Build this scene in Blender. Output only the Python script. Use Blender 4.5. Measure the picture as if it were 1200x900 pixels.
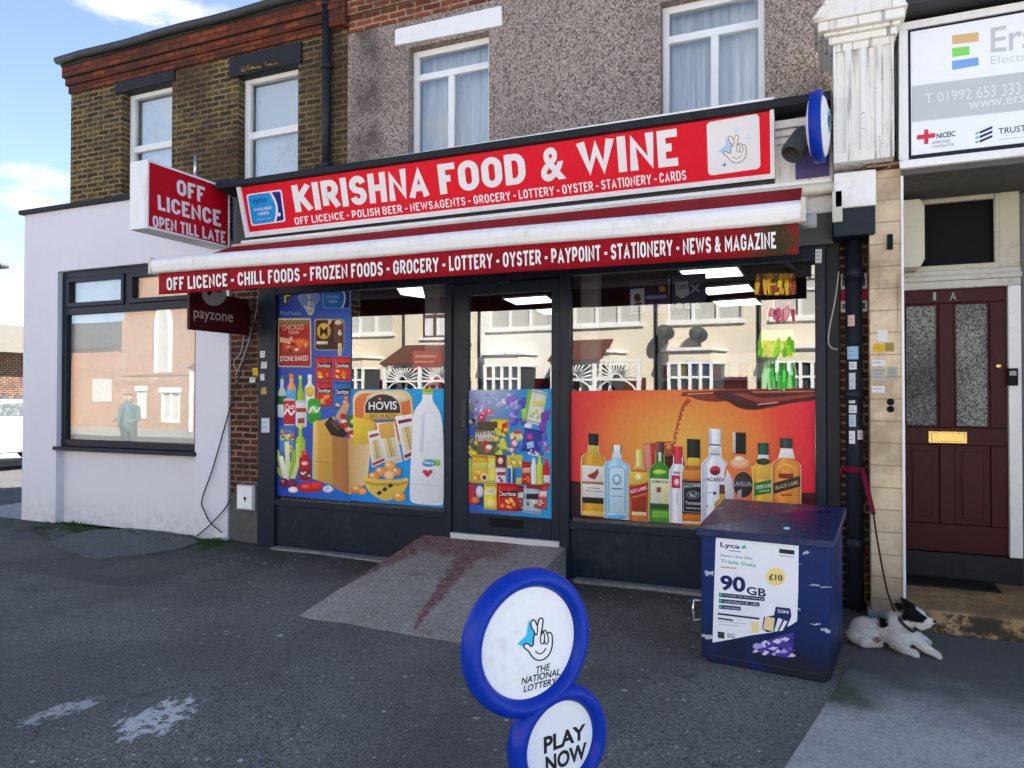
import bpy, bmesh, math, random
from mathutils import Vector, Matrix, noise
for o in list(bpy.data.objects): bpy.data.objects.remove(o)
sc = bpy.context.scene
COL = sc.collection
R = math.radians
rnd = random.Random(7)

# ------------------------------------------------------------------ camera
EYE = Vector((0.0, -6.0, 1.59)); FOC = 850.0
yaw, pitch, roll = R(23.26), R(0.815), R(0.06)
cy, sy, cp, sp, cr, sr = math.cos(yaw), math.sin(yaw), math.cos(pitch), math.sin(pitch), math.cos(roll), math.sin(roll)
B0 = Matrix(((cy, sy, 0), (0, 0, -1), (-sy, cy, 0)))
MC = Matrix(((cr, -sr, 0), (sr, cr, 0), (0, 0, 1))) @ Matrix(((1, 0, 0), (0, cp, sp), (0, -sp, cp))) @ B0
cam_data = bpy.data.cameras.new('camera'); cam = bpy.data.objects.new('camera', cam_data); COL.objects.link(cam)
cam_data.sensor_fit = 'HORIZONTAL'; cam_data.sensor_width = 36.0; cam_data.lens = FOC / 1200 * 36
cam_data.clip_start = 0.05; cam_data.clip_end = 2000
cam.matrix_world = Matrix.Translation(EYE) @ Matrix((MC[0], -MC[1], -MC[2])).transposed().to_4x4()
sc.camera = cam

# ------------------------------------------------------------------ light
SUN_EL, SUN_AZ = R(36), R(38)        # azimuth measured from +Y (behind the shop) towards +X
sun_dir = Vector((math.sin(SUN_AZ) * math.cos(SUN_EL), math.cos(SUN_AZ) * math.cos(SUN_EL), math.sin(SUN_EL)))
world = bpy.data.worlds.new('World'); sc.world = world; world.use_nodes = True
wn = world.node_tree; wn.nodes.clear()
def wnode(t, **k):
    n = wn.nodes.new(t)
    for a, v in k.items(): setattr(n, a, v)
    return n
sky = wnode('ShaderNodeTexSky', sky_type='NISHITA', sun_disc=False)
sky.sun_elevation = SUN_EL; sky.sun_rotation = SUN_AZ; sky.air_density = 0.8; sky.dust_density = 0.0; sky.ozone_density = 2.0; sky.altitude = 1500
SKY_STRENGTH = 0.042
bgn = wnode('ShaderNodeBackground'); bgn.inputs[1].default_value = SKY_STRENGTH
wo = wnode('ShaderNodeOutputWorld')
tcw = wnode('ShaderNodeTexCoord')
def wl(a, b): wn.links.new(a, b)
def wmath(op, a, b=None, clamp=False):
    m = wnode('ShaderNodeMath', operation=op, use_clamp=clamp)
    for i, v in enumerate((a, b)):
        if v is None: continue
        if isinstance(v, (int, float)): m.inputs[i].default_value = v
        else: wl(v, m.inputs[i])
    return m.outputs[0]
# soft cumulus: fractal noise, everywhere a little, denser low in the sky
mp = wnode('ShaderNodeMapping'); mp.inputs['Scale'].default_value = (1, 1, 2.6); mp.inputs['Location'].default_value = (3.1, 0.4, 0.2)
wl(tcw.outputs['Generated'], mp.inputs[0])
nz = wnode('ShaderNodeTexNoise'); nz.inputs['Scale'].default_value = 5.5; nz.inputs['Detail'].default_value = 7; nz.inputs['Roughness'].default_value = 0.58
wl(mp.outputs[0], nz.inputs['Vector'])
def spot(d, near, far):                # a patch of the sky where cloud gathers
    v = wnode('ShaderNodeVectorMath', operation='DISTANCE'); v.inputs[1].default_value = d
    wl(tcw.outputs['Generated'], v.inputs[0])
    m = wnode('ShaderNodeMapRange', clamp=True); m.inputs[1].default_value = near; m.inputs[2].default_value = far; m.inputs[3].default_value = 1; m.inputs[4].default_value = 0
    wl(v.outputs['Value'], m.inputs[0]); return m.outputs[0]
def pxdir(x, y):
    return (MC.transposed() @ Vector(((x - 600) / FOC, (y - 450) / FOC, 1))).normalized()
c1 = spot(pxdir(32, 208), 0.005, 0.075); c2 = spot(pxdir(330, -40), 0.02, 0.30)
base = wmath('ADD', nz.outputs[0], wmath('MULTIPLY', c1, 0.20))
base = wmath('ADD', base, wmath('MULTIPLY', c2, 0.10))
cr_ = wnode('ShaderNodeMapRange', clamp=True, interpolation_type='SMOOTHSTEP'); cr_.inputs[1].default_value = 0.60; cr_.inputs[2].default_value = 0.76
wl(base, cr_.inputs[0])
mixw = wnode('ShaderNodeMix', data_type='RGBA'); wl(cr_.outputs[0], mixw.inputs[0]); wl(sky.outputs[0], mixw.inputs[6]); mixw.inputs[7].default_value = (2.9, 2.95, 3.05, 1)
hs = wnode('ShaderNodeHueSaturation'); hs.inputs['Saturation'].default_value = 0.88
wl(mixw.outputs[2], hs.inputs['Color']); wl(hs.outputs[0], bgn.inputs[0]); wl(bgn.outputs[0], wo.inputs[0])
sl = bpy.data.lights.new('sun', 'SUN'); sl.energy = 3.5; sl.angle = R(0.53); sl.color = (1.0, 0.94, 0.84)
so = bpy.data.objects.new('sun', sl); COL.objects.link(so)
so.rotation_euler = (-sun_dir).to_track_quat('-Z', 'Y').to_euler()
sc.view_settings.view_transform = 'Standard'; sc.view_settings.look = 'None'; sc.view_settings.gamma = 1.0
sc.view_settings.exposure = 3.2
sc.render.engine = 'CYCLES'
sc.cycles.use_denoising = True; sc.cycles.max_bounces = 8; sc.cycles.transparent_max_bounces = 12
sc.cycles.sample_clamp_indirect = 6.0

# ------------------------------------------------------------------ picture -> place
def ray(x, y): return MC.transposed() @ Vector(((x - 600) / FOC, (y - 450) / FOC, 1.0))
def at(x, y, Y):
    r = ray(x, y); return EYE + r * ((Y - EYE.y) / r.y)
def atX(x, y, X):
    r = ray(x, y); return EYE + r * ((X - EYE.x) / r.x)
def atZ(x, y, Z=0.0):
    r = ray(x, y); return EYE + r * ((Z - EYE.z) / r.z)
def xat(x, Y, y=460): return at(x, y, Y).x
def zat(x, y, Y): return at(x, y, Y).z

# ------------------------------------------------------------------ colours and materials
def lin(c): return c / 12.92 if c <= 0.04045 else ((c + 0.055) / 1.055) ** 2.4
def hx(s, k=1.0):
    s = s.lstrip('#'); return tuple(min(0.93, lin(int(s[i:i + 2], 16) / 255) * k) for i in (0, 2, 4)) + (1.0,)
def rgb(r, g, b, k=1.0): return tuple(min(0.93, lin(v / 255) * k) for v in (r, g, b)) + (1.0,)

class NT:
    def __init__(s, name):
        s.m = bpy.data.materials.new(name); s.m.use_nodes = True; s.t = s.m.node_tree; s.t.nodes.clear()
        s.out = s.n('ShaderNodeOutputMaterial'); s.tc = s.n('ShaderNodeTexCoord')
    def n(s, t, **k):
        n = s.t.nodes.new(t)
        for a, v in k.items(): setattr(n, a, v)
        return n
    def l(s, a, b): s.t.links.new(a, b)
    def set(s, sock, v):
        if hasattr(v, 'is_linked') or isinstance(v, bpy.types.NodeSocket): s.l(v, sock)
        else: sock.default_value = v
    def math(s, op, a, b=0.0, clamp=False):
        m = s.n('ShaderNodeMath', operation=op, use_clamp=clamp); s.set(m.inputs[0], a); s.set(m.inputs[1], b); return m.outputs[0]
    def mix(s, f, a, b, mode='MIX'):
        m = s.n('ShaderNodeMix', data_type='RGBA', blend_type=mode); s.set(m.inputs[0], f); s.set(m.inputs[6], a); s.set(m.inputs[7], b); return m.outputs[2]
    def noise(s, scale, detail=4, rough=.55, vec=None, dist=0.0):
        n = s.n('ShaderNodeTexNoise'); n.inputs['Scale'].default_value = scale; n.inputs['Detail'].default_value = detail
        n.inputs['Roughness'].default_value = rough; n.inputs['Distortion'].default_value = dist
        s.l(vec if vec is not None else s.tc.outputs['Object'], n.inputs['Vector']); return n.outputs[0]
    def rng(s, v, a, b, c=0.0, d=1.0, smooth=False):
        m = s.n('ShaderNodeMapRange', clamp=True)
        if smooth: m.interpolation_type = 'SMOOTHSTEP'
        s.set(m.inputs[0], v)
        for i, q in enumerate((a, b, c, d)): m.inputs[i + 1].default_value = q
        return m.outputs[0]
    def mapping(s, scale=(1, 1, 1), loc=(0, 0, 0), rot=(0, 0, 0), vec=None):
        m = s.n('ShaderNodeMapping'); m.inputs['Scale'].default_value = scale; m.inputs['Location'].default_value = loc; m.inputs['Rotation'].default_value = rot
        s.l(vec if vec is not None else s.tc.outputs['Object'], m.inputs[0]); return m.outputs[0]
    def bsdf(s, col, rough=.5, metal=0.0, bump=None, bdist=.002, bstr=1.0, spec=.5, **k):
        p = s.n('ShaderNodeBsdfPrincipled'); s.set(p.inputs['Base Color'], col); s.set(p.inputs['Roughness'], rough); s.set(p.inputs['Metallic'], metal)
        s.set(p.inputs['Specular IOR Level'], spec)
        for a, v in k.items(): s.set(p.inputs[a], v)
        if bump is not None:
            b = s.n('ShaderNodeBump'); b.inputs['Strength'].default_value = bstr; b.inputs['Distance'].default_value = bdist
            s.l(bump, b.inputs['Height']); s.l(b.outputs[0], p.inputs['Normal'])
        s.l(p.outputs[0], s.out.inputs[0]); return p

def paint(name, col, rough=.45, metal=0.0, var=.18, vs=2.5, dirt=(0.05, 0.045, 0.04, 1), dirtamt=.25, bump=.4, bs=90, spec=.18):
    """an ordinary painted or plastic surface: slight colour drift, grime, uneven gloss, fine relief"""
    t = NT(name)
    a = t.noise(vs, 5, .6); b = t.noise(vs * 9, 4, .65)
    c = t.mix(t.rng(a, .3, .7, 0, var), col, tuple(v * .72 for v in col[:3]) + (1,))
    d = t.rng(t.math('ADD', t.math('MULTIPLY', a, .5), t.math('MULTIPLY', b, .5)), .5, .72, 0, dirtamt, True)
    c = t.mix(d, c, dirt)
    r = t.rng(b, .3, .75, max(.02, rough - .09), min(1, rough + .14))
    t.bsdf(c, r, metal, t.noise(bs, 3, .6), .0012, bump, spec)
    return t.m

def brick(name, c1, c2, mortar, bw=.225, bh=.075, ms=.011, grime=.5, drift=None):
    t = NT(name)
    sep = t.n('ShaderNodeSeparateXYZ'); t.l(t.tc.outputs['Object'], sep.inputs[0])
    comb = t.n('ShaderNodeCombineXYZ')
    t.l(t.math('ADD', sep.outputs[0], sep.outputs[1]), comb.inputs[0]); t.l(sep.outputs[2], comb.inputs[1])
    wob = t.n('ShaderNodeVectorMath', operation='ADD'); t.l(comb.outputs[0], wob.inputs[0])
    nv = t.n('ShaderNodeTexNoise'); nv.inputs['Scale'].default_value = 9; t.l(comb.outputs[0], nv.inputs['Vector'])
    sc_ = t.n('ShaderNodeVectorMath', operation='SCALE'); nv.inputs['Detail'].default_value = 4; t.l(nv.outputs['Color'], sc_.inputs[0]); sc_.inputs['Scale'].default_value = .022; t.l(sc_.outputs[0], wob.inputs[1])
    b = t.n('ShaderNodeTexBrick'); t.l(wob.outputs[0], b.inputs['Vector'])
    b.offset = .5; b.inputs['Scale'].default_value = 1; b.inputs['Brick Width'].default_value = bw; b.inputs['Row Height'].default_value = bh
    b.inputs['Mortar Size'].default_value = ms; b.inputs['Mortar Smooth'].default_value = .25; b.inputs['Bias'].default_value = -.1
    b.inputs['Color1'].default_value = c1; b.inputs['Color2'].default_value = c2; b.inputs['Mortar'].default_value = mortar
    # another brick texture with the same bond gives random per-brick darkness
    b2 = t.n('ShaderNodeTexBrick'); t.l(wob.outputs[0], b2.inputs['Vector']); b2.offset = .5; b2.inputs['Scale'].default_value = 1
    b2.inputs['Brick Width'].default_value = bw; b2.inputs['Row Height'].default_value = bh; b2.inputs['Mortar Size'].default_value = 0
    b2.inputs['Color1'].default_value = (0, 0, 0, 1); b2.inputs['Color2'].default_value = (1, 1, 1, 1); b2.inputs['Bias'].default_value = 0
    c = t.mix(t.math('MULTIPLY', t.math('SUBTRACT', 1.0, b.outputs['Fac']), t.rng(b2.outputs[0], .35, .95, 0, .62)), b.outputs[0], tuple(v * .34 for v in c1[:3]) + (1,))
    n1 = t.noise(1.3, 6, .65); n2 = t.noise(24, 5, .7)
    c = t.mix(t.rng(n1, .42, .68, 0, grime, True), c, (.025, .023, .02, 1))
    if drift: c = t.mix(t.rng(t.noise(.8, 3, .5, t.mapping(loc=(4, 2, 1))), .4, .65, 0, .7, True), c, drift)
    c = t.mix(t.rng(t.noise(6.5, 5, .7), .45, .65, 0, .55, True), c, (.035, .030, .022, 1))
    c = t.mix(t.rng(n2, .3, .8, 0, .55), c, tuple(v * .4 for v in c2[:3]) + (1,))
    h = t.math('ADD', t.math('MULTIPLY', b.outputs['Fac'], -1.0), t.math('MULTIPLY', n2, .7))
    t.bsdf(c, .9, 0, h, .012, .9, .25)
    return t.m

# ------------------------------------------------------------------ mesh building
class MB:
    """collects shapes in world coordinates; build() links them as one mesh object"""
    def __init__(s): s.v = []; s.f = []; s.mi = []; s.sm = []; s.c = []
    def _add(s, vs, fs, m=0, smooth=False, col=None):
        b = len(s.v); s.v += [Vector(v) for v in vs]
        for f in fs: s.f.append([b + i for i in f]); s.mi.append(m); s.sm.append(smooth); s.c.append(col)
        return s
    def box(s, x0, x1, y0, y1, z0, z1, m=0):
        if x0 > x1: x0, x1 = x1, x0
        if y0 > y1: y0, y1 = y1, y0
        if z0 > z1: z0, z1 = z1, z0
        vs = [(x0, y0, z0), (x1, y0, z0), (x1, y1, z0), (x0, y1, z0), (x0, y0, z1), (x1, y0, z1), (x1, y1, z1), (x0, y1, z1)]
        return s._add(vs, [(0, 3, 2, 1), (4, 5, 6, 7), (0, 1, 5, 4), (1, 2, 6, 5), (2, 3, 7, 6), (3, 0, 4, 7)], m)
    def hexa(s, q0, q1, m=0):           # two quads with the same winding
        vs = list(q0) + list(q1)
        return s._add(vs, [(3, 2, 1, 0), (4, 5, 6, 7), (0, 1, 5, 4), (1, 2, 6, 5), (2, 3, 7, 6), (3, 0, 4, 7)], m)
    def poly(s, pts, m=0, col=None): return s._add(pts, [tuple(range(len(pts)))], m, col=col)
    def prism(s, pts, d, m=0):          # polygon pushed along d
        n = len(pts); d = Vector(d); a = [Vector(p) for p in pts]; vs = a + [p + d for p in a]
        fs = [tuple(range(n))[::-1], tuple(range(n, 2 * n))] + [(i, (i + 1) % n, n + (i + 1) % n, n + i) for i in range(n)]
        return s._add(vs, fs, m)
    def tube(s, pts, r, n=8, m=0, caps=True):
        pts = [Vector(p) for p in pts]; rs = r if isinstance(r, (list, tuple)) else [r] * len(pts)
        vs = []; fs = []; up = None
        for i, p in enumerate(pts):
            d = (pts[min(i + 1, len(pts) - 1)] - pts[max(i - 1, 0)]).normalized()
            if up is None: up = Vector((0, 0, 1)) if abs(d.z) < .9 else Vector((0, 1, 0))
            a = d.cross(up).normalized(); b = a.cross(d).normalized(); up = b
            for k in range(n):
                t = 2 * math.pi * k / n; vs.append(p + (a * math.cos(t) + b * math.sin(t)) * rs[i])
        for i in range(len(pts) - 1):
            for k in range(n):
                k2 = (k + 1) % n; fs.append((i * n + k, i * n + k2, (i + 1) * n + k2, (i + 1) * n + k))
        s._add(vs, fs, m, True)
        if caps:
            L = (len(pts) - 1) * n
            s._add(vs[:n], [tuple(range(n))[::-1]], m); s._add(vs[L:L + n], [tuple(range(n))], m)
        return s
    def lathe(s, prof, c, ax, n=32, m=0, smooth=True, closed=False):   # prof: (radius, along axis)
        ax = Vector(ax).normalized(); u = ax.orthogonal().normalized(); w = ax.cross(u); c = Vector(c)
        vs = []; fs = []
        for (r, h) in prof:
            for k in range(n):
                t = 2 * math.pi * k / n; vs.append(c + ax * h + (u * math.cos(t) + w * math.sin(t)) * r)
        P = len(prof)
        for i in range(P if closed else P - 1):
            j = (i + 1) % P
            for k in range(n):
                k2 = (k + 1) % n; fs.append((i * n + k, i * n + k2, j * n + k2, j * n + k))
        return s._add(vs, fs, m, smooth)
    def ball(s, c, rx, ry=None, rz=None, n=12, m=0):
        ry = ry or rx; rz = rz or rx; c = Vector(c); vs = []; fs = []
        for i in range(n // 2 + 1):
            a = math.pi * i / (n // 2)
            for k in range(n):
                t = 2 * math.pi * k / n; vs.append(c + Vector((rx * math.sin(a) * math.cos(t), ry * math.sin(a) * math.sin(t), rz * math.cos(a))))
        for i in range(n // 2):
            for k in range(n):
                k2 = (k + 1) % n; fs.append((i * n + k, i * n + k2, (i + 1) * n + k2, (i + 1) * n + k))
        return s._add(vs, fs, m, True)
    def build(s, name, mats, parent=None, bevel=0.0, seg=2, loc=None):
        o0 = Vector((0, 0, 0))
        if parent is not None: o0 = parent['_w'] if '_w' in parent else Vector((0, 0, 0)); o0 = Vector(o0)
        elif loc is not None: o0 = Vector(loc)
        me = bpy.data.meshes.new(name)
        me.from_pydata([v - o0 for v in s.v], [], s.f)
        if not isinstance(mats, (list, tuple)): mats = [mats]
        for m in mats: me.materials.append(m)
        for p, mi, sm in zip(me.polygons, s.mi, s.sm): p.material_index = mi; p.use_smooth = sm
        if any(c is not None for c in s.c):
            ca = me.color_attributes.new('Col', 'FLOAT_COLOR', 'CORNER')
            for p, c in zip(me.polygons, s.c):
                c = c or (.8, .8, .8, 1)
                for j, li in enumerate(p.loop_indices): ca.data[li].color = c[j] if isinstance(c[0], (list, tuple)) else c
        bm = bmesh.new(); bm.from_mesh(me); 
        if not any(c is not None for c in s.c):
            bmesh.ops.remove_doubles(bm, verts=bm.verts, dist=1e-5); bmesh.ops.recalc_face_normals(bm, faces=bm.faces)
        bm.to_mesh(me); bm.free()
        o = bpy.data.objects.new(name, me); COL.objects.link(o)
        o['_w'] = list(o0)
        if parent is not None: o.parent = parent
        else: o.location = o0
        if bevel:
            b = o.modifiers.new('bevel', 'BEVEL'); b.width = bevel; b.segments = seg; b.limit_method = 'ANGLE'; b.angle_limit = R(35); b.harden_normals = False
        return o

def thing(name, label, cat, loc=(0, 0, 0), group=None):
    o = bpy.data.objects.new(name, None); COL.objects.link(o); o.location = loc; o.empty_display_size = .1
    o['_w'] = list(loc); return tag(o, label, cat, group)
def tag(o, label, cat, group=None):
    o['label'] = label; o['category'] = cat
    if group: o['group'] = group
    return o
def struct(o, label=None, kind='structure'):
    o['kind'] = kind
    if label: o['label'] = label
    return o
def copy_tree(o, parent=None):
    c = o.copy(); COL.objects.link(c)
    if parent is not None: c.parent = parent
    for ch in o.children: copy_tree(ch, c)
    return c

# ------------------------------------------------------------------ lettering
_tc = {}
def glyphs(txt, bold=0.0, shear=0.0, spacing=1.0):
    """text as triangles in a box 0..1 x 0..1"""
    k = (txt, bold, shear, spacing)
    if k in _tc: return _tc[k]
    cu = bpy.data.curves.new('letters', 'FONT'); cu.body = txt; cu.offset = bold; cu.shear = shear; cu.space_character = spacing; cu.resolution_u = 4; cu.fill_mode = 'BOTH'
    ob = bpy.data.objects.new('letters', cu); COL.objects.link(ob)
    dg = bpy.context.evaluated_depsgraph_get(); me = bpy.data.meshes.new_from_object(ob.evaluated_get(dg))
    vs = [(v.co.x, v.co.y) for v in me.vertices]; fs = [tuple(p.vertices) for p in me.polygons]
    bpy.data.objects.remove(ob); bpy.data.curves.remove(cu); bpy.data.meshes.remove(me)
    x0 = min(v[0] for v in vs); x1 = max(v[0] for v in vs); y0 = min(v[1] for v in vs); y1 = max(v[1] for v in vs)
    r = ([((a - x0) / (x1 - x0), (b - y0) / (y1 - y0)) for a, b in vs], fs)
    _tc[k] = r; return r

class Art:
    """flat print on a real plane. Shapes are given by picture position and land on the plane; later shapes lie a hair in front of earlier ones they overlap"""
    def __init__(s, P, N, step=.0003, base=.0, photo=False): s.photo = photo; s.P = Vector(P); s.N = Vector(N).normalized(); s.step = step; s.base = base; s.mb = MB(); s.boxes = []
    def p3(s, x, y, h=0.0):
        r = ray(x, y); P = s.P + s.N * h; t = (P - EYE).dot(s.N) / r.dot(s.N); return EYE + r * t
    def layer(s, pts):
        xs = [p[0] for p in pts]; ys = [p[1] for p in pts]; b = (min(xs), max(xs), min(ys), max(ys)); L = 0
        for (c, l) in s.boxes:
            if b[0] < c[1] and b[1] > c[0] and b[2] < c[3] and b[3] > c[2]: L = max(L, l + 1)
        s.boxes.append((b, L)); return s.base + L * s.step
    def poly(s, pts, col):
        h = s.layer(pts)
        if s.photo:                       # a printed photograph: every item carries its own tonal drift
            xs = [p[0] for p in pts]; ys = [p[1] for p in pts]; w, q = max(xs) - min(xs), max(ys) - min(ys)
            if w * q > 14:
                cols = []
                for x, y in pts:
                    u, v = (x - min(xs)) / max(w, 1e-3), (y - min(ys)) / max(q, 1e-3); k = 1.10 - .16 * u - .24 * v + .10 * noise.noise(Vector((x * .21, y * .21, sum(col[:3]) * 9)))
                    cols.append(tuple(min(.90, c * k) for c in col[:3]) + (1,))
                col = cols
        s.mb.poly([s.p3(x, y, h) for x, y in pts], col=col); return s
    def grid(s, quad, nx, ny, fn):       # quad TL TR BR BL
        h = s.layer(quad); tl, tr, br, bl = quad
        def q(u, v): return tuple((tl[i] * (1 - u) + tr[i] * u) * (1 - v) + (bl[i] * (1 - u) + br[i] * u) * v for i in (0, 1))
        for i in range(nx):
            for j in range(ny):
                c = [(i / nx, j / ny), (i / nx, (j + 1) / ny), ((i + 1) / nx, (j + 1) / ny), ((i + 1) / nx, j / ny)]
                s.mb.poly([s.p3(*q(u, v), h) for u, v in c], col=[fn(u, v) for u, v in c])
        return s
    def quadmap(s, quad, pts): 
        tl, tr, br, bl = quad
        return [tuple((tl[i] * (1 - u) + tr[i] * u) * (1 - v) + (bl[i] * (1 - u) + br[i] * u) * v for i in (0, 1)) for u, v in pts]
    def text(s, txt, quad, col, bold=.0, shear=0.0, spacing=1.0):
        vs, fs = glyphs(txt, bold, shear, spacing); h = s.layer(quad)
        px = s.quadmap(quad, [(u, 1 - v) for u, v in vs])
        s.mb._add([s.p3(x, y, h) for x, y in px], fs, col=col); return s
    def shape(s, quad, uv, col): return s.poly(s.quadmap(quad, uv), col)
    def rrect(s, quad, col, r=.12, asp=1.0, n=5):
        uv = []
        for cx, cy_, a0 in ((1 - r, r * asp, -90), (1 - r, 1 - r * asp, 0), (r, 1 - r * asp, 90), (r, r * asp, 180)):
            for k in range(n + 1):
                a = R(a0 + 90 * k / n); uv.append((cx + r * math.cos(a), cy_ + r * asp * math.sin(a)))
        return s.shape(quad, uv, col)
    def ell(s, cx, cy_, rx, ry, col, n=20, rot=0):
        c, q = math.cos(R(rot)), math.sin(R(rot)); pts = []
        for k in range(n):
            a = 2 * math.pi * k / n; x, y = rx * math.cos(a), ry * math.sin(a); pts.append((cx + x * c - y * q, cy_ + x * q + y * c))
        if s.photo and min(rx, ry) >= 1.6:
            h = s.layer(pts); dk = lambda kk: tuple(min(.90, v * kk + max(0, kk - 1) * .04) for v in col[:3]) + (1,); m_ = (cx - rx * .28, cy_ - ry * .34)
            ring = [(m_[0] + (p[0] - m_[0]) * .55, m_[1] + (p[1] - m_[1]) * .55) for p in pts]
            for k in range(n):
                j = (k + 1) % n; sh_ = lambda p: .62 + .30 * (1 - (p[1] - cy_ + ry) / (2 * ry))
                s.mb.poly([s.p3(*m_, h), s.p3(*ring[k], h), s.p3(*ring[j], h)], col=[dk(1.28), dk(1.06), dk(1.06)])
                s.mb.poly([s.p3(*ring[k], h), s.p3(*pts[k], h), s.p3(*pts[j], h), s.p3(*ring[j], h)], col=[dk(1.06), dk(sh_(pts[k])), dk(sh_(pts[j])), dk(1.06)])
            return s
        return s.poly(pts, col)
    def rect(s, x0, y0, x1, y1, col, sl=0.0, rot=0.0):   # sl: slope of the horizontal edges
        cx, cy_ = (x0 + x1) / 2, (y0 + y1) / 2; c, q = math.cos(R(rot)), math.sin(R(rot))
        pts = [(x0, y0), (x1, y0), (x1, y1), (x0, y1)]
        pts = [(cx + (x - cx) * c - (y - cy_) * q, cy_ + (x - cx) * q + (y - cy_) * c + (x - cx) * sl) for x, y in pts]
        return s.poly(pts, col)
    def stroke(s, pts, w, col):
        """a drawn line of even width as ONE polygon strip"""
        h = s.layer([(min(p[0] for p in pts) - w, min(p[1] for p in pts) - w), (max(p[0] for p in pts) + w, max(p[1] for p in pts) + w)])
        L = []; Rr = []
        for i, p in enumerate(pts):
            a = Vector(pts[max(i - 1, 0)]); b = Vector(pts[min(i + 1, len(pts) - 1)]); d = (b - a).normalized() if (b - a).length > 0 else Vector((1, 0)); n_ = Vector((-d.y, d.x)) * (w / 2)
            L.append((p[0] + n_.x, p[1] + n_.y)); Rr.append((p[0] - n_.x, p[1] - n_.y))
        for i in range(len(pts) - 1):
            s.mb.poly([s.p3(*q, h) for q in (L[i], L[i + 1], Rr[i + 1], Rr[i])], col=col)
        return s
    def build(s, name, mat_, parent=None, loc=None): return s.mb.build(name, mat_, parent, loc=loc)
def smooth_pts(pts, n=6):
    out = []
    P = [Vector(p) for p in pts]
    for i in range(len(P) - 1):
        p0 = P[max(i - 1, 0)]; p1 = P[i]; p2 = P[i + 1]; p3 = P[min(i + 2, len(P) - 1)]
        for k in range(n):
            t = k / n
            out.append(tuple(.5 * ((2 * p1) + (-p0 + p2) * t + (2 * p0 - 5 * p1 + 4 * p2 - p3) * t * t + (-p0 + 3 * p1 - 3 * p2 + p3) * t ** 3)))
    out.append(tuple(P[-1])); return out
# ------------------------------------------------------------------ heavy condensed capitals for the shop signs, drawn as even strokes
def _arc(cx, cy, rx, ry, a0, a1, n=7): return [(cx + rx * math.cos(R(a0 + (a1 - a0) * k / n)), cy + ry * math.sin(R(a0 + (a1 - a0) * k / n))) for k in range(n + 1)]
def _loop(r=.30): return _arc(.5, 1 - r, .5, r, 0, 180, 10) + _arc(.5, r, .5, r, 180, 360, 10)
BLOCK = {
 'A': (.60, [[(0, 0), (.5, 1), (1, 0)], [(.2, .27), (.8, .27)]]),
 'B': (.52, [[(0, 0), (0, 1), (.55, 1)] + _arc(.55, .77, .40, .23, 90, -90) + [(.2, .54)], [(.2, .54), (.6, .54)] + _arc(.58, .27, .42, .27, 90, -90) + [(0, 0)]]),
 'C': (.52, [_arc(.5, .70, .5, .30, 0, 180, 9) + _arc(.5, .30, .5, .30, 180, 360, 9)]),
 'D': (.54, [[(0, 0), (0, 1), (.45, 1)] + _arc(.5, .64, .5, .36, 90, 0) + _arc(.5, .36, .5, .36, 0, -90) + [(0, 0)]]),
 'E': (.44, [[(1, 1), (0, 1), (0, 0), (1, 0)], [(0, .52), (.86, .52)]]),
 'F': (.43, [[(1, 1), (0, 1), (0, 0)], [(0, .50), (.86, .50)]]),
 'G': (.54, [_arc(.5, .70, .5, .30, 0, 180, 9) + _arc(.5, .30, .5, .30, 180, 360, 9) + [(1, .46), (.58, .46)]]),
 'H': (.54, [[(0, 0), (0, 1)], [(1, 0), (1, 1)], [(0, .5), (1, .5)]]),
 'I': (.01, [[(.5, 0), (.5, 1)]]),
 'K': (.54, [[(0, 0), (0, 1)], [(.98, 1), (.12, .46)], [(.34, .60), (1, 0)]]),
 'L': (.42, [[(0, 1), (0, 0), (1, 0)]]),
 'M': (.72, [[(0, 0), (0, 1), (.5, .28), (1, 1), (1, 0)]]),
 'N': (.56, [[(0, 0), (0, 1), (1, 0), (1, 1)]]),
 'O': (.54, [_loop() + [(1, .70)]]), 
 'P': (.50, [[(0, 0), (0, 1), (.5, 1)] + _arc(.55, .71, .45, .29, 90, -90) + [(.1, .42)]]),
 'R': (.52, [[(0, 0), (0, 1), (.5, 1)] + _arc(.53, .73, .45, .27, 90, -90) + [(.1, .46)], [(.48, .46), (1, 0)]]),
 'S': (.50, [_arc(.5, .74, .5, .26, 10, 180, 8) + [(.04, .66), (.2, .55), (.8, .45), (.96, .34)] + _arc(.5, .26, .5, .26, 0, -170, 8)]),
 'T': (.48, [[(0, 1), (1, 1)], [(.5, 1), (.5, 0)]]),
 'W': (.86, [[(0, 1), (.25, 0), (.5, .9), (.75, 0), (1, 1)]]),
 'X': (.54, [[(0, 0), (1, 1)], [(0, 1), (1, 0)]]),
 'Y': (.56, [[(0, 1), (.5, .46), (1, 1)], [(.5, .46), (.5, 0)]]),
 'Z': (.48, [[(0, 1), (1, 1), (0, 0), (1, 0)]]),
 '&': (.60, [[(1, 0), (.30, .60)] + _arc(.45, .80, .26, .20, 195, 0, 8) + [(.66, .70), (.14, .38)] + _arc(.40, .24, .40, .24, 150, 300, 8) + [(.80, .22), (.96, .46)]]),
 '-': (.24, [[(0, .42), (1, .42)]]),
}
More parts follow.
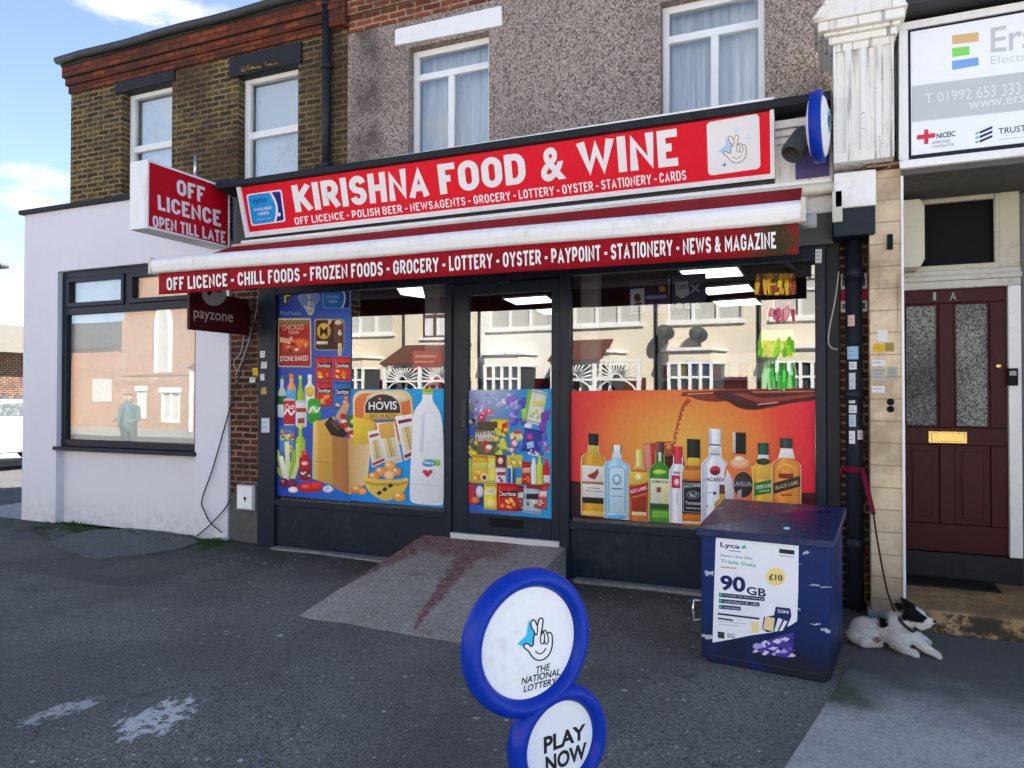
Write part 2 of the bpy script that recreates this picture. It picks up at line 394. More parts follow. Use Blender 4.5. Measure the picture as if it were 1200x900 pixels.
def strip(pts, t, closed):
    P = [Vector(p) for p in pts]; n = len(P); L = []; Q = []
    for i in range(n):
        a = P[i - 1] if (i > 0 or closed) else None; c = P[(i + 1) % n] if (i < n - 1 or closed) else None
        d0 = (P[i] - a).normalized() if a is not None else None; d1 = (c - P[i]).normalized() if c is not None else None
        if d0 is None: d0 = d1
        if d1 is None: d1 = d0
        nn = Vector((-d0.y - d1.y, d0.x + d1.x)); 
        if nn.length < 1e-6: nn = Vector((-d1.y, d1.x))
        nn.normalize(); k = max(.42, nn.dot(Vector((-d1.y, d1.x)))); o = nn * (t / 2 / k)
        L.append(P[i] + o); Q.append(P[i] - o)
    return L, Q
def block_text(ar, txt, quad, col, t=.20, gap=.10, space=.30, only=None):
    x = 0; items = []; grp = 0
    for ch in txt:
        if ch == ' ': x += space; continue
        w, st = BLOCK[ch]; cw = w + t * .0 if ch != 'I' else t; cw = max(cw, t) + (t * .35 if ch != 'I' else 0)
        items.append((x, cw, st, grp)); x += cw + gap
        if ch == '-': grp += 1
    W = x - gap; h0 = ar.layer(quad)
    if only is not None: items = [i for i in items if i[3] == only]
    for (x0, cw, st, _) in [i for i in items if i[2] is BLOCK['&'][1]]:
        vs, fs = glyphs('&', .03); ar.mb._add([ar.p3(px, py, h0) for px, py in ar.quadmap(quad, [((x0 + u * cw) / W, 1 - v) for u, v in vs])], fs, col=col)
    items = [i for i in items if i[2] is not BLOCK['&'][1]]
    for (x0, cw, st, _) in items:
        for j, s_ in enumerate(st):
            closed = (Vector(s_[0]) - Vector(s_[-1])).length < 1e-4; q = s_[:-1] if closed else s_
            pts = []
            for p in q:
                v = (x0 + t / 2 + p[0] * max(0, cw - t), t / 2 + p[1] * (1 - t))
                if not pts or (Vector(v) - Vector(pts[-1])).length > 1e-4: pts.append(v)
            if not closed and len(s_) < 9:      # square ends reach the edge of the letter
                for e in (0, -1):
                    if len(pts) < 2: continue
                    a, b_ = Vector(pts[e]), Vector(pts[1 if e == 0 else -2]); d = (a - b_).normalized()
                    if abs(d.x) < .12 or abs(d.y) < .12: ex = t / 2 * (1 if abs(s_[e][1] - .5) > .4 or abs(s_[e][0] - .5) > .45 else 0)
                    else: ex = t * .42
                    pts[e] = tuple(a + d * ex)
            L, Q = strip(pts, t, closed); n = len(pts); hh = h0 + j * .00013
            clip = lambda v: (v.x, min(1.0, max(0.0, v.y)))
            for i in range(n if closed else n - 1):
                k = (i + 1) % n; uv = [clip(v) for v in (L[i], L[k], Q[k], Q[i])]
                ar.mb.poly([ar.p3(px, py, hh) for px, py in ar.quadmap(quad, [(u / W, 1 - v) for u, v in uv])], col=col)
# ================================================================== materials
M = {}
M['anth'] = paint('anthracite_paint', hx('#1a2431', .95), .36, 0, .2, 1.6, (.10, .10, .10, 1), .16, .25, 60)
M['anth_dark'] = paint('black_paint', (.012, .014, .018, 1), .45, 0, .3, 2, (.05, .05, .05, 1), .3)
M['upvc'] = paint('white_upvc', (.78, .79, .80, 1), .35, 0, .06, 1.2, (.35, .33, .30, 1), .18, .1)
M['white'] = paint('white_paint', (.80, .80, .80, 1), .45, 0, .1, 2, (.30, .29, .26, 1), .25)
M['white_metal'] = paint('white_coated_metal', (.80, .80, .81, 1), .35, 0, .06, 1.2, (.25, .22, .2, 1), .22, .1)
M['red_panel'] = paint('red_sign_panel', (.74, .002, .020, 1), .5, 0, .12, .9, (.30, .012, .02, 1), .15, .1)
M['red_dark'] = paint('deep_red_sign_face', (.50, .004, .016, 1), .42, 0, .12, .9, (.2, .012, .02, 1), .15, .1)
M['lead'] = paint('black_lead_flashing', (.018, .021, .024, 1), .6, 0, .4, 3, (.09, .09, .08, 1), .3, 1.0, 40)
M['gutter'] = paint('dark_gutter', (.05, .055, .055, 1), .5, 0, .3, 2, (.10, .09, .07, 1), .4)
M['pipe'] = paint('black_pipe_paint', (.016, .020, .028, 1), .35, 0, .3, 3, (.08, .08, .08, 1), .3)
def box_paint():
    t = NT('navy_box_paint'); n = t.noise(1.6, 5, .6); n2 = t.noise(7, 6, .7); sep = t.n('ShaderNodeSeparateXYZ'); t.l(t.tc.outputs['Object'], sep.inputs[0])
    c = t.mix(t.rng(n, .35, .7, 0, .5), (.002, .022, .125, 1), (.002, .010, .06, 1))
    d = t.math('MULTIPLY', t.rng(sep.outputs[2], .06, .30, 1, 0, True), t.rng(n2, .34, .60, .25, .95, True)); c = t.mix(d, c, (.012, .012, .012, 1))
    st = t.noise(1.5, 5, .65, t.mapping((16, 16, .6))); c = t.mix(t.rng(st, .56, .74, 0, .5, True), c, (.02, .03, .07, 1))
    s_ = t.noise(20, 4, .75, t.mapping((.35, .35, 3))); c = t.mix(t.rng(s_, .68, .76, 0, .35, True), c, (.10, .12, .2, 1))
    t.bsdf(c, t.rng(n2, .3, .7, .36, .55), 0, t.math('ADD', n, t.math('MULTIPLY', n2, .3)), .01, .4, .22); return t.m
M['blue_box'] = box_paint()
M['blue_box_plain'] = paint('navy_box_paint', (.003, .016, .13, 1), .42, 0, .3, 1.6, (.02, .02, .035, 1), .45, .5, 20)
M['blue_lid'] = paint('navy_lid_paint', (.005, .016, .080, 1), .3, 0, .3, 1.2, (.03, .018, .06, 1), .3, .15, 10, .45)
M['blue_rim'] = paint('blue_plastic', (.002, .030, .34, 1), .34, 0, .15, 3, (.05, .08, .22, 1), .35, .25, 40)
M['chrome'] = paint('steel', (.6, .6, .6, 1), .28, 1.0, .1, 3, (.3, .3, .3, 1), .1, .1)
M['alu'] = paint('aluminium_strip', (.55, .56, .57, 1), .4, .3, .2, 4, (.2, .2, .2, 1), .3)
M['brass'] = paint('brass', (.62, .42, .14, 1), .3, 1.0, .3, 9, (.15, .10, .04, 1), .4)
M['cream'] = paint('cream_painted_timber', (.55, .52, .42, 1), .5, 0, .25, 3, (.16, .14, .11, 1), .5)
M['cream_box'] = paint('cream_plastic', (.62, .60, .49, 1), .42, 0, .2, 2, (.3, .26, .2, 1), .35)
M['maroon'] = paint('maroon_door_paint', (.046, .0022, .0045, 1), .4, 0, .3, 3, (.012, .003, .003, 1), .3, .5, 30)
M['soffit'] = paint('grimy_render', (.10, .10, .095, 1), .85, 0, .4, 1.2, (.03, .03, .03, 1), .4, 1, 50)
M['grey_wall'] = paint('grey_rendered_wall', (.33, .34, .35, 1), .85, 0, .25, 2, (.12, .12, .12, 1), .3, 1, 80)
M['slate'] = paint('slate', (.05, .05, .055, 1), .6, 0, .5, 4, (.10, .09, .06, 1), .4, 1, 12)
M['cable'] = paint('cable', (.03, .03, .033, 1), .5)
M['cable_grey'] = paint('grey_cable', (.42, .40, .38, 1), .5)
M['grey_plastic'] = paint('grey_plastic', (.34, .35, .36, 1), .4, 0, .2, 6)
M['black_plastic'] = paint('black_plastic', (.010, .010, .011, 1), .5, 0, .1, 3, (.03, .03, .03, 1), .1, .1, 60, .06)
M['rubber'] = paint('rubber', (.014, .014, .014, 1), .8, 0, .3, 20, (.06, .05, .04, 1), .5, 1, 200)
M['maroon_fab'] = paint('maroon_sign_metal', (.055, .006, .010, 1), .4, 0, .3, 2, (.03, .02, .02, 1), .3)
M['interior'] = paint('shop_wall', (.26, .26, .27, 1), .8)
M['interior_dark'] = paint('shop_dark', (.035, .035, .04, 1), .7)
M['lead_fabric'] = paint('crimson_webbing', (.15, .005, .028, 1), .75, 0, .3, 30, (.05, .005, .01, 1), .3, 1, 300)
M['purple'] = paint('purple_board', (.085, .070, .20, 1), .5, 0, .3, 4, (.05, .04, .06, 1), .5)

def awning_fabric(name, col, stain=False):
    t = NT(name); a = t.noise(2.2, 5, .6); w = t.n('ShaderNodeTexWave', wave_type='BANDS', bands_direction='Z'); w.inputs['Scale'].default_value = 260; t.l(t.tc.outputs['Object'], w.inputs[0])
    c = t.mix(t.rng(a, .35, .7, 0, .35), col, tuple(v * .5 for v in col[:3]) + (1,))
    v = t.noise(1.0, 4, .6, t.mapping((9, 1, .8)))
    c = t.mix(t.rng(v, .55, .75, 0, .35, True), c, (.05, .012, .012, 1))
    if stain:
        sep = t.n('ShaderNodeSeparateXYZ'); t.l(t.tc.outputs['Object'], sep.inputs[0])
        m = t.math('MULTIPLY', t.rng(sep.outputs[0], 2.30, 2.66, 0, 1, True), t.rng(t.noise(5, 5, .65), .36, .58, .25, .95, True))
        c = t.mix(m, c, (.035, .040, .016, 1))
    h = t.math('ADD', t.math('MULTIPLY', w.outputs[0], .3), t.noise(3, 3, .5))
    t.bsdf(c, .72, 0, h, .006, .5, .2); return t.m
M['awning'] = awning_fabric('crimson_awning_canvas', (.36, .002, .012, 1))
M['valance'] = awning_fabric('crimson_valance_canvas', (.36, .002, .012, 1), True)

def printed(name, rough=.35, tex=0.0):
    t = NT(name); a = t.n('ShaderNodeVertexColor'); a.layer_name = 'Col'
    n = t.noise(2.5, 5, .6); c = t.mix(t.rng(n, .4, .75, 0, .05), a.outputs[0], (.35, .33, .3, 1))
    if tex:
        f = t.math('ADD', t.math('MULTIPLY', t.noise(26, 5, .65), .6), t.math('MULTIPLY', t.noise(85, 4, .7), .5))
        k = t.rng(f, .34, .76, 1 - tex, 1 + tex); g = t.n('ShaderNodeCombineXYZ')
        for i in range(3): t.l(k, g.inputs[i])
        c = t.mix(1.0, c, g.outputs[0], 'MULTIPLY')
    t.bsdf(c, t.rng(n, .3, .7, rough - .06, rough + .1), 0, t.math('ADD', t.noise(3.0, 3, .5), t.math('MULTIPLY', t.noise(9, 4, .6, dist=1.2), .35)), .004, .35, .14); return t.m
M['print'] = printed('printed_vinyl'); M['photo'] = printed('photographic_vinyl', .32, .10); M['paper'] = printed('printed_paper', .6)

def glass(name, k=3.0, tint=(1, 1, 1, 1)):
    t = NT(name); f = t.n('ShaderNodeFresnel'); f.inputs[0].default_value = 1.5
    g = t.n('ShaderNodeBsdfGlossy'); g.inputs['Roughness'].default_value = 0.0; g.inputs['Color'].default_value = (1, 1, 1, 1)
    tr = t.n('ShaderNodeBsdfTransparent'); tr.inputs[0].default_value = tint
    b = t.n('ShaderNodeBump'); b.inputs['Strength'].default_value = .012; b.inputs['Distance'].default_value = .05; t.l(t.noise(1.1, 1, .5), b.inputs['Height'])
    t.l(b.outputs[0], g.inputs['Normal'])
    mx = t.n('ShaderNodeMixShader'); t.l(t.math('MULTIPLY', f.outputs[0], k, True), mx.inputs[0]); t.l(tr.outputs[0], mx.inputs[1]); t.l(g.outputs[0], mx.inputs[2]); t.l(mx.outputs[0], t.out.inputs[0]); return t.m
M['glass'] = glass('shop_window_glass', 3.5, (.82, .86, .86, 1)); M['glass_up'] = glass('house_window_glass', 4.2, (.86, .9, .9, 1))

def obscured_glass():
    t = NT('obscured_glass'); v = t.n('ShaderNodeTexVoronoi'); v.inputs['Scale'].default_value = 70; t.l(t.tc.outputs['Object'], v.inputs['Vector'])
    n = t.noise(75, 4, .75); c = t.mix(t.math('MULTIPLY', t.rng(n, .36, .66, 0, 1), t.rng(t.noise(2.2, 3, .5, t.mapping(loc=(1.3, 0, .4))), .34, .62, .35, 1)), (.022, .024, .021, 1), (.60, .62, .56, 1))
    t.bsdf(c, .12, 0, t.math('ADD', v.outputs['Distance'], n), .012, 1.0, 1.0); return t.m
M['obscured'] = obscured_glass()

# -- masonry
M['stock'] = brick('yellow_stock_brick', hx('#705a34', 1.0), hx('#3d2e20', .9), hx('#9c8d68', 1.05), .19, .0635, .010, grime=.42, drift=hx('#4e3a2a', .9))
M['redbrick'] = brick('red_brick', hx('#94482a', 1.0), hx('#6e3320', .95), hx('#4f3c32', .9), .2, .066, grime=.5)
M['redbrick_clean'] = brick('orange_red_brick', hx('#9c5230', .95), hx('#7c3d26', .95), hx('#b3a08a', .9), .2, .066, grime=.2)
M['oldbrick'] = brick('worn_red_brick', hx('#7b3a26', .8), hx('#4b241b', .75), hx('#a39483', .8), .2, .066, .012, grime=.6)
M['church'] = brick('church_brick', hx('#cf9166', .95), hx('#bb7a52', .95), hx('#d2b79b', .9), grime=.04)

def pebbledash():
    t = NT('pebbledash'); v = t.n('ShaderNodeTexVoronoi'); v.inputs['Scale'].default_value = 100; t.l(t.tc.outputs['Object'], v.inputs['Vector'])
    v2 = t.n('ShaderNodeTexVoronoi'); v2.inputs['Scale'].default_value = 62; t.l(t.tc.outputs['Object'], v2.inputs['Vector'])
    r = t.n('ShaderNodeSeparateColor'); t.l(v.outputs['Color'], r.inputs[0])
    r2 = t.n('ShaderNodeSeparateColor'); t.l(v2.outputs['Color'], r2.inputs[0])
    c = t.mix(t.rng(r.outputs[0], .0, 1), hx('#887a70', 1.1), hx('#c4b8ae', 1.1))
    c = t.mix(t.rng(r2.outputs[1], .60, .85, 0, .66), c, hx('#383130', .9))
    c = t.mix(t.rng(r.outputs[1], .86, .95, 0, .8), c, hx('#d8cdc4', .9))
    c = t.mix(t.rng(r.outputs[2], .72, .86, 0, .6), c, hx('#7a4f42', .9))
    sep = t.n('ShaderNodeSeparateXYZ'); t.l(t.tc.outputs['Object'], sep.inputs[0])
    # damp streak beside the brickwork
    m = t.math('MULTIPLY', t.rng(t.math('ABSOLUTE', t.math('ADD', sep.outputs[0], 1.63)), .05, .28, 1, 0, True), t.rng(t.noise(2.2, 4, .6), .35, .6, .1, .75, True))
    c = t.mix(m, c, (.05, .04, .04, 1))
    c = t.mix(t.rng(t.noise(.9, 5, .6), .42, .72, 0, .35, True), c, (.11, .09, .08, 1))
    h = t.math('SUBTRACT', 1.0, v.outputs['Distance'])
    t.bsdf(c, .95, 0, h, .012, 1.0, .15); return t.m
M['dash'] = pebbledash()

def render_white():
    t = NT('white_masonry_paint'); n = t.noise(1.1, 6, .62); n2 = t.noise(9, 5, .65)
    sep = t.n('ShaderNodeSeparateXYZ'); t.l(t.tc.outputs['Object'], sep.inputs[0])
    c = t.mix(t.rng(n, .4, .75, 0, .18), (.69, .69, .745, 1), (.56, .56, .60, 1))
    lowm = t.math('MULTIPLY', t.rng(sep.outputs[2], .02, .42, 1, 0, True), t.rng(n2, .35, .7, .05, .42, True))
    c = t.mix(lowm, c, (.30, .305, .27, 1))
    s = t.noise(1.6, 5, .6, t.mapping((5, 5, .35)))
    c = t.mix(t.rng(s, .6, .8, 0, .25, True), c, (.42, .42, .42, 1))
    t.bsdf(c, .8, 0, t.math('ADD', t.math('MULTIPLY', n2, .8), t.noise(70, 3, .6)), .004, .6, .25); return t.m
M['render'] = render_white()

def tile_mat():
    t = NT('beige_wall_tile'); sep = t.n('ShaderNodeSeparateXYZ'); t.l(t.tc.outputs['Object'], sep.inputs[0])
    comb = t.n('ShaderNodeCombineXYZ'); t.l(t.math('ADD', sep.outputs[0], t.math('MULTIPLY', sep.outputs[1], 1.0)), comb.inputs[0]); t.l(sep.outputs[2], comb.inputs[1])
    b = t.n('ShaderNodeTexBrick'); t.l(t.mapping(loc=(.09, .02, 0), vec=comb.outputs[0]), b.inputs['Vector']); b.offset = 0; b.inputs['Scale'].default_value = 1
    b.inputs['Brick Width'].default_value = .42; b.inputs['Row Height'].default_value = .158; b.inputs['Mortar Size'].default_value = .004; b.inputs['Mortar Smooth'].default_value = .3
    b.inputs['Color1'].default_value = hx('#d8c6a8', 1.0); b.inputs['Color2'].default_value = hx('#cbb699', 1.0); b.inputs['Mortar'].default_value = hx('#a08c70', .9)
    n = t.noise(14, 6, .7); n2 = t.noise(2.5, 5, .6)
    c = t.mix(t.rng(n, .35, .7, 0, .45), b.outputs[0], hx('#a88c62', .9))
    c = t.mix(t.rng(n2, .46, .68, 0, .6, True), c, hx('#8a7458', .8))
    st = t.noise(1.2, 4, .6, t.mapping((14, 14, .5)))
    c = t.mix(t.rng(st, .6, .75, 0, .5, True), c, hx('#5a4530', .7))
    c = t.mix(t.rng(sep.outputs[2], .05, .5, .55, 0, True), c, hx('#5d4c36', .6))
    t.bsdf(c, t.rng(n, .3, .7, .32, .55), 0, t.math('ADD', t.math('MULTIPLY', b.outputs['Fac'], -1.0), t.math('MULTIPLY', n, .25)), .004, .8, .4); return t.m
M['tile'] = tile_mat()

def stone_white():
    t = NT('chipped_white_painted_stone'); n = t.noise(3, 6, .65); n2 = t.noise(18, 6, .7)
    st = t.noise(1.5, 5, .65, t.mapping((12, 12, .7)))
    c = t.mix(t.rng(n, .35, .7, 0, .35), hx('#eeece6', .95), hx('#cfcbc2', .9))
    c = t.mix(t.rng(st, .53, .7, 0, .75, True), c, hx('#55514a', .8))
    c = t.mix(t.rng(n2, .63, .7, 0, .85, True), c, hx('#4a4038', .8))
    t.bsdf(c, .75, 0, n2, .012, .8, .3); return t.m
M['stone'] = stone_white()

def step_mat():
    t = NT('worn_buff_step'); n = t.noise(2.2, 6, .65); n2 = t.noise(22, 6, .7); n3 = t.noise(7, 5, .7)
    c = t.mix(t.rng(n, .35, .7, 0, 1), hx('#c4a070', 1.0), hx('#98794f', .9))
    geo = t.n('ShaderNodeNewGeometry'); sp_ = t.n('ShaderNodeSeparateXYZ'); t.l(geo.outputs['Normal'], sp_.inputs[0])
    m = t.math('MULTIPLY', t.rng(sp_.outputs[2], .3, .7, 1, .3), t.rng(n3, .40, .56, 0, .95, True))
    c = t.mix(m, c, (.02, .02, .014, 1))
    c = t.mix(t.rng(n2, .35, .75, 0, .45), c, hx('#4d3e2c', .6))
    t.bsdf(c, .7, 0, n2, .006, .8, .3); return t.m
M['step'] = step_mat()

def asphalt():
    t = NT('asphalt'); W = t.tc.outputs['Object']
    sep = t.n('ShaderNodeSeparateXYZ'); t.l(W, sep.inputs[0])
    v = t.n('ShaderNodeTexVoronoi'); v.inputs['Scale'].default_value = 105; t.l(W, v.inputs['Vector'])
    s = t.n('ShaderNodeSeparateColor'); t.l(v.outputs['Color'], s.inputs[0])
    n = t.noise(.7, 6, .6); n2 = t.noise(4.5, 6, .65); n3 = t.noise(60, 4, .7)
    c = t.mix(t.rng(s.outputs[0], 0, 1), (.068, .062, .054, 1), (.255, .236, .210, 1))
    c = t.mix(t.rng(s.outputs[1], .84, .93, 0, .8), c, (.23, .23, .23, 1))
    c = t.mix(t.rng(n, .36, .60, 0, .65, True), c, (.090, .083, .074, 1))
    c = t.mix(t.rng(n2, .5, .72, 0, .35, True), c, (.21, .195, .176, 1))
    # dirty, mossy band along the foot of the buildings, deepened with painted contact shade
    edge = t.rng(t.math('ADD', sep.outputs[1], t.math('MULTIPLY', t.math('SUBTRACT', n2, .5), 1.4)), -1.15, -.1, 0, 1, True)
    c = t.mix(t.math('MULTIPLY', edge, .72), c, (.040, .037, .032, 1))
    moss = t.math('MULTIPLY', edge, t.rng(t.noise(2.6, 6, .7, t.mapping(loc=(3, 1, 0))), .40, .58, 0, .85, True))
    moss = t.math('MULTIPLY', moss, t.rng(sep.outputs[0], -6.4, -5.4, 1, .3))
    c = t.mix(moss, c, (.030, .052, .012, 1))
    # trodden chewing gum and grit
    g = t.n('ShaderNodeTexVoronoi'); g.inputs['Scale'].default_value = 5.2; g.inputs['Randomness'].default_value = 1
    gm = t.n('ShaderNodeVectorMath', operation='ADD'); t.l(W, gm.inputs[0]); gn = t.n('ShaderNodeTexNoise'); gn.inputs['Scale'].default_value = 22; t.l(W, gn.inputs['Vector'])
    gs = t.n('ShaderNodeVectorMath', operation='SCALE'); t.l(gn.outputs['Color'], gs.inputs[0]); gs.inputs['Scale'].default_value = .05; t.l(gs.outputs[0], gm.inputs[1]); t.l(gm.outputs[0], g.inputs['Vector'])
    gc = t.n('ShaderNodeSeparateColor'); t.l(g.outputs['Color'], gc.inputs[0])
    rad = t.math('MULTIPLY', t.rng(gc.outputs[0], .22, 1, 0, 1), .105)
    gmask = t.math('LESS_THAN', g.outputs['Distance'], rad)
    c = t.mix(t.math('MULTIPLY', gmask, t.rng(gc.outputs[1], 0, 1, .25, .95)), c, (.52, .52, .50, 1))
    g2 = t.n('ShaderNodeTexVoronoi'); g2.inputs['Scale'].default_value = 13; t.l(gm.outputs[0], g2.inputs['Vector']); g2c = t.n('ShaderNodeSeparateColor'); t.l(g2.outputs['Color'], g2c.inputs[0])
    m2 = t.math('MULTIPLY', t.math('LESS_THAN', g2.outputs['Distance'], t.math('MULTIPLY', t.rng(g2c.outputs[0], .5, 1, 0, 1), .10)), .8)
    c = t.mix(m2, c, (.42, .41, .39, 1))
    # old white spill, scuffed
    def spill(px0, px1, px2, width, seed):
        ps = [atZ(*p) for p in (px0, px1)]
        a, b = ps; d = (b - a); L = d.length; ang = math.atan2(d.y, d.x)
        mm = t.mapping(vec=t.tc.outputs['Object'], loc=(0, 0, 0))
        sub = t.n('ShaderNodeVectorMath', operation='SUBTRACT'); t.l(W, sub.inputs[0]); sub.inputs[1].default_value = tuple((a + b) / 2)
        rt = t.n('ShaderNodeVectorRotate', rotation_type='Z_AXIS'); t.l(sub.outputs[0], rt.inputs['Vector']); rt.inputs['Angle'].default_value = -ang
        q = t.n('ShaderNodeSeparateXYZ'); t.l(rt.outputs[0], q.inputs[0])
        ex = t.math('DIVIDE', t.math('ABSOLUTE', q.outputs[0]), L * .5); ey = t.math('DIVIDE', t.math('ABSOLUTE', q.outputs[1]), width)
        dd = t.math('POWER', t.math('ADD', t.math('POWER', ex, 2.0), t.math('POWER', ey, 2.0)), .5)
        st_ = t.noise(9, 6, .7, t.mapping((.9, 2.2, 1), (seed, 0, 0), (0, 0, 0), rt.outputs[0]))
        return t.math('MULTIPLY', t.rng(t.math('SUBTRACT', t.math('MULTIPLY', st_, 1.7), t.math('MULTIPLY', dd, .85)), .06, .22, 0, 1, True), t.rng(t.noise(15, 6, .72), .44, .50, 0, 1, True))
    sp1 = spill((142, 872), (222, 815), None, .16, 1.0); sp2 = spill((20, 850), (135, 812), None, .09, 5.0)
    c = t.mix(t.math('MULTIPLY', sp1, .95), c, (.58, .58, .56, 1)); c = t.mix(t.math('MULTIPLY', sp2, .75), c, (.50, .50, .48, 1))
    # hairline cracks and two old trench repairs
    cv = t.n('ShaderNodeTexVoronoi', feature='DISTANCE_TO_EDGE'); cv.inputs['Scale'].default_value = .55; t.l(gm.outputs[0], cv.inputs['Vector'])
    cw = t.n('ShaderNodeVectorMath', operation='ADD'); t.l(W, cw.inputs[0]); cn = t.n('ShaderNodeTexNoise'); cn.inputs['Scale'].default_value = 2.2; cn.inputs['Detail'].default_value = 5; t.l(W, cn.inputs['Vector'])
    cs = t.n('ShaderNodeVectorMath', operation='SCALE'); t.l(cn.outputs['Color'], cs.inputs[0]); cs.inputs['Scale'].default_value = .8; t.l(cs.outputs[0], cw.inputs[1]); t.l(cw.outputs[0], cv.inputs['Vector'])
    ck = t.math('MULTIPLY', t.rng(cv.outputs['Distance'], .0, .006, 1, 0), t.rng(t.noise(.9, 3, .5, t.mapping(loc=(7, 3, 0))), .45, .55, 0, .7))
    c = t.mix(ck, c, (.02, .02, .018, 1))
    def patch(x0, x1, y0, y1, k):
        wx = t.math('ADD', sep.outputs[0], t.math('MULTIPLY', t.math('SUBTRACT', n2, .5), .05)); wy = t.math('ADD', sep.outputs[1], t.math('MULTIPLY', t.math('SUBTRACT', n, .5), .08))
        a = t.math('MULTIPLY', t.math('GREATER_THAN', wx, x0), t.math('LESS_THAN', wx, x1)); return t.math('MULTIPLY', t.math('MULTIPLY', a, k), t.math('MULTIPLY', t.math('GREATER_THAN', wy, y0), t.math('LESS_THAN', wy, y1)))
    c = t.mix(patch(-8.5, -5.2, -1.75, -.62, .38), c, (.045, .043, .040, 1)); c = t.mix(patch(-1.75, -.9, -6.5, -1.9, .22), c, (.055, .053, .050, 1))
    h = t.math('ADD', t.math('MULTIPLY', v.outputs['Distance'], -1), t.math('MULTIPLY', n3, .6))
    t.bsdf(c, .85, 0, h, .006, .8, .3); return t.m
M['asphalt'] = asphalt()

def concrete(name, c0, c1, dark=(.05, .05, .045, 1), gs=80, stain=None, green=0):
    t = NT(name); W = t.tc.outputs['Object']; v = t.n('ShaderNodeTexVoronoi'); v.inputs['Scale'].default_value = gs; t.l(W, v.inputs['Vector'])
    s = t.n('ShaderNodeSeparateColor'); t.l(v.outputs['Color'], s.inputs[0]); n = t.noise(1.4, 6, .6); n2 = t.noise(11, 6, .7)
    c = t.mix(t.rng(n, .35, .7), c0, c1); c = t.mix(t.rng(s.outputs[0], .4, 1, 0, .55), c, tuple(q * .45 for q in c0[:3]) + (1,))
    c = t.mix(t.rng(s.outputs[1], .8, .95, 0, .5), c, tuple(min(.6, q * 1.6) for q in c0[:3]) + (1,))
    c = t.mix(t.rng(n2, .5, .75, 0, .5, True), c, dark)
    if stain: c = stain(t, c)
    t.bsdf(c, .88, 0, t.math('ADD', t.math('MULTIPLY', v.outputs['Distance'], -.7), n2), .006, .8, .25); return t.m
def slab_tone(t, c):
    sep = t.n('ShaderNodeSeparateXYZ'); t.l(t.tc.outputs['Object'], sep.inputs[0]); n = t.noise(3.5, 6, .65)
    e = t.rng(t.math('ADD', sep.outputs[1], t.math('MULTIPLY', t.math('SUBTRACT', n, .5), .9)), -2.2, -1.25, 0, 1, True)
    c = t.mix(t.math('MULTIPLY', e, .86), c, (.055, .058, .058, 1))  # slab tone gets darker towards the buildings
    a = atZ(975, 812); sub = t.n('ShaderNodeVectorMath', operation='DISTANCE'); t.l(t.tc.outputs['Object'], sub.inputs[0]); sub.inputs[1].default_value = tuple(a)
    g = t.rng(t.math('ADD', sub.outputs['Value'], t.math('MULTIPLY', t.math('SUBTRACT', n, .5), .5)), .08, .30, .85, 0, True)
    c = t.mix(g, c, (.035, .060, .012, 1))
    w = t.n('ShaderNodeTexWave', bands_direction='Y'); w.inputs['Scale'].default_value = 14; w.inputs['Distortion'].default_value = 1.5; t.l(t.tc.outputs['Object'], w.inputs[0])
    return t.mix(t.rng(w.outputs[0], 0, 1, 0, .12), c, (.03, .03, .03, 1))
M['slab'] = concrete('pavement_concrete', (.52, .485, .435, 1), (.40, .372, .335, 1), (.17, .155, .138, 1), 90, slab_tone)
M['conc'] = concrete('grey_concrete', (.25, .245, .235, 1), (.18, .178, .17, 1), (.08, .08, .075, 1), 90)
M['pave_pale'] = concrete('pale_paving', (.34, .33, .31, 1), (.28, .27, .26, 1), (.15, .14, .13, 1), 50)
def ramp_stain(t, c):
    """two bands of old dark-red floor paint, down the left edge and down a crack, joined across the top"""
    sep = t.n('ShaderNodeSeparateXYZ'); t.l(t.tc.outputs['Object'], sep.inputs[0]); n = t.noise(7, 6, .7); n2 = t.noise(26, 4, .7)
    X, Y = sep.outputs[0], sep.outputs[1]
    def band(p, q, w0, w1):              # between two ground points, half widths at each
        (x0, y0), (x1, y1) = p, q; f = t.math('DIVIDE', t.math('SUBTRACT', Y, y0), y1 - y0)
        xc = t.math('ADD', t.math('ADD', x0, t.math('MULTIPLY', f, x1 - x0)), t.math('MULTIPLY', t.math('SUBTRACT', t.noise(2.6, 5, .6), .5), .22)); w = t.math('ADD', w0, t.math('MULTIPLY', f, w1 - w0))
        d = t.math('DIVIDE', t.math('ABSOLUTE', t.math('SUBTRACT', X, xc)), w)
        k = t.rng(t.math('ADD', d, t.math('MULTIPLY', t.math('SUBTRACT', t.math('ADD', t.math('MULTIPLY', n, .6), t.math('MULTIPLY', n2, .4)), .5), 2.6)), .55, 1.15, 1, 0, True)
        lo, hi = min(y0, y1), max(y0, y1)
        return t.math('MULTIPLY', k, t.math('MULTIPLY', t.math('GREATER_THAN', Y, lo), t.math('LESS_THAN', Y, hi)))
    A = lambda x, y, z: tuple(atZ(x, y, z))[:2]
    m = band(A(400, 690, .07), A(497, 632, .25), .05, .20)
    m = t.math('MAXIMUM', m, band(A(487, 737, .02), A(550, 652, .2), .018, .14))
    top = A(560, 641, .26)[1]
    m = t.math('MAXIMUM', m, t.math('MULTIPLY', t.rng(t.math('ADD', Y, t.math('MULTIPLY', t.math('SUBTRACT', n, .5), .4)), top - .26, top - .12, 0, .9, True), t.rng(X, A(590, 645, .26)[0] - .1, A(590, 645, .26)[0] + .15, 1, 0, True)))
    c = t.mix(t.math('MULTIPLY', m, t.rng(n2, .34, .66, .95, .30)), c, (.15, .022, .030, 1))
    return c
M['ramp'] = concrete('ramp_concrete', (.36, .33, .285, 1), (.24, .22, .19, 1), (.09, .082, .07, 1), 75, ramp_stain)
